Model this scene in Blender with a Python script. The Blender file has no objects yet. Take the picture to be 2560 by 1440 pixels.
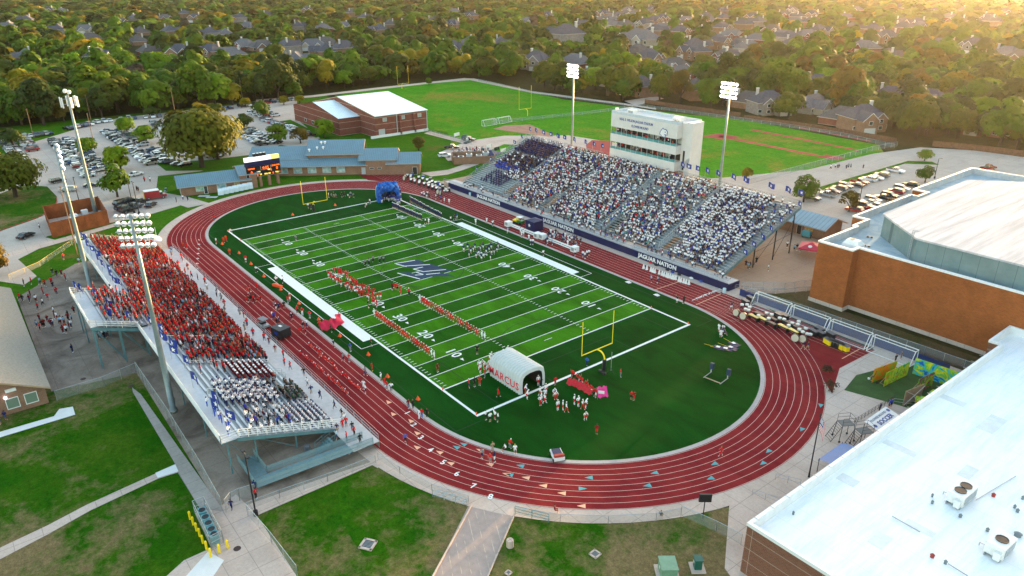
import bpy, bmesh, math, random
import numpy as np
from mathutils import Vector, Matrix
random.seed(11); rng = np.random.default_rng(11)
S = bpy.context.scene; COL = S.collection
rad = math.radians
# ---------------------------------------------------------------- camera
CP = np.array([130.913, -77.633, 60.543]); YAW, PIT, ROL, FPX = 2.47384657, -.40650758, -.00471333, 1814.80
_f = np.array([math.cos(PIT)*math.cos(YAW), math.cos(PIT)*math.sin(YAW), math.sin(PIT)])
_r0 = np.array([math.sin(YAW), -math.cos(YAW), 0]); _u0 = np.cross(_r0, _f)
_r = math.cos(ROL)*_r0+math.sin(ROL)*_u0; _u = -math.sin(ROL)*_r0+math.cos(ROL)*_u0
cd = bpy.data.cameras.new('camera'); cam = bpy.data.objects.new('camera', cd); COL.objects.link(cam)
cd.sensor_width = 36; cd.lens = FPX/2560*36; cd.clip_start = .5; cd.clip_end = 30000
cam.matrix_world = Matrix(((_r[0], _u[0], -_f[0], CP[0]), (_r[1], _u[1], -_f[1], CP[1]), (_r[2], _u[2], -_f[2], CP[2]), (0, 0, 0, 1)))
S.camera = cam
RM = np.array([_r, _u, _f])
def ray(px, py): return np.array([(px-1280)/FPX, (720-py)/FPX, 1.])@RM
def G(px, py, z=0):                       # a point of the photograph on a level plane, in metres
    d = ray(px, py); return Vector(CP+(z-CP[2])/d[2]*d)
def GY(px, py, y):
    d = ray(px, py); return Vector(CP+(y-CP[1])/d[1]*d)
def cdist(x, y, z=0): return math.sqrt((x-CP[0])**2+(y-CP[1])**2+(z-CP[2])**2)
# ---------------------------------------------------------------- light: very low sun beyond the upper right, everything below in open shade
SUN_AZ, SUN_EL = rad(103), rad(2.9)       # azimuth from +X
W = bpy.data.worlds.new('World'); S.world = W; W.use_nodes = True
wn = W.node_tree.nodes; wl = W.node_tree.links
bg = wn['Background']; sky = wn.new('ShaderNodeTexSky'); sky.sky_type = 'NISHITA'; sky.sun_disc = False
sky.sun_elevation = SUN_EL; sky.sun_rotation = rad(90)-SUN_AZ; sky.altitude = 150; sky.dust_density = 1.9; sky.ozone_density = 1.0
wl.new(sky.outputs[0], bg.inputs[0]); bg.inputs[1].default_value = .15
sd = bpy.data.lights.new('sun', 'SUN'); so = bpy.data.objects.new('sun', sd); COL.objects.link(so)
sd.energy = 2.1; sd.angle = rad(.5); sd.color = (1, .66, .30)
so.rotation_euler = Vector((math.cos(SUN_EL)*math.cos(SUN_AZ), math.cos(SUN_EL)*math.sin(SUN_AZ), math.sin(SUN_EL))).to_track_quat('Z', 'Y').to_euler()
S.view_settings.view_transform = 'Standard'; S.view_settings.look = 'None'; S.view_settings.exposure = 3.55; S.view_settings.gamma = 1
S.render.engine = 'CYCLES'; cy = S.cycles
cy.max_bounces = 6; cy.diffuse_bounces = 3; cy.glossy_bounces = 2; cy.transmission_bounces = 3; cy.transparent_max_bounces = 12; cy.volume_bounces = 0
cy.sample_clamp_indirect = 4; cy.use_denoising = True; cy.caustics_reflective = False; cy.caustics_refractive = False
# ---------------------------------------------------------------- materials
def s2l(c):
    return tuple((v/12.92 if v <= .04045 else ((v+.055)/1.055)**2.4) for v in c)
MATS = {}
def mat(name, col, rough=.8, var=0, vs=1., col2=None, metal=0, spec=.3, emit=0, ecol=None, coord='Object', detail=4):
    if name in MATS: return MATS[name]
    m = bpy.data.materials.new(name); m.use_nodes = True; n = m.node_tree.nodes; l = m.node_tree.links
    b = n['Principled BSDF']; b.inputs['Roughness'].default_value = rough; b.inputs['Metallic'].default_value = metal
    b.inputs['Specular IOR Level'].default_value = spec; b.inputs['Base Color'].default_value = (*col, 1)
    if var or col2:
        tc = n.new('ShaderNodeTexCoord'); no = n.new('ShaderNodeTexNoise'); no.inputs['Scale'].default_value = vs; no.inputs['Detail'].default_value = detail; no.inputs['Roughness'].default_value = .65
        l.new(tc.outputs[coord], no.inputs['Vector'])
        rp = n.new('ShaderNodeValToRGB'); rp.color_ramp.elements[0].position = .35; rp.color_ramp.elements[1].position = .65
        c2 = col2 or tuple(v*(1-var) for v in col)
        rp.color_ramp.elements[0].color = (*c2, 1); rp.color_ramp.elements[1].color = (*col, 1)
        l.new(no.outputs['Fac'], rp.inputs['Fac']); l.new(rp.outputs['Color'], b.inputs['Base Color'])
    if emit:
        b.inputs['Emission Color'].default_value = (*(ecol or col), 1); b.inputs['Emission Strength'].default_value = emit
    MATS[name] = m; return m
class NT:                                  # small node helper
    def __init__(s, name):
        s.m = bpy.data.materials.new(name); s.m.use_nodes = True; s.n = s.m.node_tree.nodes; s.l = s.m.node_tree.links
        s.b = s.n['Principled BSDF']; MATS[name] = s.m
        s.b.inputs['Roughness'].default_value = .95; s.b.inputs['Specular IOR Level'].default_value = .02
        s.tc = s.n.new('ShaderNodeTexCoord')
    def noise(s, scale, detail=4, vec=None, rough=.6, dist=0):
        o = s.n.new('ShaderNodeTexNoise'); o.inputs['Scale'].default_value = scale; o.inputs['Detail'].default_value = detail; o.inputs['Roughness'].default_value = rough; o.inputs['Distortion'].default_value = dist
        s.l.new(vec or s.tc.outputs['Object'], o.inputs['Vector']); return o.outputs['Fac']
    def ramp(s, fac, stops):
        o = s.n.new('ShaderNodeValToRGB'); e = o.color_ramp.elements
        while len(e) < len(stops): e.new(.5)
        for k, (p, c) in enumerate(stops):
            e[k].position = p; e[k].color = (*(c if isinstance(c, tuple) else (c, c, c)), 1)
        s.l.new(fac, o.inputs['Fac']); return o.outputs['Color']
    def math(s, op, a, b=None, clamp=False):
        o = s.n.new('ShaderNodeMath'); o.operation = op; o.use_clamp = clamp
        for k, v in enumerate((a, b)):
            if v is None: continue
            if isinstance(v, (int, float)): o.inputs[k].default_value = v
            else: s.l.new(v, o.inputs[k])
        return o.outputs[0]
    def mix(s, fac, a, b, mode='MIX'):
        o = s.n.new('ShaderNodeMixRGB'); o.blend_type = mode
        for k, v in enumerate((fac, a, b)):
            if isinstance(v, (int, float)): o.inputs[k].default_value = v
            elif isinstance(v, tuple): o.inputs[k].default_value = (*v, 1)
            else: s.l.new(v, o.inputs[k])
        return o.outputs[0]
    def sep(s, vec=None):
        o = s.n.new('ShaderNodeSeparateXYZ'); s.l.new(vec or s.tc.outputs['Object'], o.inputs[0]); return o.outputs
    def comb(s, x, y, z):
        o = s.n.new('ShaderNodeCombineXYZ')
        for k, v in enumerate((x, y, z)):
            if isinstance(v, (int, float)): o.inputs[k].default_value = v
            else: s.l.new(v, o.inputs[k])
        return o.outputs[0]
    def out(s, col, bump=None, strength=.3, dist=.02):
        s.l.new(col, s.b.inputs['Base Color'])
        if bump is not None:
            o = s.n.new('ShaderNodeBump'); o.inputs['Strength'].default_value = strength; o.inputs['Distance'].default_value = dist
            s.l.new(bump, o.inputs['Height']); s.l.new(o.outputs[0], s.b.inputs['Normal'])
        return s.m
def grass_mat(name, g1, g2, dry, dryamt, ps=.05, fs=1.5):
    t = NT(name); a = t.noise(ps, 6, dist=.6); f = t.noise(fs, 5, rough=.8); m = t.noise(ps*5, 5, rough=.7)
    base = t.mix(t.ramp(m, [(.38, 0.), (.62, 1.)]), g1, g2)
    k = t.math('ADD', t.math('MULTIPLY', a, .7), t.math('MULTIPLY', m, .3))
    k = t.math('ADD', k, t.math('MULTIPLY', t.math('SUBTRACT', t.noise(ps*22, 5, rough=.75), .5), .22)); base = t.mix(t.ramp(k, [(1-dryamt-.05, 0.), (1-dryamt+.05, .92)]), base, dry)
    c = t.mix(1, base, t.ramp(f, [(.3, .62), (.7, 1.3)]), 'MULTIPLY'); f2 = t.noise(fs*5, 3, None, .8); c = t.mix(1, c, t.ramp(f2, [(.3, .72), (.7, 1.25)]), 'MULTIPLY')
    return t.out(c, f, .5, .05)
def brick_mat(name, c1, c2, mort, sc=1., band=None):
    t = NT(name); x, y, z = t.sep(); u = t.math('ADD', x, y)
    br = t.n.new('ShaderNodeTexBrick'); t.l.new(t.comb(u, z, 0), br.inputs['Vector'])
    br.inputs['Color1'].default_value = (*c1, 1); br.inputs['Color2'].default_value = (*c2, 1); br.inputs['Mortar'].default_value = (*mort, 1)
    br.inputs['Scale'].default_value = sc; br.inputs['Brick Width'].default_value = .42; br.inputs['Row Height'].default_value = .2; br.inputs['Mortar Size'].default_value = .018
    c = t.mix(1, br.outputs['Color'], t.ramp(t.noise(.5, 5), [(.3, .82), (.7, 1.1)]), 'MULTIPLY')
    if band:                               # pale courses every band metres
        fr = t.math('FRACT', t.math('DIVIDE', z, band)); c = t.mix(t.math('LESS_THAN', fr, .05), c, (.42, .33, .27))
    return t.out(c, br.outputs['Fac'], .2, .01)
def conc_mat(name, c, stain, joint=4., st=.5):
    t = NT(name); a = t.noise(.12, 6, dist=1.); b = t.noise(2.5, 5, rough=.75)
    col = t.mix(t.ramp(a, [(.42, 0.), (.68, st)]), c, stain)
    col = t.mix(1, col, t.ramp(b, [(.3, .86), (.7, 1.08)]), 'MULTIPLY')
    if joint:
        x, y, z = t.sep(); g = t.math('MINIMUM', t.math('ABSOLUTE', t.math('SUBTRACT', t.math('FRACT', t.math('DIVIDE', x, joint)), .5)), t.math('ABSOLUTE', t.math('SUBTRACT', t.math('FRACT', t.math('DIVIDE', y, joint)), .5)))
        col = t.mix(t.math('MULTIPLY', t.math('LESS_THAN', g, .035/joint), .45), col, (.08, .075, .07))
    return t.out(col, b, .15, .01)
def seam_mat(name, c, pitch=.5, axis='u', rough=.45, metal=.0, spec=.4):     # standing-seam metal roof, seams run down the slope (UV: u along the eave)
    t = NT(name); o = t.n.new('ShaderNodeUVMap'); x = t.sep(o.outputs[0])[0]
    fr = t.math('FRACT', t.math('DIVIDE', x, pitch)); k = t.math('LESS_THAN', fr, .16)
    col = t.mix(k, c, tuple(v*.62 for v in c)); col = t.mix(1, col, t.ramp(t.noise(.4, 4), [(.3, .9), (.7, 1.06)]), 'MULTIPLY')
    t.b.inputs['Roughness'].default_value = rough; t.b.inputs['Metallic'].default_value = metal; t.b.inputs['Specular IOR Level'].default_value = spec
    return t.out(col, k, .4, .03)
def mesh_mat(name, c, dens):               # woven wire seen from afar: partly open
    m = bpy.data.materials.new(name); m.use_nodes = True; n = m.node_tree.nodes; l = m.node_tree.links
    b = n['Principled BSDF']; b.inputs['Base Color'].default_value = (*c, 1); b.inputs['Roughness'].default_value = .6
    t = n.new('ShaderNodeBsdfTransparent'); x = n.new('ShaderNodeMixShader'); x.inputs[0].default_value = dens
    l.new(t.outputs[0], x.inputs[1]); l.new(b.outputs[0], x.inputs[2]); l.new(x.outputs[0], n['Material Output'].inputs[0]); MATS[name] = m; return m
def attr_mat(name, rough=.8, spec=.2, transl=0, vary=0):
    t = NT(name); a = t.n.new('ShaderNodeAttribute'); a.attribute_name = 'Col'; c = a.outputs['Color']
    t.b.inputs['Roughness'].default_value = rough; t.b.inputs['Specular IOR Level'].default_value = spec
    if vary:
        oi = t.n.new('ShaderNodeObjectInfo'); c = t.mix(1, c, t.ramp(oi.outputs['Random'], [(0, (1-vary, 1-vary, 1-vary)), (.5, (1., 1., 1.)), (1, (1+vary*1.6, 1+vary*.5, 1-vary*.4))]), 'MULTIPLY')
    t.l.new(c, t.b.inputs['Base Color'])
    if transl:
        tr = t.n.new('ShaderNodeBsdfTranslucent'); t.l.new(c, tr.inputs[0]); mx = t.n.new('ShaderNodeMixShader'); mx.inputs[0].default_value = transl
        t.l.new(t.b.outputs[0], mx.inputs[1]); t.l.new(tr.outputs[0], mx.inputs[2]); t.l.new(mx.outputs[0], t.n['Material Output'].inputs[0])
    return t.m
# ---------------------------------------------------------------- mesh helpers
class MB:
    def __init__(s): s.v = []; s.f = []; s.m = []; s.mats = []; s.uv = {}; s.c = None; s.cur = None
    def mi(s, m):
        m = m or s.cur
        if m not in s.mats: s.mats.append(m)
        return s.mats.index(m)
    def add(s, vs, fs, m=None, M=None):
        b = len(s.v)
        if M is not None: vs = [M@Vector(v) for v in vs]
        s.v += [tuple(v) for v in vs]; k = s.mi(m)
        for f in fs: s.f.append(tuple(b+i for i in f)); s.m.append(k)
        return s
    def poly(s, pts, m=None, z=None):
        pts = [tuple(p) if z is None else (p[0], p[1], z) for p in pts]
        return s.add(pts, [range(len(pts))], m)
    def roof(s, a, b, c, d, m=None):       # quad a-b along the eave, uv in metres
        s.add([a, b, c, d], [(0, 1, 2, 3)], m); a, b, c, d = map(Vector, (a, b, c, d)); u = (b-a).normalized()
        s.uv[len(s.f)-1] = [((p-a).dot(u), ((p-a)-u*(p-a).dot(u)).length) for p in (a, b, c, d)]; return s
    def box(s, c, d, rz=0, m=None, M=None):
        x, y, z = d[0]/2, d[1]/2, d[2]/2
        vs = [(i*x, j*y, k*z) for k in (-1, 1) for i, j in ((-1, -1), (1, -1), (1, 1), (-1, 1))]
        T = Matrix.Translation(c)@Matrix.Rotation(rz, 4, 'Z')
        if M is not None: T = M@T
        return s.add(vs, [(3, 2, 1, 0), (4, 5, 6, 7), (0, 1, 5, 4), (1, 2, 6, 5), (2, 3, 7, 6), (3, 0, 4, 7)], m, T)
    def b2(s, a, b, m=None): return s.box([(a[i]+b[i])/2 for i in range(3)], [abs(b[i]-a[i]) for i in range(3)], 0, m)
    def prism(s, poly, z0, z1, m=None, M=None, cap=True):
        n = len(poly); vs = [(p[0], p[1], z0) for p in poly]+[(p[0], p[1], z1) for p in poly]
        fs = [(i, (i+1) % n, n+(i+1) % n, n+i) for i in range(n)]
        if cap: fs += [tuple(range(n-1, -1, -1)), tuple(range(n, 2*n))]
        return s.add(vs, fs, m, M)
    def tube(s, p, q, r, n=5, r2=None, m=None, M=None):
        p, q = Vector(p), Vector(q); d = q-p
        if d.length < 1e-6: return s
        qt = d.to_track_quat('Z', 'Y').to_matrix(); r2 = r if r2 is None else r2; vs = []
        for e, R in ((p, r), (q, r2)):
            vs += [e+qt@Vector((R*math.cos(t), R*math.sin(t), 0)) for t in (2*math.pi*i/n for i in range(n))]
        return s.add(vs, [(i, (i+1) % n, n+(i+1) % n, n+i) for i in range(n)]+[tuple(range(n-1, -1, -1)), tuple(range(n, 2*n))], m, M)
    def path(s, pts, r, n=5, m=None, M=None):
        for a, b in zip(pts, pts[1:]): s.tube(a, b, r, n, None, m, M)
        return s
    def lathe(s, prof, n=10, m=None, M=None):
        vs = []; k = len(prof)
        for r, z in prof: vs += [(r*math.cos(2*math.pi*i/n), r*math.sin(2*math.pi*i/n), z) for i in range(n)]
        fs = [(j*n+i, j*n+(i+1) % n, (j+1)*n+(i+1) % n, (j+1)*n+i) for j in range(k-1) for i in range(n)]
        fs += [tuple(range(n-1, -1, -1)), tuple(range((k-1)*n, k*n))]
        return s.add(vs, fs, m, M)
    def mesh(s, name):
        me = bpy.data.meshes.new(name); me.from_pydata(s.v, [], s.f)
        for m in s.mats: me.materials.append(m)
        me.polygons.foreach_set('material_index', s.m)
        if s.uv:
            u = me.uv_layers.new(name='UVMap')
            for p in me.polygons:
                if p.index in s.uv:
                    for li, t in zip(p.loop_indices, s.uv[p.index]): u.data[li].uv = t
        if s.c is not None:
            at = me.attributes.new('Col', 'FLOAT_COLOR', 'FACE'); at.data.foreach_set('color', np.array(s.c, dtype=np.float32).ravel())
        me.update(); return me
    def build(s, name, parent=None, smooth=False):
        me = s.mesh(name)
        if smooth: me.polygons.foreach_set('use_smooth', [True]*len(me.polygons))
        return link(name, me, parent)
def link(name, me, parent=None):
    o = bpy.data.objects.new(name, me); COL.objects.link(o)
    if parent: o.parent = parent
    return o
def tag(o, label, cat, group=None):
    o['label'] = label; o['category'] = cat
    if group: o['group'] = group
    return o
def thing(name, label, cat, loc=(0, 0, 0), rz=0, group=None):
    o = bpy.data.objects.new(name, None); o.empty_display_size = .5; COL.objects.link(o); o.location = loc; o.rotation_euler = (0, 0, rz)
    return tag(o, label, cat, group)
def struct(o): o['kind'] = 'structure'; return o
def dup(root, loc, rz, label, sc=None):
    kids = {}
    for o in list(root.children): kids[o] = list(o.children)
    r = root.copy(); COL.objects.link(r); r.location = loc; r.rotation_euler = (0, 0, rz); r['label'] = label
    if sc is not None: r.scale = (sc, sc, sc) if not isinstance(sc, tuple) else sc
    for ch, gs in kids.items():
        c = ch.copy(); COL.objects.link(c); c.parent = r
        for g in gs: d = g.copy(); COL.objects.link(d); d.parent = c
    return r
ORD = 'first second third fourth fifth sixth seventh eighth ninth tenth eleventh twelfth'.split()
def nth(i):
    if i < 12: return ORD[i]
    k = i+1; return '%d%s' % (k, 'th' if 10 <= k % 100 <= 20 else {1: 'st', 2: 'nd', 3: 'rd'}.get(k % 10, 'th'))
def text(name, body, size, M, m, parent=None, ext=.02, off=0, align='CENTER', sx=1, shear=0, sp=1.):
    c = bpy.data.curves.new(name, 'FONT'); c.body = body; c.size = size; c.extrude = ext; c.offset = off; c.align_x = align; c.align_y = 'CENTER'; c.resolution_u = 2; c.shear = shear
    c.space_character = sp; c.materials.append(m); t = bpy.data.objects.new('tmp', c); me = bpy.data.meshes.new_from_object(t); bpy.data.objects.remove(t); bpy.data.curves.remove(c)
    o = link(name, me, parent); o.matrix_local = M@Matrix.Diagonal((sx, 1, 1, 1)); return o
def TR(x, y, z, rz=0, rx=0): return Matrix.Translation((x, y, z))@Matrix.Rotation(rz, 4, 'Z')@Matrix.Rotation(rx, 4, 'X')
# palette
white = mat('white_paint', (.72, .72, .70), .5, .12, 3.); steel = mat('galvanised_steel', (.36, .40, .42), .4, .2, 2., metal=.5)
alu = mat('aluminium', (.52, .56, .58), .38, .15, 1.5, metal=.35); dark = mat('black_metal', (.02, .021, .024), .5, .3, 2.)
navy = mat('navy_paint', (.005, .010, .065), .5, .25, .8); yellow = mat('yellow_paint', (.80, .58, .01), .4, .1, 2.)
orange = mat('orange_plastic', (.85, .10, .02), .5, .1, 3.); redm = mat('red_fabric', (.55, .02, .03), .8, .3, 4.); blue = mat('blue_fabric', (.02, .07, .38), .75, .25, 4.)
glassd = mat('dark_glass', (.03, .045, .05), .12, .4, .6, spec=.8); tealst = mat('teal_steel', (.10, .21, .23), .5, .25, 1.)
chain = mesh_mat('chain_link', (.30, .33, .34), .30); netm = mesh_mat('goal_net', (.6, .62, .62), .10)
wood = mat('wood_fence_boards', (.15, .075, .045), .9, .4, 1.2); tan_ = mat('tan_wood', (.42, .30, .19), .8, .25, 2.)
concrete = conc_mat('concrete', (.28, .25, .23), (.16, .135, .12), 3.5); conc_light = conc_mat('pale_concrete', (.50, .405, .345), (.34, .27, .225), 3.0)
conc_brown = conc_mat('brown_concrete', (.36, .255, .185), (.25, .17, .12), 4.5); conc_plaza = conc_mat('plaza_concrete', (.30, .245, .198), (.10, .078, .062), 5., .9)
road = conc_mat('lot_concrete', (.43, .375, .325), (.32, .275, .24), 5.); redtrim = mat('red_trim', (.35, .05, .04), .7, .2, 2.)
brick = brick_mat('orange_brick', (.30, .088, .026), (.24, .066, .021), (.25, .11, .05)); brick2 = brick_mat('red_brick', (.22, .062, .045), (.17, .05, .036), (.2, .12, .1), band=2.6)
brick3 = brick_mat('tan_brick', (.26, .145, .09), (.21, .115, .075), (.26, .18, .14))
roofblue = seam_mat('blue_grey_metal_roof', (.10, .19, .24), .6); roofwhite = seam_mat('white_metal_roof', (.62, .72, .76), .9, rough=.4)
stucco = mat('pale_stucco', (.62, .59, .56), .85, .1, .6)
# ================================================================ setting: ground, lawns, turf, track, pavements
def sheet(name, pts, m, z, px=False):
    b = MB(); b.poly([G(*p) for p in pts] if px else pts, m, z); return struct(b.build(name))
g_sub = grass_mat('suburb_ground', (.016, .024, .006), (.030, .030, .010), (.06, .05, .03), .35, .02, .4)
g_campus = grass_mat('campus_grass', (.024, .105, .003), (.050, .125, .005), (.12, .095, .025), .38, .045, 1.2)
g_dry = grass_mat('dry_lawn', (.013, .075, .002), (.042, .095, .005), (.175, .125, .062), .45, .030, 1.3)
g_prac = grass_mat('practice_grass', (.034, .180, .004), (.055, .215, .006), (.17, .165, .022), .44, .022, .7)
g_strip = grass_mat('strip_grass', (.020, .050, .005), (.045, .058, .010), (.085, .062, .034), .55, .09, 1.6)
b = MB(); b.poly([(-9000, -9000), (9000, -9000), (9000, 9000), (-9000, 9000)], g_sub, -.12); struct(b.build('ground'))
sheet('campus_lawn', [(-262, -118), (64, -118), (64, 96), (-262, 96)], g_campus, -.08)
sheet('bottom_lawn', [(-30, -160), (180, -160), (180, 0), (98, 0), (90, -14), (80, -30), (56, -41.5), (-20, -63)], g_dry, -.06)
sheet('arena_lawn', [(50, 43.6), (104, 43.6), (104, 53), (63.5, 53), (63.5, 80), (50, 75)], g_strip, -.05)
sheet('practice_field', [(-196, 88), (-252, 100), (-262, 135), (-268, 199), (-215, 195), (-160, 188), (-104, 199), (-62, 211), (0, 206), (14, 185), (9, 100), (-60, 74), (-82, 66), (-128, 92), (-137, 88)], g_prac, -.05)
sheet('parking_lot', [(-60, 425), (0, 392), (60, 362), (180, 326), (300, 294), (425, 280), (560, 264), (742, 246), (745, 300), (800, 345), (765, 372), (700, 362), (640, 395), (500, 428), (395, 440), (390, 478), (470, 492), (525, 508), (470, 519), (452, 513), (350, 543), (280, 556), (118, 590), (40, 642), (-120, 690), (-160, 500)], road, -.03, True)
sheet('lot_island', [(-100, 520), (60, 462), (118, 466), (143, 492), (140, 512), (95, 545), (0, 578), (-120, 625)], g_dry, -.02, True)
sheet('oak_island', [(386, 405), (520, 400), (640, 385), (690, 372), (640, 398), (510, 426), (415, 427)], g_campus, -.02, True)
sheet('gym_verge', [(692, 304), (726, 299), (806, 338), (790, 344), (760, 332)], g_campus, -.02, True)
sheet('tree_island', [(255, 440), (330, 436), (322, 446), (270, 452)], g_dry, -.02, True)
sheet('service_road', [(-20, 700), (-20, 655), (110, 592), (140, 600), (45, 648), (92, 690), (60, 712)], road, -.025, True)
sheet('sidewalk', [(20, 632), (120, 604), (280, 560), (300, 553), (302, 559), (285, 567), (200, 592), (125, 614), (25, 641)], conc_light, -.02, True)
sheet('field_road', [(1100, 380), (1170, 352), (1260, 339), (1420, 338), (1560, 360), (1560, 380), (1400, 372), (1260, 360), (1180, 395), (1120, 402)], conc_light, -.03, True)
sheet('fieldhouse_path', [(1052, 432), (1120, 424), (1205, 396), (1230, 398), (1160, 424), (1120, 436), (1078, 441)], conc_light, -.02, True)
sheet('far_path', [(640, 249), (780, 238), (940, 219), (1080, 204), (1160, 195), (1185, 196), (1330, 228), (1560, 258), (1640, 270), (1640, 274), (1560, 262), (1330, 232), (1175, 200), (1080, 208), (940, 224), (780, 243), (640, 254)], conc_light, -.035, True)
sheet('gym_path', [(1060, 333), (1075, 328), (1180, 355), (1165, 360)], conc_light, -.03, True)
sheet('concourse', [(-62, 43.3), (50.2, 43.3), (57, 50), (64, 64), (64, 92), (46, 100), (20, 96), (-10, 92), (-62, 92)], conc_brown, -.025)
sheet('side_lot', [(-24, 92), (18, 92), (46, 88), (66, 88), (75, 140), (95, 260), (38, 236), (24, 222), (12, 214), (6, 190), (4, 150), (-8, 118)], road, -.03)
sheet('side_lot_verge', [(2046, 468), (2270, 402), (2330, 404), (2348, 412), (2290, 410), (2262, 409), (2056, 475)], g_campus, -.01, True)
sheet('infield_dirt', [(1232, 322), (1262, 314), (1325, 311), (1388, 339), (1372, 342)], mat('infield_dirt', (.33, .17, .12), .95, .3, .3), -.02, True)
sheet('jump_pad', [(1465, 362), (1480, 350), (1530, 352), (1530, 420), (1470, 400)], mat('red_pad', (.30, .030, .030), .9, .2, .5), -.02, True)
b = MB(); rp = MATS['red_pad']
for q in ([(1752, 340), (1800, 333), (1850, 342), (1800, 348)], [(2045, 392), (2065, 386), (2115, 393), (2095, 401)], [(1800, 338), (2060, 390), (2052, 393), (1795, 342)], [(1880, 322), (2150, 375), (2143, 377), (1874, 325)], [(2000, 318), (2180, 352), (2174, 354), (1996, 320)]): b.poly([G(*p) for p in q], rp, -.02)
struct(b.build('jump_runways'))
# stadium outlines
def oval(R, n=48, z=0):
    pts = [(49.5+R*math.cos(t), .4+R*math.sin(t), z) for t in (-math.pi/2+math.pi*i/n for i in range(n+1))]
    return pts+[(-46.5+(R-.3)*math.cos(t), .2+R*math.sin(t), z) for t in (math.pi/2+math.pi*i/n for i in range(n+1))]
def ring(b, R0, R1, m, z, z1=None):
    a, c = oval(R0, 48, z), oval(R1, 48, z if z1 is None else z1); n = len(a)
    b.add(a+c, [(i, n+i, n+(i+1) % n, (i+1) % n) for i in range(n)], m)
t = NT('turf'); x, y, z = t.sep(); ax = t.math('DIVIDE', t.math('ABSOLUTE', x), .9144); ay = t.math('ABSOLUTE', y)
k = t.math('MODULO', t.math('FLOOR', t.math('DIVIDE', t.math('SUBTRACT', 50., ax), 5.)), 2.)
inf = t.math('MULTIPLY', t.math('LESS_THAN', ax, 50.), t.math('LESS_THAN', ay, 24.4))
lite = t.math('MULTIPLY', inf, t.math('LESS_THAN', t.math('ABSOLUTE', k), .5))
st = t.comb(t.math('MULTIPLY', x, .35), y, 0); wear = t.noise(.22, 6, st, .7, .8); fine = t.noise(3.5, 4, None, .8)
c = t.mix(lite, t.mix(inf, (.003, .046, .004), (.012, .078, .004)), (.036, .148, .0045))
c = t.mix(1, c, t.ramp(wear, [(.32, .62), (.68, 1.28)]), 'MULTIPLY'); c = t.mix(1, c, t.ramp(fine, [(.25, .78), (.75, 1.2)]), 'MULTIPLY')
turf = t.out(c, fine, .4, .03); t.b.inputs['Roughness'].default_value = .85
b = MB(); b.poly(oval(31.1), turf, .004); struct(b.build('turf_field'))
b = MB(); ring(b, 31.05, 31.75, conc_mat('kerb_concrete', (.40, .36, .34), (.28, .25, .23), 0), .05); struct(b.build('track_kerb'))
t = NT('track_rubber'); a = t.noise(.18, 5, None, .6, .5); f = t.noise(6, 3, None, .8)
x, y, z = t.sep(); streak = t.noise(.9, 4, t.comb(t.math('MULTIPLY', x, .08), y, 0), .6)
c = t.mix(t.ramp(a, [(.35, 0.), (.65, 1.)]), (.215, .024, .024), (.160, .015, .019)); c = t.mix(1, c, t.ramp(streak, [(.3, .86), (.7, 1.12)]), 'MULTIPLY')
rubber = t.out(t.mix(1, c, t.ramp(f, [(.3, .88), (.7, 1.1)]), 'MULTIPLY'), f, .3, .01)
b = MB(); ring(b, 31.7, 40.9, rubber, .004)
b.poly([(49.5, 40.85), (54, 40.85), (62, 39), (73, 33), (80, 27), (85.0, 22.5), (81.5, 31.0), (82.0, 41.9), (49.5, 41.9)], rubber, .002)
b.poly([(-46.5, 41.2), (-95, 41.4), (-97, 30), (-78, 28), (-60, 38)], rubber, .002); struct(b.build('running_track'))
b = MB(); ring(b, 40.85, 43.3, conc_light, -.012); struct(b.build('track_apron'))
sheet('track_side_walk', [(-46, 40.6), (53, 40.6), (53, 43.4), (-56, 43.4)], conc_light, -.008)
sheet('right_plaza', [(83, 20), (80.5, 30), (81.5, 42.5), (50, 42.5), (50, 46.2), (104, 46.2), (104, -24), (97, -21), (91, -12), (90.5, 4)], conc_light, -.016)
sheet('art_lawn', [(85.6, 25), (84.4, 31), (85.8, 36), (89, 42), (97.5, 44), (97.5, 28.5), (92, 27)], mat('green_carpet', (.035, .085, .018), .95, .35, .5), -.006)
# markings on the turf
wl_ = mat('white_line', (.70, .72, .70), .8, .1, 2.); blk = mat('black_line', (.012, .03, .016), .9); Y = .9144; HW = 24.384
b = MB()
def strip(x0, y0, x1, y1, m=wl_, z=.012): b.poly([(x0, y0), (x1, y0), (x1, y1), (x0, y1)], m, z)
for yd in range(-50, 51, 5):
    w = .13 if abs(yd) == 50 else .075; strip(yd*Y-w, -HW, yd*Y+w, HW)
for s in (-1, 1):
    y0, y1 = sorted((s*HW, s*(HW+.42))); strip(-60*Y-.4, y0, 60*Y+.4, y1, wl_, .016)
    x0, x1 = sorted((s*60*Y, s*(60*Y+.5))); strip(x0, -HW-.42, x1, HW+.42, wl_, .02)
    y0, y1 = sorted((s*(HW+.42), s*(HW+2.25))); strip(-25*Y, y0, 25*Y, y1, wl_, .012)
    strip(-27.5*Y, s*28.2-.06, 27.5*Y, s*28.2+.06)
    for e in (-1, 1):
        y0, y1 = sorted((s*(HW+.42), s*28.2)); strip(e*27.5*Y-.06, y0, e*27.5*Y+.06, y1)
    strip(s*47*Y-.06, -.9, s*47*Y+.06, .9)
for yd in range(-49, 50):
    if yd % 5:
        for yc, h in ((-HW+.75, .32), (HW-.75, .32), (-8.13, .32), (8.13, .32)): strip(yd*Y-.06, yc-h, yd*Y+.06, yc+h, wl_, .014)
    else:
        for yc in (-8.13, 8.13): strip(yd*Y-.32, yc-.05, yd*Y+.32, yc+.05, wl_, .017)
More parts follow.
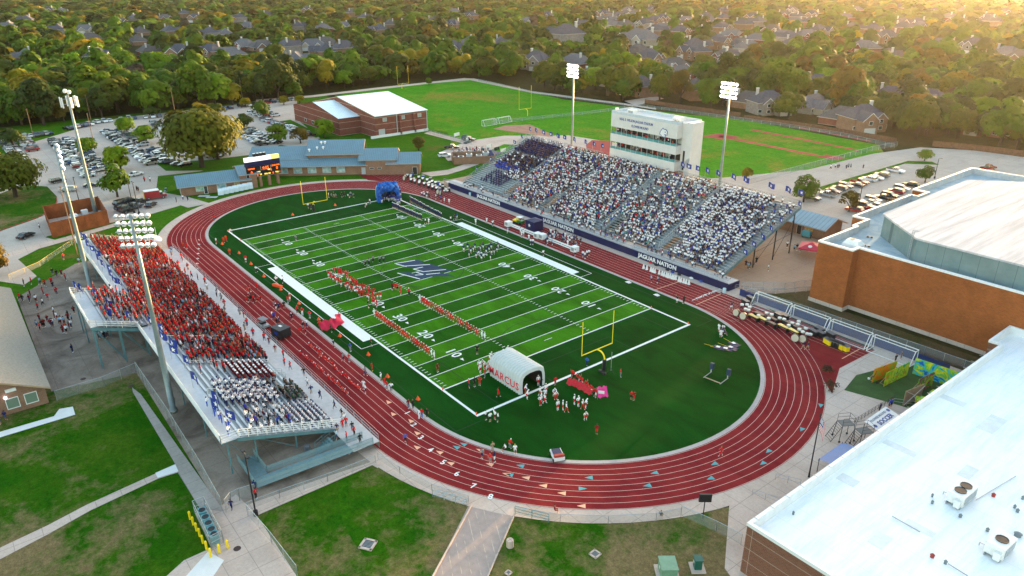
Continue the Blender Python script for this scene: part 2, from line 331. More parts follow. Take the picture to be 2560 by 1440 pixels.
def line(b, p, q, w, m, z):
    p, q = Vector((p[0], p[1], 0)), Vector((q[0], q[1], 0)); d = (q-p).normalized(); nn = Vector((-d.y, d.x, 0))*w/2
    b.poly([p-nn, q-nn, q+nn, p+nn], m, z)
for s in (-1, 1):                           # black soccer lines
    xe = s*54.6
    for (p, q) in (((xe, -20.15), (s*38.2, -20.15)), ((s*38.2, -20.15), (s*38.2, 20.15)), ((s*38.2, 20.15), (xe, 20.15)), ((xe, -9.2), (s*49.2, -9.2)), ((s*49.2, -9.2), (s*49.2, 9.2)), ((s*49.2, 9.2), (xe, 9.2)), ((s*56.6, -29.4), (s*56.6, -24.9)), ((s*56.6, 24.9), (s*56.6, 29.4))): line(b, p, q, .12, blk, .009)
    line(b, (-56.6, s*29.4), (56.6, s*29.4), .12, blk, .009)
    for i in range(8):
        a0, a1 = -.92+i*.23, -.92+(i+1)*.23; line(b, (s*(43.7-9.15*math.cos(a0)), 9.15*math.sin(a0)), (s*(43.7-9.15*math.cos(a1)), 9.15*math.sin(a1)), .12, blk, .009)
for i in range(40):
    a0, a1 = i*math.pi/20, (i+1)*math.pi/20; line(b, (9.3*math.cos(a0), 9.3*math.sin(a0)), (9.3*math.cos(a1), 9.3*math.sin(a1)), .14, blk, .009)
fm = struct(b.build('field_markings'))
for yd in range(-40, 41, 10):
    n = 50-abs(yd); sgn = 1 if yd > 0 else -1
    for s in (-1, 1):
        d = str(n); text('yard_number', d[0]+d[1], 2.75, TR(yd*Y, s*16.4, .018, 0 if s < 0 else math.pi), wl_, fm, 0, .045, sp=1.35)
        if yd:
            xa = yd*Y+sgn*2.5; bb = MB(); bb.poly([(xa, s*16.4+.32*s*1), (xa+sgn*.95, s*16.4+.1*s), (xa, s*16.4-.32*s)], wl_, .018); bb.build('yard_arrow', fm)
nb = mat('navy_turf', (.006, .035, .085), .9, .3, .8); b = MB(); Q = lambda x, y: G(640+x/4, 600+y/4)
for q in ([(1365, 235), (1590, 195), (1685, 215), (1655, 232), (1740, 240), (1850, 268), (1800, 276), (1505, 270)], [(1560, 290), (1660, 266), (1760, 272), (1905, 288), (2000, 316), (1860, 312), (1680, 322)], [(1405, 330), (1530, 322), (1590, 345), (1660, 335), (1590, 318), (1690, 322), (1850, 325), (1990, 365), (1800, 362), (1690, 378), (1640, 398)]): b.poly([Q(*p) for p in q], nb, .022)
for p, q in (((1385, 237), (1590, 203)), ((1400, 240), (1505, 266)), ((1480, 262), (1740, 245)), ((1570, 292), (1670, 271)), ((1575, 292), (1680, 319)), ((1670, 317), (1900, 296)), ((1415, 331), (1640, 391)), ((1600, 322), (1672, 345)), ((1672, 347), (1590, 352)), ((1700, 345), (1840, 331))): line(b, Q(*p), Q(*q), .28, wl_, .026)
b.build('field_emblem', fm)
sheet('green_swale', [(846, 1192), (872, 1196), (868, 1255), (884, 1308), (930, 1338), (962, 1358), (962, 1382), (915, 1392), (882, 1352), (856, 1302), (846, 1245)], grass_mat('lush_grass', (.012, .075, .002), (.030, .105, .003), (.05, .10, .006), .3, .12, 1.5), -.05, True)
# markings on the track
pk = mat('track_line', (.62, .42, .36), .8); pch = mat('peach_mark', (.72, .38, .24), .8); tl = mat('teal_mark', (.06, .30, .32), .8); b = MB(); LW = 1.12
for i in range(9): r = 31.85+i*LW; ring(b, r-.03, r+.03, pk, .010)
for i in range(9):
    yy = 32.25+i*LW; strip(49.5, yy-.028, 82.4 if i > 3 else 60, yy+.028, pk, .009); strip(-95, yy-.028, -46.5, yy+.028, pk, .009)
for p, q in (((1426, 724), (1424, 724)), ((1637.7, 724.4), (1696.7, 704.7)), ((1740, 762), (1802, 735)), ((2105, 897), (2150, 872))): line(b, G(*p), G(*q), .16, pch, .012)
def onlane(i, px, py):                     # a point of the bend moved to the middle of lane i
    p = G(px, py); cx = 49.5 if p.x > 49.5 else p.x; d = Vector((p.x-cx, p.y-.4, 0)).normalized(); r = 31.85+(i+.5)*LW
    return Vector((cx, .4, 0))+d*r, math.atan2(d.y, d.x)
for i, px, py, kind, s in [(4, 1032, 1127, 0, 1), (0, 1161, 1112, 1, 1), (1, 1128, 1132, 1, 1), (0, 1188, 1142, 0, 1), (2, 1225, 1166, 0, 1), (3, 1267, 1192, 0, 1), (3, 1275, 1193, 1, 1), (1, 1302, 1172, 1, 1), (3, 1312, 1214, 0, 1), (4, 1358, 1235, 0, 1), (5, 1408, 1254, 0, 1), (7, 1459, 1271, 0, 1), (2, 1478, 1202, 1, 1), (4, 1452, 1228, 1, -1), (2, 1654, 1202, 1, 1), (4, 1634, 1234, 1, 1), (3, 1811, 1176, 1, 1), (5, 1800, 1214, 1, 1), (5, 1932, 1131, 1, 1), (6, 1934, 1171, 1, 1), (6, 2015, 1075, 1, 1), (7, 2061, 1014, 1, 1), (1, 968, 1008, 0, 1), (2, 980, 1038, 0, 1), (3, 1060, 1163, 0, 1), (4, 1091, 1194, 0, 1), (1, 993, 1069, 0, 1), (2, 1010, 1102, 0, 1)]:
    c, a = onlane(i, px, py); d = Vector((math.cos(a), math.sin(a), 0)); e = Vector((d.y, -d.x, 0))*s
    b.poly([c+d*.4-e*.25, c-d*.4-e*.25, c+e*.85], tl if kind else pch, .013)
tm = struct(b.build('track_markings'))
for i, (px, py) in enumerate([(1018, 1032), (1034, 1062), (1052, 1094), (1076, 1125), (1108, 1156), (1142, 1185), (1183, 1215), (1226, 1242)]):
    p = G(px, py); q, a = onlane(i, px, py); text('lane_number', str(i+1), 1.35, TR(p.x, p.y, .014, a+math.pi/2+.1), wl_, tm, 0, .03)
    p = G(1735+i*9.7, 749-i*3.9); text('lane_number', str(i+1), 1.5, TR(p.x, p.y, .014, math.pi), wl_, tm, 0, .03)
for i, (px, py) in enumerate([(390, 800), (388, 843), (385, 888), (380, 937), (378, 986), (372, 1035), (370, 1090), (365, 1147)]):
    p = G(400+px/4, 400+py/4); text('lane_number', str(i+1), 1.3, TR(p.x, p.y, .014, math.pi/2), wl_, tm, 0, .02)
# pavements at the near end and left
sheet('stand_plaza', [(-56, -40.8), (56, -41.2), (56, -58.2), (52.5, -61.6), (9, -61.4), (7, -73.5), (-40, -73), (-54, -60)], conc_plaza, -.035)
b = MB()
b.poly([G(*p) for p in [(500, 1270), (555, 1262), (590, 1235), (640, 1285), (745, 1445), (410, 1445), (460, 1400), (522, 1372), (545, 1345), (492, 1268)]], conc_light, -.03)
b.poly([G(*p) for p in [(330, 968), (352, 985), (560, 1278), (500, 1272), (445, 1182), (437, 1158), (332, 980)]], conc_mat('gate_walk', (.33, .30, .27), (.2, .18, .16), 2.4), -.028)
b.poly([G(*p) for p in [(-20, 1378), (120, 1312), (215, 1262), (385, 1185), (438, 1160), (446, 1180), (395, 1196), (225, 1276), (120, 1335), (-20, 1408)]], conc_light, -.03)
b.poly([G(*p) for p in [(388, 1182), (438, 1160), (446, 1178), (394, 1194)]], mat('new_concrete', (.62, .63, .62), .8, .08, 1.), -.024)
b.poly([G(*p) for p in [(-10, 1082), (135, 1040), (148, 1022), (182, 1016), (188, 1036), (-10, 1096)]], MATS['new_concrete'], -.024)
b.poly([G(*p) for p in [(560, 1284), (650, 1250), (820, 1190), (925, 1155), (955, 1148), (945, 1170), (930, 1162), (660, 1280), (640, 1290)]], conc_light, -.029)
b.poly([G(*p) for p in [(460, 1445), (520, 1378), (560, 1400), (530, 1445)]], MATS['new_concrete'], -.026); struct(b.build('footpaths'))
dw = NT('driveway'); x, y, z = dw.sep(); v = dw.math('FRACT', dw.math('DIVIDE', dw.math('ADD', dw.math('MULTIPLY', x, .5), y), 1.15))
c = dw.mix(dw.ramp(dw.noise(1.2, 5), [(.3, 0.), (.7, 1.)]), (.36, .29, .26), (.29, .235, .21))
c = dw.mix(dw.math('MULTIPLY', dw.math('LESS_THAN', v, .09), dw.ramp(dw.noise(.8, 3), [(.45, 0.), (.6, .6)])), c, (.62, .50, .36)); dw.out(c)
sheet('driveway', [(1178, 1250), (1284, 1290), (1218, 1445), (1080, 1445)], dw.m, -.02, True)
b = MB()
for p, q in (((1180, 1262), (1080, 1445)), ((1284, 1292), (1218, 1445))):
    a, c = G(*p), G(*q); d = (c-a); b.box(((a+c)/2+Vector((0, 0, .05))), (d.length, .16, .16), math.atan2(d.y, d.x), conc_light)
struct(b.build('driveway_kerb'))
b = MB(); cur = [(-60, 655), (0, 576), (60, 556), (105, 540), (132, 522), (143, 505), (142, 494)]
for p, q in zip(cur, cur[1:]):
    a, c = G(*p), G(*q); d = c-a; b.box((a+c)/2, (d.length, .2, .26), math.atan2(d.y, d.x), redtrim)
struct(b.build('red_kerb'))
# ================================================================ grandstands
def rail(b, pts, h=1.1, m=None, rails=2, step=2.4, r=.03):
    m = m or steel
    for p, q in zip(pts, pts[1:]):
        p, q = Vector(p), Vector(q); L = (q-p).length; n = max(1, int(L/step))
        for k in range(1, rails+1): b.tube(p+Vector((0, 0, h*k/rails)), q+Vector((0, 0, h*k/rails)), r, 4, None, m)
        for i in range(n+1): c = p+(q-p)*i/n; b.tube(c, c+Vector((0, 0, h)), r, 4, None, m)
def panel(b, pts, h, m, z0=.08):
    for p, q in zip(pts, pts[1:]):
        p, q = Vector(p), Vector(q); b.add([p+Vector((0, 0, z0)), q+Vector((0, 0, z0)), q+Vector((0, 0, h)), p+Vector((0, 0, h))], [(0, 1, 2, 3)], m)
HR, HP, HZ, HY0, HZ0 = 31, .86, .312, 47.2, 1.9          # home stand: rows, pitch, rise, first row
HX0, HX1 = -50.5, 46.2
AISLES = [(-31.2, -33.6), (-12.8, -13.9), (8.2, 4.3), (27.1, 24.4)]
VOM = [-30.6, -13.2, 11.4, 29.3]
def hrow(r): return HY0+r*HP, HZ0+r*HZ
def hleft(r): return HX0-.08*r
home = thing('home_grandstand', 'long grey steel grandstand packed with white and navy spectators along the far straight', 'grandstand', (0, 0, 0))
seats = mat('bleacher_aluminium', (.40, .45, .47), .45, .18, 1.5, metal=.2, spec=.5); treads = mat('bleacher_tread', (.30, .335, .35), .5, .2, 1., metal=.2)
b = MB()
for r in range(HR):
    y, z = hrow(r); xs = [hleft(r)]+[0]*0
    segs = [(hleft(r), HX1)]
    if 1 <= r <= 6:                          # the stairwell openings cut through the lower rows
        segs = []; x = hleft(r)
        for v in VOM: segs.append((x, v-1.7)); x = v+1.7
        segs.append((x, HX1))
    for x0, x1 in segs: b.b2((x0, y-.30, z-.07), (x1, y+.56, z-.02), treads)
    for x0, x1 in segs:
        cuts = [x0]
        for a0, a1 in AISLES:
            a = a0+(a1-a0)*r/HR
            if x0 < a-.6 < x1: cuts += [a-.6, a+.6]
        cuts.append(x1)
        for i in range(0, len(cuts)-1, 2): b.b2((cuts[i], y+.22, z+.36), (cuts[i+1], y+.50, z+.42), seats)
    b.b2((hleft(r), y+.53, z-.02), (HX1, y+.56, z+.24), treads)
b.build('seating', home)
b = MB(); b.b2((-56, 43.35, 1.33), (49.8, 47.1, 1.45), mat('walk_deck', (.42, .42, .42), .6, .15, 1.2)); b.build('walkway_deck', home)
b = MB(); b.b2((-54, 43.2, 0), (50.0, 43.34, 1.62), navy); b.b2((50.0, 43.2, 0), (50.14, 47, 1.5), navy); fw = b.build('front_wall', home)
for k, (a, c) in enumerate([((1195, 493), (1247, 514)), ((1361, 558), (1430, 583)), ((1600, 640), (1686, 676))]):
    p, q = GY(*a, 43.2), GY(*c, 43.2); text('lettering', 'JAGUAR NATION', 1.35, TR((p.x+q.x)/2, 43.19, .82, 0, math.pi/2), white, fw, .01, .05, sx=(q.x-p.x)/9.6)
b = MB(); pts = [(-54, 43.45, 1.45), (49.8, 43.45, 1.45)]; rail(b, pts, 1.05, steel, 2, 2.4, .025); panel(b, pts, 1.0, chain); b.build('front_railing', home)
for s, x0 in ((0, None), (1, HX1+.1)):
    b = MB()
    for r in range(HR):
        if s == 0: x0 = hleft(r)-.05
        y, z = hrow(r)
        if r % 3 == 0: b.tube((x0, y, z-.1), (x0, y, z+1.3), .035, 4, None, steel)
    y0, z0 = hrow(-1); y1, z1 = hrow(HR); xa, xb = (hleft(-1)-.05, hleft(HR)-.05) if s == 0 else (x0, x0)
    for h in (.45, .9, 1.3): b.tube((xa, y0, z0+h), (xb, y1, z1+h), .035, 4, None, steel)
    b.add([(xa, y0, z0-.55), (xb, y1, z1-.55), (xb, y1, z1+.1), (xa, y0, z0+.1)], [(0, 1, 2, 3)], tealst)
    panel(b, [(xa, y0, z0+.0), (xb, y1, z1+.0)], 1.25, chain, .1); b.build('side_railing', home)
yb, zb = hrow(HR)
for pts in ([(-53.3, yb+.1, zb-.3), (-18, yb+.1, zb-.3)], [(10, yb+.1, zb-.3), (HX1, yb+.1, zb-.3)]): b = MB(); rail(b, pts, 1.7, steel, 3, 2.4); panel(b, pts, 1.7, chain); b.build('rear_railing', home)
for a0, a1 in AISLES:
    b = MB()
    for r in range(1, HR, 1):
        y, z = hrow(r); y2, z2 = hrow(r+1); a, a2 = a0+(a1-a0)*r/HR, a0+(a1-a0)*(r+1)/HR; b.path([(a, y, z), (a, y, z+.95), (a2, y2, z2+.95), (a2, y2, z2)], .035, 4, white)
    b.build('aisle_handrail', home)
for v in VOM:
    y0, z0 = hrow(0); y1, z1 = hrow(7); b = MB()
    b.add([(v-1.5, y0+.6, .1), (v+1.5, y0+.6, .1), (v+1.5, y1-.5, -.01), (v-1.5, y1-.5, -.01)], [(0, 1, 2, 3)], conc_brown)
    for k in range(9): b.b2((v-1.45, y0+.5+k*.55, 1.25-k*.14), (v+1.45, y0+1.05+k*.55, 1.3-k*.14), seats if k % 2 else treads)
    for s in (-1, 1): pts = [(v+s*1.62, y0+.1, z0+.05), (v+s*1.62, y1-.2, z1)]; rail(b, pts, 1.1, steel, 3, 1.5); panel(b, pts, 1.05, chain)
    pts = [(v-1.62, y1-.2, z1), (v+1.62, y1-.2, z1)]; rail(b, pts, 1.1, steel, 3, 1.5); panel(b, pts, 1.05, chain)
    b.build('stairwell', home)
b = MB()
for x in np.linspace(HX0+.8, HX1-.9, 9):
    for y in (58.8, 66.5, 73.2):
        z = HZ0+(y-HY0)/HP*HZ-.35; b.tube((x, y, 0), (x, y, z), .16, 6, None, dark)
    b.tube((x, 48, .9), (x, 73.6, HZ0+(73.6-HY0)/HP*HZ-.45), .16, 4, None, tealst)
    b.tube((x, 58.8, 0.4), (x, 66.5, 6.4), .05, 4, None, dark); b.tube((x, 66.5, .4), (x, 73.2, 8.5), .05, 4, None, dark); b.tube((x, 58.8, 3.6), (x, 73.2, 5), .05, 4, None, dark)
for y in (58.8, 66.5, 73.2):
    z = HZ0+(y-HY0)/HP*HZ-.5; b.tube((HX0+.8, y, z), (HX1-.9, y, z), .12, 4, None, dark)
b.build('support_frame', home)
b = MB(); rail(b, [(47, 48.0, .0), (50.1, 47.2, .1)], 1.1, steel, 2); rail(b, [(50.4, 45.4, 0), (57, 50.4, 0)], 1.1, steel, 2); b.build('end_railing', home)
# ---------------------------------------------------------------- visitors' stand
VR, VP, VZ, VY0, VZ0 = 15, .87, .285, -43.9, 1.5
VX0, VX1 = -52, 47
def vrow(r): return VY0-r*VP, VZ0+r*VZ
vis = thing('visitor_grandstand', 'smaller grey steel grandstand with red and white spectators at the lower left', 'grandstand', (0, 0, 0))
b = MB(); DX0, DX1 = -13, 4.6
for r in range(VR+8):
    y, z = vrow(r); x0, x1 = (VX0, VX1) if r < VR else (DX0, DX1)
    b.b2((x0, y-.56, z-.07), (x1, y+.3, z-.02), treads); b.b2((x0, y-.56, z-.02), (x1, y-.53, z+.2), treads)
    cuts = [x0]+[v for a in (-36, -20, -4, 12, 23, 33.5) for v in (a-.55, a+.55) if x0 < a < x1]+[x1]
    for i in range(0, len(cuts), 2): b.b2((cuts[i], y-.5, z+.36), (cuts[i+1], y-.22, z+.42), alu)
b.build('seating', vis)
ye, ze = vrow(VR); yd_, zd_ = vrow(VR+8); deck = mat('rear_deck', (.46, .50, .54), .5, .12, 1.5, metal=.1)
b = MB(); b.b2((VX0, ye-2.0, ze-.2), (DX0, ye+.3, ze-.08), deck); b.b2((DX1, ye-2.0, ze-.2), (VX1, ye+.3, ze-.08), deck); b.b2((DX0, yd_-1.9, zd_-.2), (DX1, yd_+.3, zd_-.08), deck); b.build('rear_walkway', vis)
b = MB(); b.b2((-47, -43.9, 1.08), (53.2, -40.0, 1.2), mat('front_deck', (.50, .49, .49), .65, .18, .9)); b.build('front_walkway', vis)
b = MB(); pts = [(-47, -40.05, 1.2), (53.2, -40.05, 1.2)]; rail(b, pts, 1.1, steel, 2, 2.4); panel(b, pts, 1.05, chain)
b.b2((-47, -40.02, .1), (53.2, -39.98, 1.1), steel); b.build('front_railing', vis)
b = MB(); vin = mesh_mat('vinyl_mesh', (.60, .66, .70), .78)
for pts in ([(VX0, ye+.3, ze), (VX0, ye-2, ze), (DX0, ye-2, ze), (DX0, yd_-1.9, zd_), (DX1, yd_-1.9, zd_), (DX1, ye-2, ze+.0), (VX1, ye-2, ze), (VX1, ye+.3, ze)],): rail(b, pts, 1.15, white, 3, 1.9, .05)
b.build('rear_railing', vis)
b = MB(); panel(b, [(DX1, ye-2.03, ze), (VX1, ye-2.03, ze)], 1.1, vin, .05); panel(b, [(VX0, ye-2.03, ze), (DX0, ye-2.03, ze)], 1.1, vin, .05); panel(b, [(DX0, yd_-1.93, zd_), (DX1, yd_-1.93, zd_)], 1.05, chain, .05); b.build('windscreen_panels', vis)
b = MB(); ys, zs = vrow(-1); 
for x in (VX1+.05, VX0-.05):
    rail(b, [(x, ye+.3, ze-.1), (x, ys+.6, zs+.2)], 1.25, white, 4, 1.2, .05); b.add([(x, ye, ze-.55), (x, ys, zs-.45), (x, ys, zs+.05), (x, ye, ze-.05)], [(0, 1, 2, 3)], tealst)
for x in (DX0-.03, DX1+.03):
    rail(b, [(x, ye-2, ze), (x, yd_-1.9, zd_)], 1.25, steel, 4, 1.0, .035); b.add([(x, ye-2, ze-.6), (x, yd_-1.9, zd_-.6), (x, yd_-1.9, zd_-.1), (x, ye-2, ze-.1)], [(0, 1, 2, 3)], tealst)
b.build('end_railing', vis)
for a in (-44, -36, -28, -20, 12, 23, 33.5):   # cross rails beside the aisles
    for r0 in (0, 4, 8, 12):
        b = MB(); y, z = vrow(r0); y2, z2 = vrow(r0+2.4); b.path([(a, y, z), (a, y, z+.9), (a, y2, z2+.9), (a, y2, z2)], .04, 4, white); b.build('aisle_handrail', vis)
for x in (-40, -26, -12, 2, 14.5, 27, 38.6): # front stair railings down to the walkway
    b = MB()
    for s in (0, 1.5): rail(b, [(x+s, -43.3, 1.2), (x+s, -45.4, 2.1)], 1.0, steel, 3, .9, .03)
    b.b2((x, -43.9, 1.25), (x+1.5, -43.4, 1.45), treads); b.build('front_steps', vis)
b = MB()
for x in list(np.linspace(VX0+1, VX1-1, 10))+[DX0+.3, DX1-.3]:
    deep = DX0 < x < DX1
    for y in [-49, -54.5, -58]+([-61.7, -65.4] if deep else []):
        z = VZ0+(VY0-y)/VP*VZ-.6
        if y == -58: z = ze-.3
        b.tube((x, y, 0), (x, y, min(z, zd_-.3)), .11, 5, None, tealst)
    b.tube((x, VY0, .8), (x, (yd_-1.6) if deep else ye-1.8, (zd_-.4) if deep else ze-.4), .12, 4, None, tealst)
    b.tube((x, -49, .3), (x, -54.5, 4.2), .05, 4, None, tealst); b.tube((x, -54.5, .3), (x, -58, 5), .05, 4, None, tealst)
    if deep: b.tube((x, -58, .3), (x, -61.7, 6.2), .06, 4, None, tealst); b.tube((x, -61.7, .3), (x, -65.4, 7.4), .06, 4, None, tealst)
b.tube((VX0, ye-1.8, ze-.35), (VX1, ye-1.8, ze-.35), .12, 4, None, tealst); b.tube((DX0, yd_-1.7, zd_-.35), (DX1, yd_-1.7, zd_-.35), .14, 4, None, tealst); b.build('support_frame', vis)
# ramp at the near end
ramp = thing('access_ramp', 'teal steel wheelchair ramp with mesh sides folding round the near end of the visitor stand', 'ramp', (0, 0, 0))
b = MB(); P0, P1, P2 = (52.6, -41.2, 1.15), (52.6, -55.8, .55), (44.5, -56.6, .15); ds = mat('ramp_deck', (.17, .27, .29), .5, .2, 2.)
b.add([(51.2, -41, 1.2), (53.4, -41, 1.2), (51.8, -56.8, .6), (49.6, -56.8, .6)], [(0, 1, 2, 3)], ds); b.add([(49.6, -54.6, .6), (49.6, -56.8, .6), (44.0, -56.6, .2), (44.0, -54.4, .2)], [(0, 1, 2, 3)], ds); b.build('deck', ramp)
for pts in ([(53.4, -41, 1.2), (51.8, -56.8, .6)], [(51.2, -41.5, 1.2), (49.6, -54.6, .6), (44, -54.4, .2)], [(51.8, -56.8, .6), (44, -56.6, .2)]):
    b = MB(); rail(b, pts, 1.1, tealst, 2, 2., .04); panel(b, pts, 1.05, mesh_mat('ramp_mesh', (.20, .30, .32), .6) if 'ramp_mesh' not in MATS else MATS['ramp_mesh']); b.build('railing', ramp)
for y in (-44, -50, -56): b = MB(); b.box((51.8+(y+44)*.1, y, .35), (.3, .3, .7), 0, concrete); b.build('footing', ramp)
st = thing('steel_stair', 'short teal steel stair dropping from the visitor stand walkway inside the ramp', 'stair', (48.6, -44, 0))
b = MB()
for k in range(6): b.box((0, -1.2-k*.35, 1.1-k*.19), (1.5, .38, .06), 0, tealst)
b.build('treads', st)
for s in (-1, 1): b = MB(); rail(b, [(s*.8, -.8, 1.2), (s*.8, -3.2, .1)], 1., tealst, 2, 1.2, .035); b.build('handrail', st)
tag((lambda b: (b.lathe([(.32, 0), (.38, .05), (.40, .95), (.36, 1.0)], 10, mat('grey_bin', (.10, .12, .14), .5), Matrix.Translation((47.6, -48.2, 0))), b.build('trash_bin'))[1])(MB()), 'grey wheeled trash bin under the near end of the visitor stand', 'bin')
# ================================================================ press box
pb = thing('press_box', 'tall pale stucco press box with two window bands standing behind the home stand', 'press box', (-5.2, 76, 0))
ZB, ZT = 11.6, 24.2; w = 12.1
b = MB()
def pbx(x0, x1, y0, y1, z0, z1, m): b.b2((x0, y0, z0), (x1, y1, z1), m)
pbx(-w, w, .25, 8, 0, ZB, brick3); b.build('lower_wall', pb)
b = MB()
for z0, z1, yo in ((ZB, 14.1, .0), (16.2, 18.4, .0), (20.4, ZT, .0)): pbx(-w, w, yo, 7.9, z0, z1, stucco)
for z0, z1 in ((14.1, 16.2), (18.4, 20.4)): pbx(-w+.2, w-.2, 3.2, 7.8, z0, z1, stucco)
pbx(w, w+1.6, 2.2, 8.2, ZB, ZT+.2, stucco); pbx(w+1.6, w+3.4, 2.0, 6.6, 0, ZT+.5, stucco); b.build('wall', pb)
pane = mat('tinted_pane', (.05, .10, .11), .08, .3, .5, spec=.9)
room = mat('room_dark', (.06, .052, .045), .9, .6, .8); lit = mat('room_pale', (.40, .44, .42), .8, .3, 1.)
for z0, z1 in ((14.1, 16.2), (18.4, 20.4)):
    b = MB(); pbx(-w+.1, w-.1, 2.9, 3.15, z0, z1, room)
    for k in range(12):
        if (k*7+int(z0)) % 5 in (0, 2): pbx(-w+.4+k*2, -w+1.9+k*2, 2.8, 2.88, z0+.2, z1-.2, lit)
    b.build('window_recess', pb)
    b = MB(); pbx(-w+.05, w-.05, .12, .17, z0, z0+.75, mat('counter_glass', (.10, .30, .30), .1, .3, .6, spec=.8))
    for k in range(13): pbx(-w+.03+k*(2*w-.14)/12, -w+.13+k*(2*w-.14)/12, .1, .22, z0, z1, alu)
    b.build('window_band', pb)
b = MB(); pbx(-w, w, .2, 7.7, ZT-.55, ZT-.5, alu); b.build('roof', pb)
b = MB(); par = mat('parapet', (.50, .56, .60), .7, .2, 2.)
for q in ((-w, w, 0, .25), (-w, w+1.6, 7.6, 7.9), (-w-.0, -w+.25, .25, 7.6), (w-.25, w, .25, 2.2)): pbx(*q, ZT, ZT+.75, par)
pbx(w+1.6, w+3.4, 2.0, 6.6, ZT+.5, ZT+.6, alu); b.build('parapet', pb)
for x, y, s in ((-8.2, 4.5, 1.5), (8.6, 4.6, 1.9)):
    b = MB(); b.box((x, y, ZT+.2), (2.4, 1.6, s), 0, white); b.box((x, y-.82, ZT+.2), (1.8, .05, s*.6), 0, steel); b.build('roof_unit', pb)
for x in (-11.2, 9.8, 11): b = MB(); b.lathe([(.1, ZT+.7), (.5, ZT+1.0), (.55, ZT+1.35), (.2, ZT+1.5)], 8, white, Matrix.Translation((x, 1.2, 0))); b.build('dish_antenna', pb)
navyt = mat('navy_letters', (.02, .06, .25), .5)
text('lettering', 'NEAL E. WILSON JAGUAR STADIUM', 1.0, TR(-2.6, -.01, 22.95, 0, math.pi/2), navyt, pb, .04, .012, sx=.78)
text('lettering', 'FLOWER MOUND', .98, TR(-1.0, -.01, 21.55, 0, math.pi/2), navyt, pb, .04, .012, sx=.80)
def relief(b, pts, m, z, sc, M): b.prism([((x-.5)*sc, (.5-y)*sc) for x, y in pts][::-1], 0, z, m, M)
b = MB(); M = TR(7.6, -.005, 21.4, 0, math.pi/2)
hd = [(.02, .62), (.06, .42), (.18, .25), (.30, .12), (.38, .02), (.50, .12), (.70, .10), (.88, .18), (.98, .34), (.98, .50), (.86, .52), (.98, .58), (.95, .68), (.80, .66), (.74, .82), (.60, .98), (.48, .86), (.30, .92), (.22, .74), (.08, .76)]
relief(b, hd, navyt, .05, 2.9, M); relief(b, [(.5+(x-.5)*.84, .5+(y-.5)*.82) for x, y in hd], white, .07, 2.9, M)
relief(b, [(.62, .36), (.74, .33), (.78, .42), (.66, .44)], navyt, .09, 2.9, M); relief(b, [(.60, .60), (.82, .58), (.80, .64), (.62, .70)], navyt, .09, 2.9, M); b.build('wall_emblem', pb)
b = MB(); rail(b, [(w+1, 0, 12.0), (w+3.2, 1.6, 14.5)], 1.1, steel, 3, 1.1); rail(b, [(w+1, 1.2, 12.0), (w+3.2, 1.9, 14.5)], 1.1, steel, 3, 1.1); pbx(w+.9, w+1.5, 2.05, 2.19, 12, 17.2, dark); b.build('outside_stair', pb)
# ================================================================ floodlight masts
lampm = mat('lamp_lens', (1, .95, 1.), .3, emit=1.6, ecol=(1, .93, 1.)); housing = mat('lamp_housing', (.62, .62, .66), .5)
bl = MB(); bl.lathe([(.16, -.35), (.34, -.05), (.38, 0)], 8, housing, Matrix.Rotation(rad(-90), 4, 'X')); lamp_me = bl.mesh('lamp')
bl = MB(); bl.lathe([(.36, 0), (.30, .07)], 10, lampm, Matrix.Rotation(rad(-90), 4, 'X')); lens_me = bl.mesh('lens')
def mast(x, y, h, face, label, rows, cols, tilt=20, skip=()):
    t = thing('floodlight_mast', label, 'floodlight', (x, y, 0), face, 'floodlight masts around the stadium')
    b = MB(); pm = mat('mast_steel', (.22, .27, .28), .45, .25, .6, metal=.3); b.lathe([(.62, 0), (.62, .5), (.45, .5), (.42, 8), (.30, 20), (.2, h)], 10, pm); b.build('pole', t, True)
    b = MB(); b.box((0, .45, 1.7), (.7, .3, 1.0), 0, steel); b.build('switch_box', t)
    b = MB()
    for r in range(rows): b.box((0, .12, h-.4-r*1.05), (cols*.82, .1, .12), 0, steel)
    for s in (-1, 1): b.box((s*cols*.28, .1, h-.4-(rows-1)*.52), (.08, .08, rows*1.0), 0, steel)
    b.build('crossarms', t)
    for r in range(rows):
        for c in range(cols):
            if (r, c) in skip: continue
            o = link('lamp', lamp_me, t); o.location = ((c-(cols-1)/2)*.82, .45, h-.4-r*1.05); o.rotation_euler = (rad(-tilt), 0, (c-(cols-1)/2)*.05)
            q = link('lens', lens_me, o)
    return t
mast(21.5, 76.6, 36.6, math.pi, 'tall mast with four glowing lamp rows behind the right half of the home stand', 4, 6, 22)
mast(-34.3, 76.6, 36.2, math.pi, 'tall mast with four glowing lamp rows at the band end of the home stand', 4, 6, 22)
mast(25.4, -59.9, 31.2, rad(58), 'tall mast with lit lamps rising in front of the near visitor stand', 5, 6, 22)
mast(-33.5, -60.3, 31.0, 0, 'tall mast with lit lamps at the far end of the visitor stand', 5, 4, 22)
ct = thing('cell_tower', 'tall pole topped with white antenna panels rising from the rust steel enclosure', 'antenna mast', (-89, -48.9, 0), rad(35))
b = MB(); b.lathe([(.6, 0), (.45, 8), (.34, 20), (.28, 33)], 10, MATS['mast_steel']); b.build('pole', ct, True)
b = MB()
for a in range(3):
    c, s = math.cos(a*2.1), math.sin(a*2.1); b.tube((0, 0, 32), (c*1.6, s*1.6, 32), .07, 4, None, steel); b.tube((c*1.6-s, s*1.6+c, 32), (c*1.6+s, s*1.6-c, 32), .05, 4, None, steel); b.tube((c*1.6-s, s*1.6+c, 30.7), (c*1.6+s, s*1.6-c, 30.7), .05, 4, None, steel); b.tube((0, 0, 30.7), (c*1.6, s*1.6, 30.7), .07, 4, None, steel)
b.build('platform', ct)
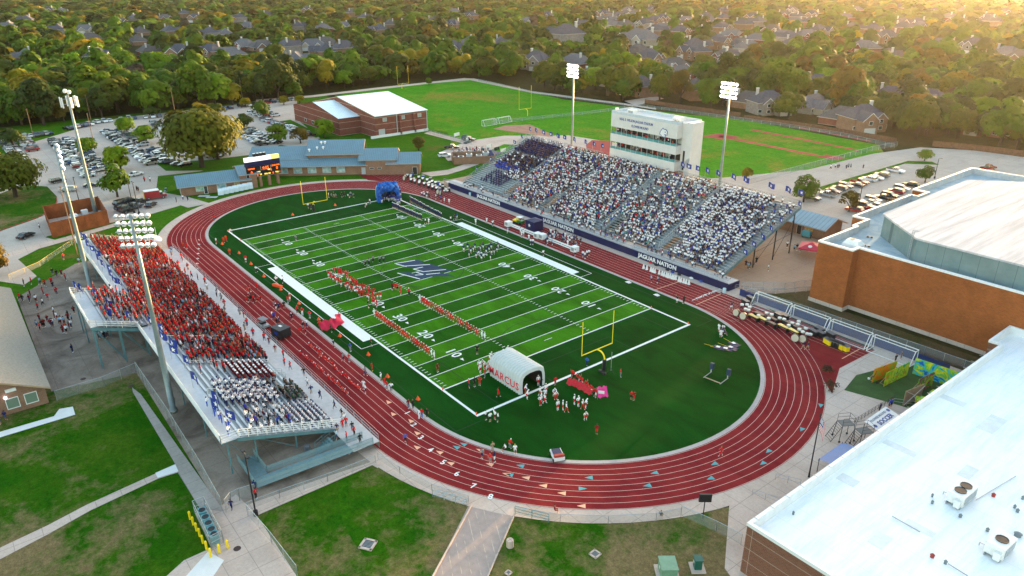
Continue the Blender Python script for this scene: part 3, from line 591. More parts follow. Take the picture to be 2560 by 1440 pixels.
for a in range(3):
    c, s = math.cos(a*2.1), math.sin(a*2.1)
    for k in (-1, 1): b = MB(); b.box((c*1.75-s*k*.9, s*1.75+c*k*.9, 31.2), (.25, .5, 2.6), a*2.1, white); b.build('antenna_panel', ct)
for x, y, z in ((.5, .4, 33.6), (-.9, .5, 33.8)): b = MB(); b.lathe([(.15, -.2), (.5, 0), (.55, .35), (.2, .5)], 10, white, Matrix.Translation((x, y, z))@Matrix.Rotation(1.3, 4, 'X')); b.build('dish', ct)
# ================================================================ buildings round the stadium
def gable(b, u0, u1, n0, n1, ze, zr, m, F, over=.5, nr=None, zb=None):   # roof along u with its ridge in the middle of n (or at nr)
    nr = (n0+n1)/2 if nr is None else nr; zb = ze if zb is None else zb
    P = lambda u, n, z: F(u, n, z)
    s0 = (zr-ze)/(nr-n0)*over; s1 = (zr-zb)/(n1-nr)*over
    b.roof(P(u0-over, n0-over, ze-s0), P(u1+over, n0-over, ze-s0), P(u1+over, nr, zr), P(u0-over, nr, zr), m)
    b.roof(P(u1+over, n1+over, zb-s1), P(u0-over, n1+over, zb-s1), P(u0-over, nr, zr), P(u1+over, nr, zr), m)
    for uu in (u0-over, u1+over):           # barge boards give the sheet its thickness
        for (na, za), (nb_, zb_) in (((n0-over, ze-s0), (nr, zr)), ((n1+over, zb-s1), (nr, zr))): b.add([P(uu, na, za), P(uu, nb_, zb_), P(uu, nb_, zb_-.3), P(uu, na, za-.3)], [(0, 1, 2, 3)], tan_)
    for nn, zz in ((n0-over, ze-s0), (n1+over, zb-s1)): b.add([P(u0-over, nn, zz), P(u1+over, nn, zz), P(u1+over, nn, zz-.28), P(u0-over, nn, zz-.28)], [(0, 1, 2, 3)], steel)
def frame(ox, oy, ang):
    c, s = math.cos(ang), math.sin(ang); return lambda u, n, z: (ox+u*c-n*s, oy+u*s+n*c, z)
def gwalls(b, u0, u1, n0, n1, ze, zr, m, F, z0=0, nr=None, zb=None):
    nr = (n0+n1)/2 if nr is None else nr; zb = ze if zb is None else zb
    b.add([F(u0, n0, z0), F(u1, n0, z0), F(u1, n0, ze), F(u0, n0, ze)], [(0, 1, 2, 3)], m); b.add([F(u1, n1, z0), F(u0, n1, z0), F(u0, n1, zb), F(u1, n1, zb)], [(0, 1, 2, 3)], m)
    for uu, k in ((u0, -1), (u1, 1)): b.add([F(uu, n0, z0), F(uu, n1, z0), F(uu, n1, zb), F(uu, nr, zr-.06), F(uu, n0, ze)], [tuple(range(5))[::k]], m)
def opening(name, parent, F, u, z, wd, h, n=0., m=None, fm=None, dep=.12):
    fm = fm or mat('window_frame', (.45, .42, .38), .6); m = m or glassd; b = MB()
    for a, c in (((u-wd/2-.1, z), (u-wd/2, z+h)), ((u+wd/2, z), (u+wd/2+.1, z+h)), ((u-wd/2-.1, z+h), (u+wd/2+.1, z+h+.1)), ((u-wd/2-.1, z-.1), (u+wd/2+.1, z))):
        q = [F(a[0], n-dep, a[1]), F(c[0], n-dep, a[1]), F(c[0], n-dep, c[1]), F(a[0], n-dep, c[1])]; r = [F(a[0], n+.02, a[1]), F(c[0], n+.02, a[1]), F(c[0], n+.02, c[1]), F(a[0], n+.02, c[1])]
        b.add(q+r, [(0, 1, 2, 3), (0, 4, 5, 1), (1, 5, 6, 2), (2, 6, 7, 3), (3, 7, 4, 0)], fm)
    o = b.build(name, parent); b = MB(); b.add([F(u-wd/2, n-.03, z), F(u+wd/2, n-.03, z), F(u+wd/2, n-.03, z+h), F(u-wd/2, n-.03, z+h)], [(0, 1, 2, 3)], m); b.build('pane', o); return o
# fieldhouse: low brick building with blue-grey roofs bent round the far end of the track
fh = thing('fieldhouse', 'low brick fieldhouse with blue-grey metal roofs curving behind the scoreboard', 'building', (0, 0, 0))
F0 = frame(-96.3, -24.5, rad(79)); F1 = frame(-101.5, 6.8, rad(56)); F2 = F1
walls = MB(); roofs = MB()
gwalls(walls, 0, 19.5, 0, 10, 3.4, 5.4, brick3, F0, nr=4.6); gable(roofs, 0, 19.5, 0, 10, 3.4, 5.4, roofblue, F0, 1.0, nr=4.6)
gwalls(walls, 17, 22, -.3, 12, 4.6, 6.0, brick3, F0); gable(roofs, 17, 23, -.3, 12, 4.6, 6.2, roofblue, F0, .3)
gwalls(walls, -.5, 29.5, 0, 15, 3.5, 5.0, brick3, F1)
roofs.roof(F1(-2, -1.2, 3.3), F1(30.2, -1.2, 3.3), F1(30.2, 4.2, 5.0), F1(-2, 4.2, 5.0), roofblue)
roofs.add([F1(-2, -1.2, 3.3), F1(30.2, -1.2, 3.3), F1(30.2, -1.2, 3.05), F1(-2, -1.2, 3.05)], [(0, 1, 2, 3)], steel)
gwalls(walls, 10, 27.8, 4.0, 13, 6.4, 9.2, brick3, F1, 4.8, nr=12.0); gable(roofs, 10, 27.8, 4.0, 13, 6.4, 9.3, roofblue, F1, .7, nr=12.0)
gwalls(walls, -9, 10, 4.0, 15, 5.0, 7.4, brick3, F1, 3, nr=11); gable(roofs, -9, 10, 3.4, 15, 5.0, 7.6, roofblue, F1, .5, nr=11)
gwalls(walls, 29.5, 39.5, -1, 12, 4.6, 7.0, brick3, F1, nr=7); gable(roofs, 27.5, 39.5, .4, 12, 4.9, 7.2, roofblue, F1, .5, nr=7)
gwalls(walls, 36.5, 47.2, -1.4, 9.5, 3.9, 6.0, brick3, F1, nr=5); gable(roofs, 36.5, 47.2, -1.4, 9.5, 3.9, 6.1, roofblue, F1, .5, nr=5)
walls.build('wall', fh); roofs.build('roof', fh)
art = mat('painted_window', (.10, .26, .30), .4, 0, .8, col2=(.45, .52, .52)); artg = mat('green_window', (.10, .30, .22), .4, 0, .9, col2=(.5, .55, .5))
for u in (2.6, 7.2, 11.8, 16.6, 21.2): opening('window', fh, F1, u, .9, 2.6, 1.7, 0, art)
for k, (u, wd, m) in enumerate(((5.2, 2.0, artg), (11.5, 2.6, art), (16, 1.4, mat('lit_window', (.30, .25, .12), .5)))): opening('window', fh, F0, u, 1.0, wd, 1.5, 0, m)
opening('door', fh, F0, 6.9, 0, .9, 2.3, 0, glassd, white); opening('door', fh, F1, 28.6, 0, 1.2, 2.3, 0, mat('pale_door', (.4, .45, .48), .4), steel); opening('door', fh, F1, 45.6, 0, 1.4, 2.4, -1.4, dark)
for u in (31.5, 34): opening('window', fh, F1, u, 2.0, 1.3, .45, -1)
FE = frame(-96.3, -24.5, rad(169)); 
for u, wd in ((2.2, 2.4), (4.9, 2.2)): opening('entrance', fh, lambda a, n, z: F0(n+.0, a, z), u, 0, wd, 2.5, 0, mat('blue_glass', (.03, .09, .16), .15, .3, .8) if u < 3 else glassd)
for u, n, z in ((13, 6.6, 7.3), (15, 6.6, 7.3), (14, 9.5, 8.4), (15.2, 9.6, 8.4), (10.6, 5.2, 6.9)):
    b = MB(); b.lathe([(.22, 0), (.22, .7), (.45, .7), (.4, 1.0), (.1, 1.1)], 8, white, Matrix.Translation(F1(u, n, z-.2))); b.build('roof_vent', fh)
# scoreboard on four brick pillars
sc = thing('scoreboard', 'black electronic scoreboard with orange digits on four brick pillars', 'scoreboard', (-92.6, -.2, 0), rad(90))
b = MB()
for x in (-4.4, -1.4, 1.4, 4.2): b.box((x, 0, 1.7), (.8, .8, 3.4), 0, brick3)
b.build('pillar', sc); dispm = mat('display_black', (.010, .012, .02), .35, .3, 1.)
b = MB(); b.b2((-5.6, -.4, 3.3), (5.4, .5, 6.6), dispm); b.b2((-5.6, -.42, 6.64), (5.4, .5, 8.1), navy); b.build('display', sc)
b = MB()
for x in (-5.62, 5.42): b.b2((x-.05, -.46, 3.25), (x+.05, .4, 6.65), steel)
b.b2((-5.6, -.46, 3.2), (5.4, .4, 3.29), steel); b.build('display_frame', sc)
lb = mat('backlit_panel', (.8, .78, .78), .5, emit=.07, ecol=(1, .95, .95))
for k in range(4): b = MB(); b.b2((-5.6+k*2.75+.03, -.5, 8.14), (-5.6+k*2.75+2.72, .5, 9.4), lb if k < 3 else mat('yellow_panel', (.8, .68, .2), .5, emit=.06)); b.build('sponsor_panel', sc)
og = mat('led_orange', (1, .16, .01), .5, emit=.11, ecol=(1, .13, .005)); yl = mat('led_yellow', (1, .75, .1), .5, emit=.10, ecol=(1, .72, .06))
def led(tx, x, z, s, m, sx=1): text('digits', tx, s, Matrix.Translation((x, -.42, z))@Matrix.Rotation(rad(90), 4, 'X'), m, sc, .01, .03, sx=sx)
led('4:05', .6, 5.75, 1.25, og, 1.0); led('0', -3.9, 4.7, 1.3, og); led('0', 4.2, 5.1, 1.3, og); led('VISITORS', -3.9, 5.9, .55, og, .95); led('JAGUARS', 3.9, 6.1, .62, og, 1.); led('1', -4.7, 3.75, .7, og); led('3', -2.2, 4.6, .8, og); led('0', -2.2, 3.75, .9, og); led('3', 2.3, 4.8, .8, og); led('0', 2.8, 3.75, .9, og); led('1', 5, 3.85, .7, og)
led('TOL', -3.8, 3.75, .6, yl); led('10', -1.2, 3.85, .75, yl); led('BALL ON', 1.0, 3.8, .6, yl, .8); led('TOL', 4.1, 3.85, .6, yl); led('POS', -1.6, 4.75, .45, yl); led('POS', 1.6, 5.0, .45, yl)
b = MB(); b.b2((-.9, -.45, 5.2), (2.2, -.41, 5.26), white); b.b2((-1, -.45, 5.2), (-.94, -.41, 6.4), white); b.b2((2.2, -.45, 5.2), (2.26, -.41, 6.4), white); b.build('clock_frame', sc)
for k in range(4): b = MB(); b.box((-2.2+k*1.05, .3, 9.9), (.8, .7, .9), 0, dark); b.box((-2.2+k*1.05, .25, 10.4), (.7, .6, .12), 0, white); b.build('speaker', sc)
# far gym
gm = thing('practice_gym', 'red brick gym with broad white metal roof beside the practice field', 'building', (0, 0, 0))
FG = frame(-148.6, 52.9, rad(90)); b = MB(); r = MB()           # u runs along +y, n along -x
gwalls(b, 0, 9.5, 0, 46, 7.2, 10.9, brick2, FG, nr=23, zb=7.2); gwalls(b, 9.5, 34.2, -13.0, 46, 8.7, 12.6, brick2, FG, nr=20, zb=7.6)
b.build('wall', gm); rw = roofwhite
r.roof(FG(-.5, -.6, 7.1), FG(9.5, -.6, 7.1), FG(9.5, 23, 10.95), FG(-.5, 23, 10.95), rw); r.roof(FG(9.5, 46.5, 7.1), FG(-.5, 46.5, 7.1), FG(-.5, 23, 10.95), FG(9.5, 23, 10.95), rw)
gable(r, 9.8, 34.2, -13, 46, 8.7, 12.7, rw, FG, .4, nr=20, zb=7.6); r.build('roof', gm)
for u in (14, 22.5, 30.5): opening('vent_grille', gm, FG, u, 6.2, 1.6, 1.3, -13, steel, alu)
for u in (16.5,): opening('roller_door', gm, FG, u-4.2, .3, 2.6, 2.8, -13, mat('grey_door', (.4, .4, .4), .6), alu)
FS = lambda u, n, z: (-148.6-u, 52.9+n, z)
for u in (10, 18, 26, 34): opening('window', gm, FS, u, 1.3, 2.0, 1.2, 0)
opening('window', gm, FS, 16.0, 2.2, 1.6, 1.4, 0, alu)
b = MB(); b.b2((-135.6, 60, -.05), (-134.9, 87, .9), white)
for u in (9.7, 19.5, 34.0): b.box(FG(u, -13.1 if u > 9.8 else -.1, 4.2), (.25, .25, 8.2), 0, alu)
b.build('downpipe', gm)
for u in (21, 27.8): b = MB(); b.box(FG(u, -13.35, 4.2), (.7, .9, 8.2), 0, brick2); b.build('pilaster', gm)
# concession hut behind the home stand, equipment enclosure
hut = thing('concession_hut', 'small brick concession hut with ribbed blue roof beyond the right end of the home stand', 'building', (0, 0, 0))
FH = frame(27, 87.5, 0); b = MB(); r = MB(); gwalls(b, 0, 18.5, 0, 8.5, 3.3, 4.9, brick3, FH); b.build('wall', hut); gable(r, 0, 18.5, 0, 8.5, 3.3, 5.0, seam_mat('light_blue_roof', (.20, .32, .38), 1.1), FH, .9); r.build('roof', hut)
opening('door', hut, FH, 12, 0, 1.2, 2.3, 0, dark); opening('serving_window', hut, FH, 5, 1.0, 3, 1.3, 0, dark)
enc = thing('brick_enclosure', 'low brick equipment enclosure holding pale machinery near the fieldhouse gable', 'enclosure', (0, 0, 0))
FB = frame(*G(1133, 412)[:2], rad(60)); b = MB()
for u0, u1, n0, n1 in ((0, 15, 0, .3), (0, 15, 8, 8.3), (0, .3, 0, 8), (14.7, 15, 0, 8)): b.prism([FB(u0, n0, 0)[:2], FB(u1, n0, 0)[:2], FB(u1, n1, 0)[:2], FB(u0, n1, 0)[:2]], 0, 2.6, brick3)
b.build('wall', enc)
for u, n, h in ((3, 3, 2.2), (6, 4, 2.8), (9.5, 3.6, 2.4), (12, 5, 3)): b = MB(); b.box(FB(u, n, h/2), (2.0, 2.2, h), rad(60), alu); b.lathe([(.7, 0), (.7, .2)], 10, dark, Matrix.Translation(FB(u, n, h))); b.build('chiller_unit', enc)
# arena (large brick gym) on the right
ar = thing('brick_arena', 'massive orange brick arena with pale stepped roof at the right edge', 'building', (0, 0, 0))
pl = [(63, 52.3), (70, 52.3), (70, 54.6), (135, 54.6), (135, 145), (57.6, 137), (57.6, 110), (61, 110), (61, 100), (57.8, 100), (57.8, 71.5), (61.5, 71.5), (61.5, 64.5), (63, 64.5)]
pl = [(63, 52.3), (70, 52.3), (70, 54.6), (140, 54.6), (140, 142), (57.2, 137.5), (57.2, 104), (60.6, 104), (60.6, 99), (59.0, 99), (59.0, 72.6), (62.2, 72.6), (62.2, 66.5), (63, 66.5)]
b = MB(); b.prism(pl, 0, 12.75, brick, cap=False); b.build('wall', ar)
def inset(p, d):
    out = []; n = len(p)
    for i in range(n):
        a, c, e = Vector(p[i-1]), Vector(p[i]), Vector(p[(i+1) % n]); d1 = (c-a).normalized(); d2 = (e-c).normalized(); n1 = Vector((-d1.y, d1.x)); n2 = Vector((-d2.y, d2.x)); bis = (n1+n2).normalized(); out.append(tuple(c+bis*d/max(.4, bis.dot(n1))))
    return out
pi = inset(pl, .45); po = inset(pl, -.08); n = len(pl); b = MB()
cap = mat('coping', (.72, .72, .72), .5, .08, 1.); memb = NT('grey_membrane'); memb = memb.out(memb.mix(memb.ramp(memb.noise(.25, 5, None, .6, 1.), [(.4, 0.), (.62, 1.)]), (.26, .36, .42), (.36, .45, .49)))
b.add([(x, y, 12.78) for x, y in po]+[(x, y, 12.78) for x, y in pi], [(i, (i+1) % n, n+(i+1) % n, n+i) for i in range(n)], cap)
b.add([(x, y, 12.45) for x, y in po]+[(x, y, 12.78) for x, y in po], [(i, (i+1) % n, n+(i+1) % n, n+i) for i in range(n)], cap); b.build('coping', ar)
b = MB(); b.add([(x, y, 11.2) for x, y in pi]+[(x, y, 12.78) for x, y in pi], [(n+i, n+(i+1) % n, (i+1) % n, i) for i in range(n)], mat('parapet_lining', (.42, .46, .49), .6, .25, .9)); b.poly(pi, memb, 11.2); b.build('lower_roof', ar)
up = [(69.5, 71.5), (80.5, 61.5), (140, 61.5), (140, 137), (73, 137), (66.5, 108), (66.5, 71.5+3)]
up = [(67.2, 68.8), (78.2, 59.0), (140, 59.0), (140, 141), (76, 118), (66.8, 109.5)]
um = NT('metal_upper_wall'); x, y, z = um.sep(); um = um.out(um.mix(um.math('LESS_THAN', um.math('FRACT', um.math('DIVIDE', um.math('ADD', x, y), 2.9)), .03), um.mix(um.ramp(um.noise(.4, 4), [(.3, 0.), (.7, 1.)]), (.13, .20, .21), (.18, .255, .265)), (.09, .14, .15)))
b = MB(); b.prism(up, 11.2, 15.6, um, cap=False); b.build('upper_wall', ar)
rm = NT('pale_membrane'); x, y, z = rm.sep(); v = rm.noise(.5, 5, rm.comb(rm.math('MULTIPLY', rm.math('ADD', x, rm.math('MULTIPLY', y, .0)), 1.0), rm.math('MULTIPLY', y, .06), 0), .7)
rm = rm.out(rm.mix(rm.ramp(v, [(.38, 0.), (.62, 1.)]), (.36, .37, .40), (.56, .56, .58)))
b = MB(); uo = inset(up, -.35); b.prism(uo, 15.6, 15.95, rm); b.build('upper_roof', ar)
b = MB(); bp = inset(pl, -.12); b.add([(x, y, 0) for x, y in bp]+[(x, y, .75) for x, y in bp]+[(x, y, .75) for x, y in pl], [(i, (i+1) % n, n+(i+1) % n, n+i) for i in range(n)]+[(n+i, n+(i+1) % n, 2*n+(i+1) % n, 2*n+i) for i in range(n)], conc_light); b.build('plinth', ar)
b = MB(); M = Matrix.Translation((67.3, 57.6, 11.2)); b.prism([(-1.7, -1.2), (1.7, -1.2), (1.7, 1.2), (-1.7, 1.2)], 0, .9, white, M); b.add([(-1.7, -1.2, .9), (1.7, -1.2, .9), (1.7, 1.2, .9), (-1.7, 1.2, .9), (-1.1, -.7, 1.7), (1.1, -.7, 1.7), (1.1, .7, 1.7), (-1.1, .7, 1.7)], [(0, 1, 5, 4), (1, 2, 6, 5), (2, 3, 7, 6), (3, 0, 4, 7), (4, 5, 6, 7)], white, M); b.lathe([(.5, 1.71), (.5, 1.75)], 10, dark, M@Matrix.Translation((-.3, .0, 0))); b.build('roof_unit', ar)
b = MB()
for s in (-.25, .25): b.path([(77.0+s, 59.55-s, 11.2), (77.0+s, 59.55-s, 16.9), (77.6+s, 60.2-s, 16.9)], .05, 4, steel)
for k in range(17): b.tube((76.75, 59.8, 11.5+k*.32), (77.25, 59.3, 11.5+k*.32), .03, 4, None, steel)
b.build('ladder', ar)
b = MB()
for k in range(9): b.lathe([(.18, 0), (.18, .12)], 8, dark, Matrix.Translation((80+k*2.2, 56.6, 11.2)))
for x, y in ((64.6, 56), (68.3, 60.5), (69.0, 60.6), (66, 66), (66.7, 66.2)): b.lathe([(.28, 0), (.2, .25)], 8, dark, Matrix.Translation((x, y, 11.2)))
b.build('roof_drain', ar)
# white roofed building, bottom right
wr = thing('white_roof_building', 'brick building with broad white flat roof filling the bottom right corner', 'building', (0, 0, 0))
pw = [(98.35, -20.05), (175, -20.05), (175, 54.3), (97.2, 54.3), (97.2, 45.9), (98.9, 45.9)]
H = 6.8; n = len(pw); pi = inset(pw, .35); b = MB(); wb = NT('wall_brick'); x, y, z = wb.sep(); u = wb.math('ADD', x, y)
k = wb.math('MAXIMUM', wb.math('LESS_THAN', wb.math('FRACT', wb.math('DIVIDE', z, 1.75)), .028), wb.math('LESS_THAN', wb.math('FRACT', wb.math('DIVIDE', wb.math('ADD', u, 1.), 8.)), .005))
bt = wb.n.new('ShaderNodeTexBrick'); wb.l.new(wb.comb(u, z, 0), bt.inputs[0]); bt.inputs['Scale'].default_value = 1; bt.inputs['Brick Width'].default_value = .4; bt.inputs['Row Height'].default_value = .2; bt.inputs['Mortar Size'].default_value = .02
bt.inputs['Color1'].default_value = (.20, .085, .055, 1); bt.inputs['Color2'].default_value = (.155, .064, .042, 1); bt.inputs['Mortar'].default_value = (.19, .12, .09, 1)
wb = wb.out(wb.mix(k, bt.outputs[0], (.40, .31, .25))); b.prism(pw, 0, H-.02, wb, cap=False); b.build('wall', wr)
b = MB(); po = inset(pw, -.06); b.add([(x, y, H) for x, y in po]+[(x, y, H) for x, y in pi]+[(x, y, H-.4) for x, y in po], [(i, (i+1) % n, n+(i+1) % n, n+i) for i in range(n)]+[(2*n+i, 2*n+(i+1) % n, (i+1) % n, i) for i in range(n)], cap); b.build('coping', wr)
wm = NT('white_membrane'); x, y, z = wm.sep(); v = wm.noise(.6, 6, wm.comb(x, wm.math('MULTIPLY', y, .12), 0), .75); v2 = wm.noise(.10, 4)
c = wm.mix(wm.ramp(v, [(.46, 0.), (.70, .8)]), (.80, .82, .83), (.56, .65, .68)); g = wm.math('LESS_THAN', wm.math('FRACT', wm.math('DIVIDE', y, 3.05)), .012); c = wm.mix(wm.math('MULTIPLY', g, .8), c, (.55, .62, .64))
wm.b.inputs['Roughness'].default_value = .6; wm = wm.out(c)
b = MB(); b.poly(pi, wm, H-1.35); b.add([(x, y, H-1.35) for x, y in pi]+[(x, y, H) for x, y in pi], [(n+i, n+(i+1) % n, (i+1) % n, i) for i in range(n)], mat('parapet_white', (.68, .70, .71), .6, .12, .8))
b.build('roof', wr)
b = MB()
for k in range(23): b.box((98.6, -18.8+k*2.9, H+.012), (.62, .07, .02), 0, steel)
b.build('coping_joint', wr); RZ = H-1.35
for k, (px, py, sx, sy) in enumerate([(2250, 1120, 4, 1.2), (2120, 1200, 2.2, 1.6), (2420, 1180, 1.4, 3), (2300, 1320, 3, 1), (2480, 1060, 2, 5), (2200, 1350, 1.5, 2.5), (2380, 1000, 3.5, 1.3)]):
    p = G(px, py, RZ); b = MB(); b.box((p.x, p.y, RZ+.012), (sx, sy, .02), 0, mat('patch_grey', (.66, .70, .71), .7, .15, 1.)); b.build('roof_patch', wr)
for q in ([(2230, 1290), (2300, 1330)], [(2370, 1409), (2420, 1440)], [(2440, 1250), (2540, 1190)]): b = MB(); b.path([tuple(G(*a, RZ+.12)) for a in q], .05, 5, steel); b.build('conduit', wr)
def rooftop(px, py, name, L=3.6, wd=1.9, fans=2):
    p = G(px, py, RZ); b = MB(); M = TR(p.x, p.y, RZ+.25, rad(-2))
    b.box((0, 0, .75), (wd, L, 1.3), 0, white, M); b.box((wd*.5+.02, 0, .7), (.05, L*.8, .9), 0, steel, M); b.box((wd*.25, -L*.5-.25, .55), (.6, .5, .9), 0, white, M); o = tag(b.build('rooftop_unit'), name, 'rooftop unit', 'white air handlers on the white flat roof')
    for k in range(fans): b = MB(); b.lathe([(.62, 1.40), (.62, 1.5), (.5, 1.46), (.12, 1.46)], 14, dark, M@Matrix.Translation((0, (k-(fans-1)/2)*1.35, 0))); b.build('fan', o)
    b = MB()
    for s in (-1, 1): b.box((s*.7, 0, -.12), (.12, L+.3, .24), 0, steel, M)
    b.path([(-1.1, -.6, .2), (-1.6, -.6, .2), (-1.6, -.6, -.2)], .04, 5, steel, M); b.build('base_rail', o)
rooftop(2400, 1250, 'white rooftop unit with two dark fans nearer the parapet corner', 3.6, 1.8, 2); rooftop(2495, 1380, 'white rooftop unit with a single dark fan nearer the bottom right corner', 3.0, 1.8, 1)
for k, (px, py, r) in enumerate([(2483, 1241, .2), (2330, 1393, .2), (2363, 1409, .16), (2544, 1340, .34), (2330, 1259, .14), (2330, 1242, .12), (2400, 1293, .16), (1983, 1286, .12), (2468, 1328, .16), (2536, 1270, .14), (2543, 1280, .16), (2556, 1248, .14)]):
    p = G(px, py, RZ); b = MB(); b.lathe([(r, 0), (r*.9, .25), (r*1.25, .3), (r*.3, .5)], 10, redtrim if r == .2 else mat('vent_grey', (.16, .19, .20), .5)); o = tag(b.build('roof_vent'), ['red capped roof vent above the two fan unit', 'red capped roof vent left of the single fan unit', 'small vent pipe on the pale patch by the red vent', 'grey louvred vent by the right edge', 'thin pipe left of the two fan unit', 'stub pipe beside the two fan unit', 'pipe just below the two fan unit', 'lone pipe close to the long parapet', 'pipe up from the single fan unit', 'pipe between vents at the right edge', 'second pipe between vents at the right edge', 'topmost pipe at the right edge'][k], 'roof vent', 'pipes and vents on the white roof'); o.location = (p.x, p.y, RZ)
# shingle roofed building, lower left edge
lb_ = thing('ticket_building', 'brick building with grey shingle roof cut by the left edge', 'building', (0, 0, 0))
FL = lambda u, n, z: (10.6-u, -73.8-n, z); shin = mat('tan_shingle', (.30, .27, .22), .9, .25, 3.)
b = MB(); r = MB(); gwalls(b, 0, 48, .5, 12.5, 3.2, 6.2, brick3, lambda u, n, z: (10.6-u, -73.8-n, z)); b.build('wall', lb_); gable(r, 0, 48, 0.5, 12.5, 3.2, 6.2, shin, FL, .7)
r.build('roof', lb_)
FLE = lambda u, n, z: (10.6-n, -74.3-u, z)
for u in (2.0, 4.4): opening('window', lb_, FLE, u, .9, 1.5, 1.6, 0, mat('green_glass', (.14, .20, .15), .3), white)
b = MB(); b.lathe([(.18, -.1), (.22, .15)], 8, mat('wall_lamp', (1, .85, 1), .4, emit=.7, ecol=(1, .8, 1)), Matrix.Translation((10.85, -79.4, 2.9))); b.build('wall_lamp', lb_)
b = MB(); b.b2((10.6, -79.2, 3.6), (10.75, -77.8, 4.1), white); b.build('vent_panel', lb_)
# rust steel enclosure round the cell tower
en = thing('rust_enclosure', 'rust brown steel walled compound around the foot of the cell tower', 'enclosure', (0, 0, 0)); cort = mat('corten', (.26, .075, .022), .85, .4, .5)
q = [(-96, -60), (-78, -61), (-81, -47.4), (-97, -46.4)]; b = MB()
for p, s in zip(q, q[1:]+q[:1]):
    p, s = Vector(p), Vector(s); d = s-p; n_ = int(d.length/2.4)
    for k in range(n_): c = p+d*(k+.5)/n_; b.box((c.x, c.y, 1.95), (d.length/n_-.05, .12, 3.9), math.atan2(d.y, d.x), cort); e = p+d*k/n_; b.box((e.x, e.y, 2.0), (.16, .2, 4.0), math.atan2(d.y, d.x), cort)
b.build('wall_panel', en)
for x, y, sx in ((-90, -54, 2.2), (-86.5, -54.5, 4), (-93, -51, 1.2)): b = MB(); b.box((x, y, .9), (sx, 1.5, 1.8), .1, white); b.box((x, y-.77, .9), (sx*.7, .04, 1.0), .1, steel); b.build('equipment_cabinet', en)
# ================================================================ field equipment
def goalpost(x, face, label, h=9.1, w=7.1, pad=True, y=0):
    t = thing('goalpost', label, 'goalpost', (x, y, 0), face, 'yellow goalposts'); ym = mat('goal_yellow', (.78, .60, .01), .4)
    b = MB(); b.path([(0, 0, 0), (0, 0, 1.9)]+[(1.2-1.2*math.cos(a), 0, 1.9+1.2*math.sin(a)) for a in (.25, .5, .8, 1.1, 1.35, 1.57)]+[(1.8, 0, 3.1)], .13, 8, ym); b.build('gooseneck', t)
    b = MB(); b.tube((1.8, -w/2, 3.1), (1.8, w/2, 3.1), .085, 8, None, ym); b.build('crossbar', t)
    for s in (-1, 1): b = MB(); b.tube((1.8, s*w/2, 3.0), (1.8, s*w/2, h), .06, 6, None, ym); b.build('upright', t)
    if pad: b = MB(); b.lathe([(.32, 0), (.34, .05), (.34, 1.9), (.3, 1.95)], 10, dark); b.build('post_pad', t)
goalpost(57.2, math.pi, 'tall yellow goalpost with black padded base behind the near end zone', 9.2); goalpost(-57.2, 0, 'tall yellow goalpost at the scoreboard end of the turf', 9.6)
p = G(1005, 222); goalpost(p.x, 0, 'yellow goalpost at the far tree line of the practice field', 13, 7.3, False, p.y); p = G(1319, 290); goalpost(p.x, math.pi, 'yellow goalpost in the middle of the practice grass', 13.5, 7.3, False, p.y)
def soccer_goal(x, y, rz, w, label, h=2.44, d=2.0, g='white soccer goals lined up along the navy fence'):
    t = thing('soccer_goal', label, 'soccer goal', (x, y, 0), rz, g); b = MB(); r = .065
    for s in (-1, 1): b.path([(s*w/2, -d, .06), (s*w/2, 0, .06), (s*w/2, 0, h), (s*w/2, -d*.45, h), (s*w/2, -d, .06)], r, 5, white)
    for yy, z in ((0, h), (-d*.45, h), (-d, .06)): b.tube((-w/2, yy, z), (w/2, yy, z), r, 5, None, white)
    b.build('frame', t); b = MB()
    b.add([(-w/2, -d, .06), (w/2, -d, .06), (w/2, -d*.45, h), (-w/2, -d*.45, h)], [(0, 1, 2, 3)], netm); b.add([(-w/2, -d*.45, h), (w/2, -d*.45, h), (w/2, 0, h), (-w/2, 0, h)], [(0, 1, 2, 3)], netm)
    for s in (-1, 1): b.add([(s*w/2, -d, .06), (s*w/2, 0, .06), (s*w/2, 0, h), (s*w/2, -d*.45, h)], [(0, 1, 2, 3)], netm)
    b.build('net', t)
for k, x in enumerate((61.0, 69.0, 77.0, 84.9)): soccer_goal(x, 43.1-.12*k, 0, 7.4, ['white soccer goal nearest the home stand, behind the big drums', 'second soccer goal from the home stand along the navy fence', 'third soccer goal from the home stand, behind the black amplifier rack', 'soccer goal nearest the painted art panels'][k], h=2.45, d=2.4)
p = G(1220, 312); soccer_goal(p.x, p.y, math.pi/2+.1, 7.3, 'left of two small white soccer goals on the practice field', g='white soccer goals on the practice field'); p = G(1257, 306); soccer_goal(p.x, p.y, math.pi/2+.1, 7.3, 'right of two small white soccer goals on the practice field', g='white soccer goals on the practice field')
b = MB(); b.b2((52.8, 43.45, 0), (93.5, 43.6, 1.45), mat('barrier_navy', (.008, .03, .14), .6, .3, .5)); pts = [(53.2, 45.2, .1), (100, 46.6, .1)]; o = tag(b.build('navy_barrier'), 'navy padded barrier wall running behind the row of soccer goals', 'barrier')
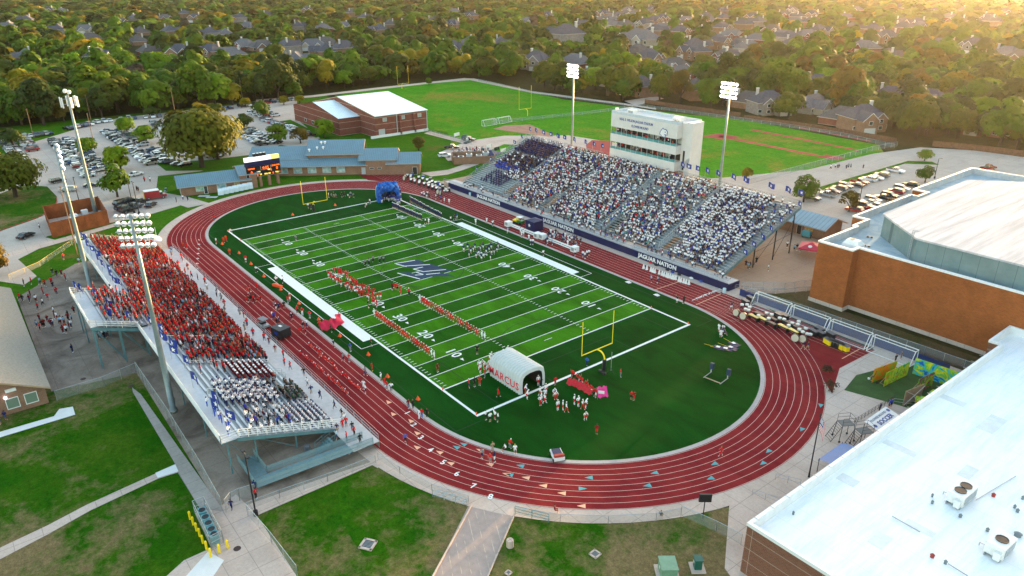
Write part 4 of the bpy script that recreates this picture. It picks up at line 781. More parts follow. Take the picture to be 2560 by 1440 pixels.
# entrance tunnels
ivory = mat('inflatable_ivory', (.52, .55, .54), .45, .06, 1.)
def arch(w, hs, ht, n=7, inset_=0):
    w -= inset_; pts = [(-w/2, 0), (-w/2-.06, hs*.5), (-w/2, hs)]; 
    for i in range(1, n): a = math.pi*(1-i/n); pts.append((w/2*math.copysign(abs(math.cos(a))**.75, math.cos(a)), hs+(ht-hs-inset_/2)*abs(math.sin(a))**.8))
    return pts+[(w/2, hs), (w/2+.06, hs*.5), (w/2, 0)]
def sweep(b, prof, x0, x1, n, m, puff=.10, M=None):
    vs = []; k = len(prof)
    for i in range(n*4+1):
        x = x0+(x1-x0)*i/(n*4); s = 1+puff*abs(math.sin(math.pi*i/4))/2.4
        vs += [(x, y*s, z*s) for y, z in prof]
    b.add(vs, [(i*k+j, i*k+j+1, (i+1)*k+j+1, (i+1)*k+j) for i in range(n*4) for j in range(k-1)], m, M)
tn = thing('inflatable_tunnel', 'grey white ribbed inflatable tunnel with red MARCUS lettering in the near end zone', 'inflatable tunnel', (46.7, -13.4, 0))
b = MB(); P = arch(4.9, 2.1, 3.7); sweep(b, P, 0, 7.9, 13, ivory, .22); b.build('shell', tn)
b = MB(); PI = arch(4.9, 2.1, 3.7, inset_=.9); sweep(b, PI, .02, 7.88, 2, dark, 0)
b.build('lining', tn)
for x in (-.02, 7.9):
    b = MB(); k = len(P); b.add([(x, y*1.03, z*1.03) for y, z in P]+[(x+.02, y, z) for y, z in PI], [(j, j+1, k+j+1, k+j) for j in range(k-1)], ivory); b.build('mouth_ring', tn)
rl = mat('red_letters', (.62, .03, .05), .5)
text('lettering', 'MARCUS', 1.85, Matrix.Translation((3.95, -2.72, 1.3))@Matrix.Rotation(rad(90), 4, 'X'), white, tn, .02, .085, sx=1.0, sp=1.12)
text('lettering', 'MARCUS', 1.85, Matrix.Translation((3.95, -2.75, 1.3))@Matrix.Rotation(rad(90), 4, 'X'), rl, tn, .02, .03, sx=1.0, sp=1.12)
jt = thing('cat_head_tunnel', 'pale blue inflatable tunnel with a deep blue cat head hood over its mouth', 'inflatable tunnel', (-52.8, 21.4, 0), rad(-18))
lbm = mat('inflatable_blue', (.17, .36, .55), .45, .08, .8); dbm = NT('hood_blue'); dbm = dbm.out(dbm.mix(dbm.ramp(dbm.noise(1.4, 4), [(.42, 0.), (.58, 1.)]), (.012, .05, .24), (.03, .13, .42)))
b = MB(); P = arch(5.6, 2.4, 4.3, 10); sweep(b, P, -5, -1.2, 3, lbm, .08); k = len(P); b.add([(-5, y, z) for y, z in P], [tuple(range(k))], lbm); b.build('shell', jt, True)
b = MB(); P2 = arch(6.2, 2.6, 5.2, 12); sweep(b, P2, -1.6, .6, 1, dbm, .25); P3 = arch(4.4, 1.8, 3.4, 12); k = len(P2); b.add([(.6, y, z) for y, z in P2]+[(1.0, y, z*.95) for y, z in P3], [(j, j+1, k+j+1, k+j) for j in range(k-1)], dbm)
b.build('hood', jt, True)
b = MB(); sweep(b, P3, -4.8, .98, 2, dark, 0); b.build('lining', jt)
for s in (-1, 1): b = MB(); b.lathe([(.9, 0), (.85, .4), (.55, .9), (.15, 1.15)], 10, dbm, Matrix.Translation((-.6, s*2.1, 4.5))@Matrix.Rotation(-s*.35, 4, 'X')); b.build('ear', jt, True)
b = MB(); b.lathe([(.2, -.5), (1.2, -.35), (1.5, .1), (1.2, .5), (.4, .8)], 12, dbm, Matrix.Translation((.9, 0, 4.2))@Matrix.Rotation(rad(70), 4, 'Y')@Matrix.Diagonal((.9, 1.2, 1, 1))); b.build('muzzle', jt, True)
for s in (-1, 1): b = MB(); b.lathe([(.05, 0), (.28, .05), (.28, .1), (.05, .14)], 10, mat('pale_yellow', (.7, .6, .3), .5), Matrix.Translation((.78, s*1.5, 4.45))@Matrix.Rotation(rad(75), 4, 'Y')); b.build('eye', jt)
b = MB(); b.prism([(0, .5), (.15, .15), (.5, .15), (.22, -.1), (.32, -.45), (0, -.2), (-.32, -.45), (-.22, -.1), (-.5, .15), (-.15, .15)], 0, .03, white, Matrix.Translation((-3.4, -2.83, 2.2))@Matrix.Rotation(rad(90), 4, 'X')); b.build('star_patch', jt)
# pylons and sideline markers
bp = MB(); bp.lathe([(.11, 0), (.11, .45)], 4, orange); pyl = bp.mesh('pylon')
for k, (x, y) in enumerate([(sx*a*Y, sy*(HW+.2)) for sx in (1, -1) for sy in (1, -1) for a in (50, 60)]):
    o = tag(link('end_zone_pylon', pyl), 'small orange pylon at the %s of the %s end zone on the %s sideline' % ('goal line' if k % 2 == 0 else 'back corner', 'near' if k < 4 else 'far', 'home' if k % 4 < 2 else 'visitor'), 'pylon', 'orange end zone pylons'); o.location = (x, y, 0)
bp = MB(); bp.prism([(-.32, -.05), (.32, -.05), (.32, .05), (-.32, .05)], 0, .04, orange); bp.add([(-.32, -.25, 0), (.32, -.25, 0), (.0, 0, .75), (-.32, .25, 0), (.32, .25, 0)], [(0, 1, 2), (4, 3, 2), (3, 0, 2), (1, 4, 2)], orange); mk = bp.mesh('marker')
for k, (px, py) in enumerate([(556, 611), (598, 634), (628, 661), (660, 692), (702, 725), (748, 760), (797, 800), (850, 841), (921, 888), (969, 943), (1045, 999), (732, 538), (838, 514)]):
    p = G(px, py); o = tag(link('yard_marker', mk), ('%s orange yard marker from the far end along the visitor sideline' % nth(k)) if k < 11 else ['orange yard marker left of the goalpost on the far end line', 'orange yard marker right of the goalpost on the far end line'][k-11], 'marker', 'orange yard markers'); o.location = p; o.rotation_euler = (0, 0, .4)
# white team benches and the gear on the home sideline
def bench(x0, x1, y, label):
    t = thing('team_bench', label, 'bench', ((x0+x1)/2, y, 0), 0, 'white team benches'); L = x1-x0
    b = MB(); b.b2((-L/2, -.25, .38), (L/2, .22, .46), white); b.build('seat', t); b = MB(); b.b2((-L/2, .30, .55), (L/2, .36, .95), white); b.build('backrest', t)
    for s in (-1, 1): b = MB(); b.box((s*(L/2+.75), 0, .75), (1.5, 1.5, 1.3), 0, white); b.box((s*(L/2+.75), -.77, .8), (1.0, .04, .8), 0, steel); b.build('cooler_box', t)
bench(-11.5, -1.2, 34.2, 'white team bench with boxy ends left of the navy tent'); bench(1.8, 12.0, 34.6, 'white team bench with boxy ends in front of the home cheer group')
def boxtent(x, y, sx, sy, h, m, label, name='pop_up_shelter'):
    t = thing(name, label, 'shelter', (x, y, 0)); b = MB(); b.prism([(-sx/2, -sy/2), (sx/2, -sy/2), (sx/2, sy/2), (-sx/2, sy/2)], .05, h, m, cap=False); b.build('walls', t)
    b = MB(); b.add([(-sx/2-.1, -sy/2-.1, h), (sx/2+.1, -sy/2-.1, h), (sx/2+.1, sy/2+.1, h), (-sx/2-.1, sy/2+.1, h), (0, 0, h+.5)], [(0, 1, 4), (1, 2, 4), (2, 3, 4), (3, 0, 4)], m); b.build('roof', t)
    b = MB(); b.prism([(0, .5), (.15, .15), (.5, .15), (.22, -.1), (.32, -.45), (0, -.2), (-.32, -.45), (-.22, -.1), (-.5, .15), (-.15, .15)], 0, .02, white, Matrix.Translation((-.2, -sy/2-.02, h*.55))@Matrix.Rotation(rad(90), 4, 'X')); b.build('emblem', t); return t
boxtent(-5.9, 37.8, 3.2, 3.2, 2.6, navy, 'navy boxy tent with white emblem standing behind the home benches')
# small green utility cart
cart = thing('utility_cart', 'green and yellow utility cart with white cab roof on the home track', 'cart', (-12.2, 37.6, 0), .25)
gr = mat('tractor_green', (.02, .14, .03), .4); b = MB(); b.b2((-1.4, -.7, .4), (1.4, .7, .75), gr); b.b2((.4, -.7, .75), (1.5, .7, 1.1), gr); b.build('body', cart); b = MB(); b.b2((-1.5, -.7, .75), (-.3, .7, 1.15), yellow); b.build('cargo_bed', cart)
b = MB(); b.b2((-.4, -.75, 1.9), (1.1, .75, 2.0), white); b.build('cab_roof', cart); b = MB(); [b.tube((x, y, .9), (x, y, 1.9), .04, 4, None, dark) for x in (-.3, 1.0) for y in (-.65, .65)]; b.build('cab_frame', cart)
for x in (-.9, .9):
    for s in (-1, 1): b = MB(); b.lathe([(.36, -.12), (.38, 0), (.36, .12)], 10, dark, Matrix.Translation((x, s*.72, .36))@Matrix.Rotation(rad(90), 4, 'X')); b.build('wheel', cart)
# black hauling truck parked on the visitor track
bt_ = thing('prop_trailer', 'black boxy equipment trailer with open tail flap parked on the visitor track', 'trailer', (11.6, -37.3, 0), rad(12)); bt_.scale = (.76,)*3
b = MB(); b.b2((-1.9, -1.5, .5), (1.9, 1.5, 2.5), dark); b.b2((-1.95, -1.55, 2.5), (1.95, 1.55, 2.62), mat('tarp_black', (.03, .035, .045), .6, .3, 1.5)); b.build('body', bt_)
b = MB(); b.add([(1.9, -1.5, .3), (2.9, -1.7, .4), (2.9, -1.7, 2.2), (1.9, -1.5, 2.5)], [(0, 1, 2, 3)], dark); b.build('tail_flap', bt_); b = MB(); b.box((.2, -1.53, 1.5), (1.2, .04, .7), 0, blue); b.box((-.4, .2, 2.64), (1.0, .6, .03), 0, white); b.build('panel_print', bt_)
for x in (-1.2, 1.2):
    for s in (-1, 1): b = MB(); b.lathe([(.4, -.13), (.42, 0), (.4, .13)], 10, dark, Matrix.Translation((x, s*1.5, .42))@Matrix.Rotation(rad(90), 4, 'X')); b.build('wheel', bt_)
gc = thing('golf_cart', 'small grey golf cart just left of the black trailer', 'cart', (5.9, -38.4, 0), rad(10)); b = MB(); b.b2((-1.1, -.6, .35), (1.1, .6, .75), steel); b.b2((-.9, -.5, .75), (0, .5, 1.1), dark); b.build('body', gc); b = MB(); b.b2((-1.0, -.65, 1.75), (.9, .65, 1.85), mat('grey_canopy', (.12, .14, .16), .5)); b.build('roof', gc); b = MB(); [b.tube((x, y, .7), (x, y, 1.75), .03, 4, None, dark) for x in (-.9, .8) for y in (-.6, .6)]; b.build('roof_post', gc)
for x in (-.7, .7):
    for s in (-1, 1): b = MB(); b.lathe([(.24, -.1), (.25, 0), (.24, .1)], 8, dark, Matrix.Translation((x, s*.6, .25))@Matrix.Rotation(rad(90), 4, 'X')); b.build('wheel', gc)
p = G(1393, 1145); gc2 = thing('sideline_cart', 'low white medical cart with dark padded bed on the turf edge', 'cart', p, rad(-25)); b = MB(); b.b2((-1.1, -.75, .3), (1.1, .75, .8), white); b.build('body', gc2); b = MB(); b.b2((-.9, -.6, .8), (.5, .6, .95), navy); b.b2((.6, -.7, .8), (1.0, .7, 1.15), redtrim); b.build('padded_bed', gc2)
for x in (-.8, .8):
    for s in (-1, 1): b = MB(); b.lathe([(.26, -.1), (.28, 0), (.26, .1)], 8, dark, Matrix.Translation((x, s*.75, .28))@Matrix.Rotation(rad(90), 4, 'X')); b.build('wheel', gc2)
# blocking sled, dropped flags, camera tripod by the near goalpost
sl = thing('blocking_sled', 'two padded blocking sled standing alone on the dark near turf', 'training sled', G(1790, 945), rad(8)); b = MB(); b.path([(-1.5, -1.4, .1), (-1.5, 1.2, .1)], .08, 5, steel); b.path([(1.5, -1.4, .1), (1.5, 1.2, .1)], .08, 5, steel); b.tube((-1.5, -1.2, .12), (1.5, -1.2, .12), .09, 5, None, tan_); b.build('frame', sl)
for s in (-1.5, 1.5): b = MB(); b.tube((s, .9, .2), (s, 1.2, 1.0), .08, 5, None, steel); b.box((s, 1.2, 1.15), (.6, .4, 1.2), 0, mat('pad_navy', (.02, .04, .08), .6)); b.build('pad', sl)
for k, (px, py, r) in enumerate([(1790, 868, .3), (1822, 868, .1), (1830, 858, -.2), (1808, 872, .5)]):
    p = G(px, py); b = MB(); M = TR(p.x, p.y, .05, r); b.tube((-2.2, 0, 0), (.4, 0, .02), .03, 4, None, yellow, M); vs = [(.4+i*.5-.8, j*.7-.7, .06+.10*math.sin(i*2.1+j*1.7+k)) for i in range(5) for j in range(3)]
    b.add(vs, [(i*3+j, i*3+j+1, (i+1)*3+j+1, (i+1)*3+j) for i in range(4) for j in range(2)], navy, M); b.add([(0, -.25, .2), (.7, -.3, .2), (.75, .25, .2), (.05, .3, .2)], [(0, 1, 2, 3)], white, M)
    tag(b.build('spirit_flag'), ['navy flag lying flat nearest the field corner, pole pointing left', 'navy flag in the middle of the dropped pile near the sled', 'navy flag lying nearest the track in the dropped pile', 'navy flag lying nearest the sled in the dropped pile'][k], 'flag', 'navy flags dropped on the turf')
p = G(1527, 932); tr_ = thing('camera_tripod', 'tall camera mast on tripod legs beside the near goalpost base', 'tripod', p); b = MB(); b.tube((0, 0, .4), (0, 0, 3.9), .05, 5, None, steel); b.build('mast', tr_)
for a in (0, 2.1, 4.2): b = MB(); b.tube((0, 0, .9), (.8*math.cos(a), .8*math.sin(a), 0), .04, 4, None, dark); b.build('leg', tr_)
for k, (px, py) in enumerate(((1502, 930), (1510, 936))): p = G(px, py); b = MB(); b.box((p.x, p.y, .18), (.7, .45, .36), .5*k, dark); b.tube((p.x-.25, p.y, .36), (p.x+.25, p.y, .36), .04, 4, None, dark); tag(b.build('equipment_case'), ['black case left of the camera tripod', 'black case lying against the foot of the camera tripod'][k], 'case')
# pink banner carried over the sideline; red banner and pink flag at the near end
def wavy(name, px, z0, z1, m, label, cat, n=16, amp=.5, seed=0):
    P = [G(*q) for q in px]; b = MB(); vs = []
    for i in range(n+1):
        t = i/n*(len(P)-1); k = min(int(t), len(P)-2); c = P[k].lerp(P[k+1], t-k); d = (P[k+1]-P[k]).normalized(); nn = Vector((-d.y, d.x, 0))
        for j in range(5): vs.append(c+nn*(amp*math.sin(i*1.1+j*.8+seed)*.5+(j-2)*.25)+Vector((0, 0, z0+(z1-z0)*j/4+.12*math.sin(i*1.7+seed))))
    b.add(vs, [(i*5+j, i*5+j+1, (i+1)*5+j+1, (i+1)*5+j) for i in range(n) for j in range(4)], m); o = tag(b.build(name, None, True), label, cat); return o
pinkm = mat('crimson_cloth', (.62, .02, .07), .7, .25, 1.2)
wavy('spirit_banner', [(803, 832), (822, 826), (842, 822), (856, 806)], .5, 2.0, pinkm, 'big crimson spirit banner billowing across the visitor sideline', 'banner', 18, .8)
wavy('team_banner', [(1418, 962), (1440, 968), (1462, 980), (1480, 990)], .35, 1.05, redm, 'long red cloth banner held by the row of people at the near end line', 'banner', 18, .15, 1)
o = wavy('pink_flag', [(1492, 996), (1518, 992)], .4, 1.7, mat('pink_cloth', (.75, .04, .25), .7, .2, 2.), 'bright pink flag with white print at the end of the red banner line', 'flag', 10, .3, 2)
b = MB(); p = G(1504, 994); b.box((p.x+.25, p.y-.42, 1.25), (1.0, .04, .5), .7, white); b.build('white_print', o); b = MB(); b.tube(G(1494, 998), G(1494, 998)+Vector((0, 0, 2.2)), .03, 4, None, steel); b.build('pole', o)
b = MB(); p = G(694, 717); b.box((p.x, p.y, .25), (2.6, .6, .5), .35, orange); b.box((p.x, p.y, .52), (2.2, .35, .06), .35, orange); tag(b.build('chain_pad'), 'long bright orange pad lying on the visitor sideline', 'pad')
for k, (px, py) in enumerate([(1571, 706), (1642, 738)]): p = G(px, py); b = MB(); b.add([(-.7, -.4, .03), (.6, -.5, .06), (.7, .3, .04), (-.2, .5, .12), (-.6, .3, .02)], [(0, 1, 2, 3, 4)], white, TR(p.x, p.y, 0)); b.add([(-.1, 0, .05), (.5, -.2, .3), (.3, .4, .1)], [(0, 1, 2)], white, TR(p.x, p.y, 0)); tag(b.build('towel'), ['white towel by the home kerb level with the white megaphones', 'white towel by the home kerb near the 10 yard line'][k], 'towel')
# white megaphones and bags along the foot of the home wall
bm = MB(); bm.lathe([(.34, 0), (.30, .08), (.12, .95), (.08, 1.0)], 8, white); mgm = bm.mesh('megaphone')
mp = [(1609, 671), (1617, 674), (1627, 678), (1632, 680), (1637, 682), (1648, 685), (1655, 688), (1660, 690), (1666, 692), (1670, 694), (1675, 695), (1680, 697), (1684, 698), (1689, 699), (1697, 703), (1702, 705), (1709, 707), (1715, 709), (1722, 711)]
for k, (px, py) in enumerate(mp): o = tag(link('megaphone', mgm), '%s white megaphone from the left in the row under the navy wall' % nth(k), 'megaphone', 'white megaphones on the home track'); o.location = G(px, py); o.rotation_euler = (0, 0, 0)
for k, (px, py, c) in enumerate([(1626, 658, redm), (1640, 664, dark), (1668, 676, dark), (1681, 682, blue), (1698, 688, dark), (1728, 697, white), (1752, 705, blue)]):
    p = G(px, py); b = MB(); b.lathe([(.22, 0), (.34, .12), (.32, .3), (.12, .42)], 7, c, Matrix.Translation((p.x, p.y, 0))@Matrix.Diagonal((1.6, 1, 1, 1))); b.path([(p.x-.25, p.y, .35), (p.x, p.y, .55), (p.x+.25, p.y, .35)], .03, 4, dark); tag(b.build('duffel_bag'), '%s bag of the %s kind from the left at the foot of the navy wall' % (nth(k), {id(redm): 'red', id(dark): 'black', id(blue): 'blue', id(white): 'white'}[id(c)]), 'bag', 'bags along the navy wall')
for k, (px, py) in enumerate([(1810, 732), (1175, 490)]): p = G(px, py); b = MB(); b.lathe([(.32, 0), (.34, .1), (.36, 1.0), (.3, 1.05), (.1, 1.1)], 10, mat('pale_blue_bin', (.40, .55, .60), .5), Matrix.Translation((p.x, p.y, 0))); tag(b.build('trash_can'), ['pale blue trash can at the right end of the navy wall', 'pale blue trash can at the far left lettering of the navy wall'][k], 'trash can')
# ================================================================ percussion pit instruments
gold = mat('gold_bars', (.62, .45, .08), .35, .2, 3.); drumw = mat('drum_head', (.62, .60, .55), .5); drumb = mat('drum_shell', (.08, .05, .04), .4, .3, 2.)
def timpani(loc, label, g):
    t = thing('bass_drum', label, 'drum', loc, random.uniform(-.4, .4), g); M = Matrix.Translation((0, 0, .85))@Matrix.Rotation(rad(80), 4, 'X')
    b = MB(); b.lathe([(.7, -.25), (.72, 0), (.7, .25)], 14, drumb, M); b.build('shell', t)
    for s in (-1, 1): b = MB(); b.lathe([(.66, 0), (.64, .03)], 14, mat('cream_head', (.48, .42, .32), .5), M@Matrix.Translation((0, 0, s*.265-.015))); b.build('drum_head', t)
    b = MB(); [b.path([(-.6, y, 0), (0, y*.6, .5), (.6, y, 0)], .04, 4, dark) for y in (-.45, .45)]; b.build('stand', t)
def marimba(loc, rz, label, g, bars=gold):
    t = thing('marimba', label, 'marimba', loc, rz, g); b = MB(); b.prism([(-1.1, -.45), (1.1, -.22), (1.1, .22), (-1.1, .45)], .82, .9, bars); b.build('bars', t)
    b = MB(); b.b2((-1.15, -.47, .72), (1.15, -.40, .84), dark); b.b2((-1.15, .40, .72), (1.15, .47, .84), dark)
    for i in range(9): b.tube((-1+i*.25, 0, .82), (-1+i*.25, 0, .3+i*.03), .05, 5, None, steel)
    b.build('resonator_frame', t)
    for s in (-1, 1): b = MB(); b.box((s*1.05, 0, .4), (.08, .8, .8), 0, dark); b.build('leg', t)
def cymbals(loc, label, g, m=drumw):
    t = thing('suspended_drum', label, 'drum', loc, 0, g); b = MB(); b.lathe([(.34, .8), (.36, .95), (.36, 1.1), (.3, 1.12)], 12, m); b.build('drum', t); b = MB()
    for a in (0, 2.1, 4.2): b.tube((0, 0, .8), (.4*math.cos(a), .4*math.sin(a), 0), .03, 4, None, dark)
    b.build('tripod', t)
def rack(loc, rz, label, g, m=dark):
    t = thing('equipment_rack', label, 'rack', loc, rz, g); b = MB(); b.b2((-.8, -.4, .25), (.8, .4, 1.15), m); b.build('cabinet', t); b = MB(); b.b2((-.85, -.45, 1.15), (.85, .45, 1.22), mat('rack_top', (.10, .10, .11), .4)); b.build('top', t)
    for x in (-.65, .65): b = MB(); b.lathe([(.12, -.05), (.12, .05)], 8, dark, Matrix.Translation((x, 0, .12))@Matrix.Rotation(rad(90), 4, 'X')); b.build('wheel', t)
gp = 'percussion set out on the near bend'
Z = lambda x, y: G(1700+x/4, 600+y/4)
for k, (x, y) in enumerate([(560, 765), (628, 800), (1145, 1020), (1225, 1030)]): timpani(Z(x, y), 'large upright bass drum, %s from the home stand in the near pit' % nth(k), gp)
for k, (x, y) in enumerate([(735, 800), (830, 828), (1030, 902), (1130, 945)]): marimba(Z(x, y), rad(-12), 'gold barred marimba, %s from the home stand in the front row' % nth(k), gp)
for k, (x, y) in enumerate([(905, 865), (790, 775), (920, 820), (1070, 860), (1180, 915), (1000, 810)]): marimba(Z(x, y), rad(-10), 'dark barred marimba, %s of the dark ones in the near pit' % nth(k), gp, mat('rosewood', (.06, .035, .028), .4, .3, 4.))
for k, (x, y) in enumerate([(615, 690), (665, 690), (690, 715), (650, 735), (680, 745), (780, 800), (860, 775), (910, 790), (880, 830), (990, 825), (1035, 838), (1080, 900), (1115, 875), (1170, 890), (1185, 940), (1250, 930), (1220, 965), (1265, 985), (1295, 990), (1180, 860)]): cymbals(Z(x, y), 'pale drum on a tripod, %s along the near percussion pit' % nth(k), gp)
for k, (x, y) in enumerate([(980, 790), (1040, 800), (1330, 960), (1400, 975), (1385, 935), (1500, 985), (650, 655), (700, 620)]): rack(Z(x, y), rad(-15), 'black wheeled rack, %s in the near percussion pit' % nth(k), gp)
for k, (x, y) in enumerate([(1475, 1050), (1515, 1062), (1555, 1078), (1598, 1095), (1640, 1110)]): rack(Z(x, y), rad(-20), ['black case with yellow sides, first in the row on the red chute', 'plain black case, second in the row on the red chute', 'plain black case, third in the row on the red chute', 'black case with yellow sides, fourth in the row on the red chute', 'black case with yellow sides, last in the row on the red chute'][k], 'cases on the red chute', yellow if k in (0, 3, 4) else dark)
gp2 = 'percussion set out at the far end of the home track'; Z2 = lambda x, y: G(1000+x*180/1456, 400+y*180/1456)
for k, (x, y) in enumerate([(225, 440), (300, 465), (390, 500), (580, 555), (660, 585), (740, 610), (150, 350), (220, 360), (380, 390), (460, 420), (550, 445), (650, 475), (720, 500), (820, 545), (490, 520), (600, 500)]): marimba(Z2(x, y), rad(-35), 'white covered keyboard, %s in the far percussion rows' % nth(k), gp2, drumw)
for k, (x, y) in enumerate([(775, 700), (95, 420), (830, 720), (120, 390)]): timpani(Z2(x, y), 'bass drum on its stand, %s in the far percussion rows' % nth(k), gp2)
for k, (x, y) in enumerate([(215, 400), (290, 430), (565, 520), (655, 550), (720, 570), (400, 470), (900, 680), (930, 650), (960, 680)]): cymbals(Z2(x, y), 'pale drum on a tripod, %s in the far percussion rows' % nth(k), gp2)
for k, (x, y) in enumerate([(800, 640), (870, 600), (470, 380), (620, 430), (780, 510), (860, 540), (250, 330), (990, 640)]): rack(Z2(x, y), rad(-30), 'black wheeled rack, %s in the far percussion rows' % nth(k), gp2, dark if k % 2 else blue)
# white covered carts in rows by the scoreboard
bw = MB(); cov = mat('white_cover', (.56, .66, .72), .6, .12, 1.5); bw.add([(-1.2, -.65, .1), (1.2, -.65, .1), (1.2, .65, .1), (-1.2, .65, .1), (-.95, -.6, 1.1), (.6, -.6, 1.75), (.6, .6, 1.75), (-.95, .6, 1.1), (1.15, -.6, 1.1), (1.15, .6, 1.1)], [(0, 1, 8, 5, 4), (2, 3, 7, 6, 9), (4, 5, 6, 7), (5, 8, 9, 6), (1, 2, 9, 8), (3, 0, 4, 7)], cov); cme = bw.mesh('covered_cart')
for k in range(14):
    r, c = divmod(k, 7); a = G(553+c*12.2, 486-c*2.6).lerp(G(545+c*12.2, 473-c*2.8), r); o = tag(link('covered_cart', cme), 'white covered cart, %s from the left in the %s row by the scoreboard' % (nth(c), 'front' if r == 0 else 'back'), 'covered cart', 'white covered carts beside the scoreboard'); o.location = a; o.rotation_euler = (0, 0, rad(-20)); o.scale = (1.1, 1.25, 1.15)
for k, (px, py) in enumerate(((510, 491), (530, 494))): p = G(px, py); b = MB(); b.box((p.x, p.y, .15), (3.2, 1.5, .1), .9, alu); [b.box((p.x+s, p.y+s, .05), (.1, 1.4, .1), .9, steel) for s in (-.8, .8)]; tag(b.build('folded_platform'), ['flat pale platform lying left of the covered carts', 'flat pale platform lying nearer the covered carts'][k], 'platform')
# ================================================================ right hand plaza
fp = thing('flagpole', 'black flagpole flying a striped national flag beside the track bend', 'flagpole', G(2022, 1192)); b = MB(); b.lathe([(.14, 0), (.1, 1), (.06, 9.6), (.1, 9.65), (.02, 9.8)], 8, dark); b.build('pole', fp)
b = MB(); rs, ws, bs = mat('flag_red', (.45, .02, .04), .8), mat('flag_white', (.68, .66, .66), .8), mat('flag_blue', (.03, .05, .20), .8); N = 12
def fpnt(i, j):                              # hangs slack from the hoist
    u, v = i/N, j/13; return (.1+u*1.15*(1-.35*u), .28*math.sin(u*5+v*1.2)*u, 9.3-v*1.9-u*1.55)
for i in range(N):
    for j in range(13): b.add([fpnt(i, j), fpnt(i+1, j), fpnt(i+1, j+1), fpnt(i, j+1)], [(0, 1, 2, 3)], bs if (i < 5 and j < 7) else (rs if j % 2 == 0 else ws))
o = b.build('flag', fp); o.rotation_euler = (0, 0, rad(20)); b = MB()
for i in range(4):
    for j in range(5): c = Vector(fpnt(i+.8, j+1)); b.box(c+Vector((0, -.02, 0)), (.07, .06, .07), 0, ws)
b.build('stars', o)
bd = thing('board_on_post', 'small black scoring board on a single black post at the bottom of the bend', 'sign board', G(1757, 1296)); b = MB(); b.tube((0, 0, 0), (0, 0, 2.6), .07, 6, None, dark); b.build('post', bd); b = MB(); b.box((0, 0, 3.1), (1.5, .25, 1.1), rad(50), dark); b.build('board', bd)
def ladder_tower(px, py, label, rz):
    t = thing('observation_ladder', label, 'ladder platform', G(px, py), rz, 'black rolling platforms by the white roof'); b = MB()
    for x in (-.7, .7):
        for y in (-.9, .9): b.tube((x*1.25, y*1.25, .15), (x, y, 2.6), .045, 4, None, dark)
        b.tube((x, 2.3, .1), (x, .9, 2.6), .045, 4, None, dark)
    b.build('frame', t); b = MB(); b.b2((-.75, -.95, 2.58), (.75, .95, 2.66), mat('grating', (.08, .10, .11), .6)); b.build('platform', t); b = MB(); rail(b, [(-.7, -.9, 2.66), (.7, -.9, 2.66), (.7, .9, 2.66)], 1.1, dark, 2, 1); rail(b, [(-.7, -.9, 2.66), (-.7, .9, 2.66)], 1.1, dark, 2, 1); b.build('guard_rail', t)
    b = MB(); [b.tube((-.7, 2.3-k*.175, .3+k*.3), (.7, 2.3-k*.175, .3+k*.3), .035, 4, None, dark) for k in range(8)]; b.build('steps', t)
    for x in (-.9, .9):
        for y in (-1.1, 1.1): b = MB(); b.lathe([(.16, -.05), (.16, .05)], 8, dark, Matrix.Translation((x, y, .16))@Matrix.Rotation(rad(90), 4, 'Y')); b.build('wheel', t)
ladder_tower(2107, 1096, 'black rolling ladder platform standing free on the plaza', 2.6); ladder_tower(2152, 1116, 'black rolling ladder platform half hidden by the white roof edge', 2.7)
def awning(c, L, D, h, m, label, name, rz):
    t = thing(name, label, 'shelter', c, rz); b = MB(); b.add([(-L/2, -D/2, h-.35), (L/2, -D/2, h-.35), (L/2, D/2, h), (-L/2, D/2, h)], [(0, 1, 2, 3)], m); b.add([(-L/2, -D/2, h-.6), (L/2, -D/2, h-.6), (L/2, -D/2, h-.35), (-L/2, -D/2, h-.35)], [(0, 1, 2, 3)], m); b.build('roof', t)
    b = MB(); [b.tube((x, y, 0), (x, y, h-.2), .05, 5, None, dark) for x in (-L/2+.1, L/2-.1) for y in (-D/2+.1, D/2-.1)]; b.build('frame', t)
    b = MB(); b.b2((-L/2, D/2-.1, .1), (L/2, D/2, h-.1), navy if 'blue' in label else white); b.b2((-L/2+.2, D/2-.8, .4), (L/2-.2, D/2-.3, .5), alu); b.build('back_wall', t); return t
aw = awning((94.9, 5.6, 0), 6.0, 1.8, 2.3, mat('blue_metal', (.02, .13, .36), .45, .15, 1.), 'blue roofed dugout shelter beside the white roofed building', 'dugout_shelter', rad(90))
aw.rotation_euler = (0, 0, rad(-90))
so_ = thing('soccer_shelter', 'white roofed shelter lettered SOCCER against the white roofed building', 'shelter', (94.8, 17.9, 0), rad(90)); b = MB(); b.add([(-3.1, -1.1, 2.1), (3.1, -1.1, 2.1), (3.1, 1.1, 2.6), (-3.1, 1.1, 2.6)], [(0, 1, 2, 3)], white); b.add([(-3.1, -1.1, 1.8), (3.1, -1.1, 1.8), (3.1, -1.1, 2.1), (-3.1, -1.1, 2.1)], [(0, 1, 2, 3)], navy); b.build('roof', so_)
b = MB(); [b.tube((x, y, 0), (x, y, 2.2), .05, 5, None, dark) for x in (-3, 3) for y in (-1, 1)]; b.build('frame', so_); Ms = Matrix.Translation((0, 0, 2.375))@Matrix.Rotation(math.atan2(.5, 2.2), 4, 'X')
text('lettering', 'FLOWER MOUND', .52, Ms@Matrix.Translation((-.1, .55, 0)), mat('grey_letters', (.25, .28, .33), .6), so_, .01, .01); text('lettering', 'SOCCER', 1.0, Ms@Matrix.Translation((.3, -.35, 0)), navyt, so_, .01, .03)
b = MB(); [b.lathe([(.28, .0), (.28, .03)], 12, navyt, Ms@Matrix.Translation((x, y, 0))) for x, y in ((-2.5, -.3), (2.6, .5))]; b.build('emblem', so_)
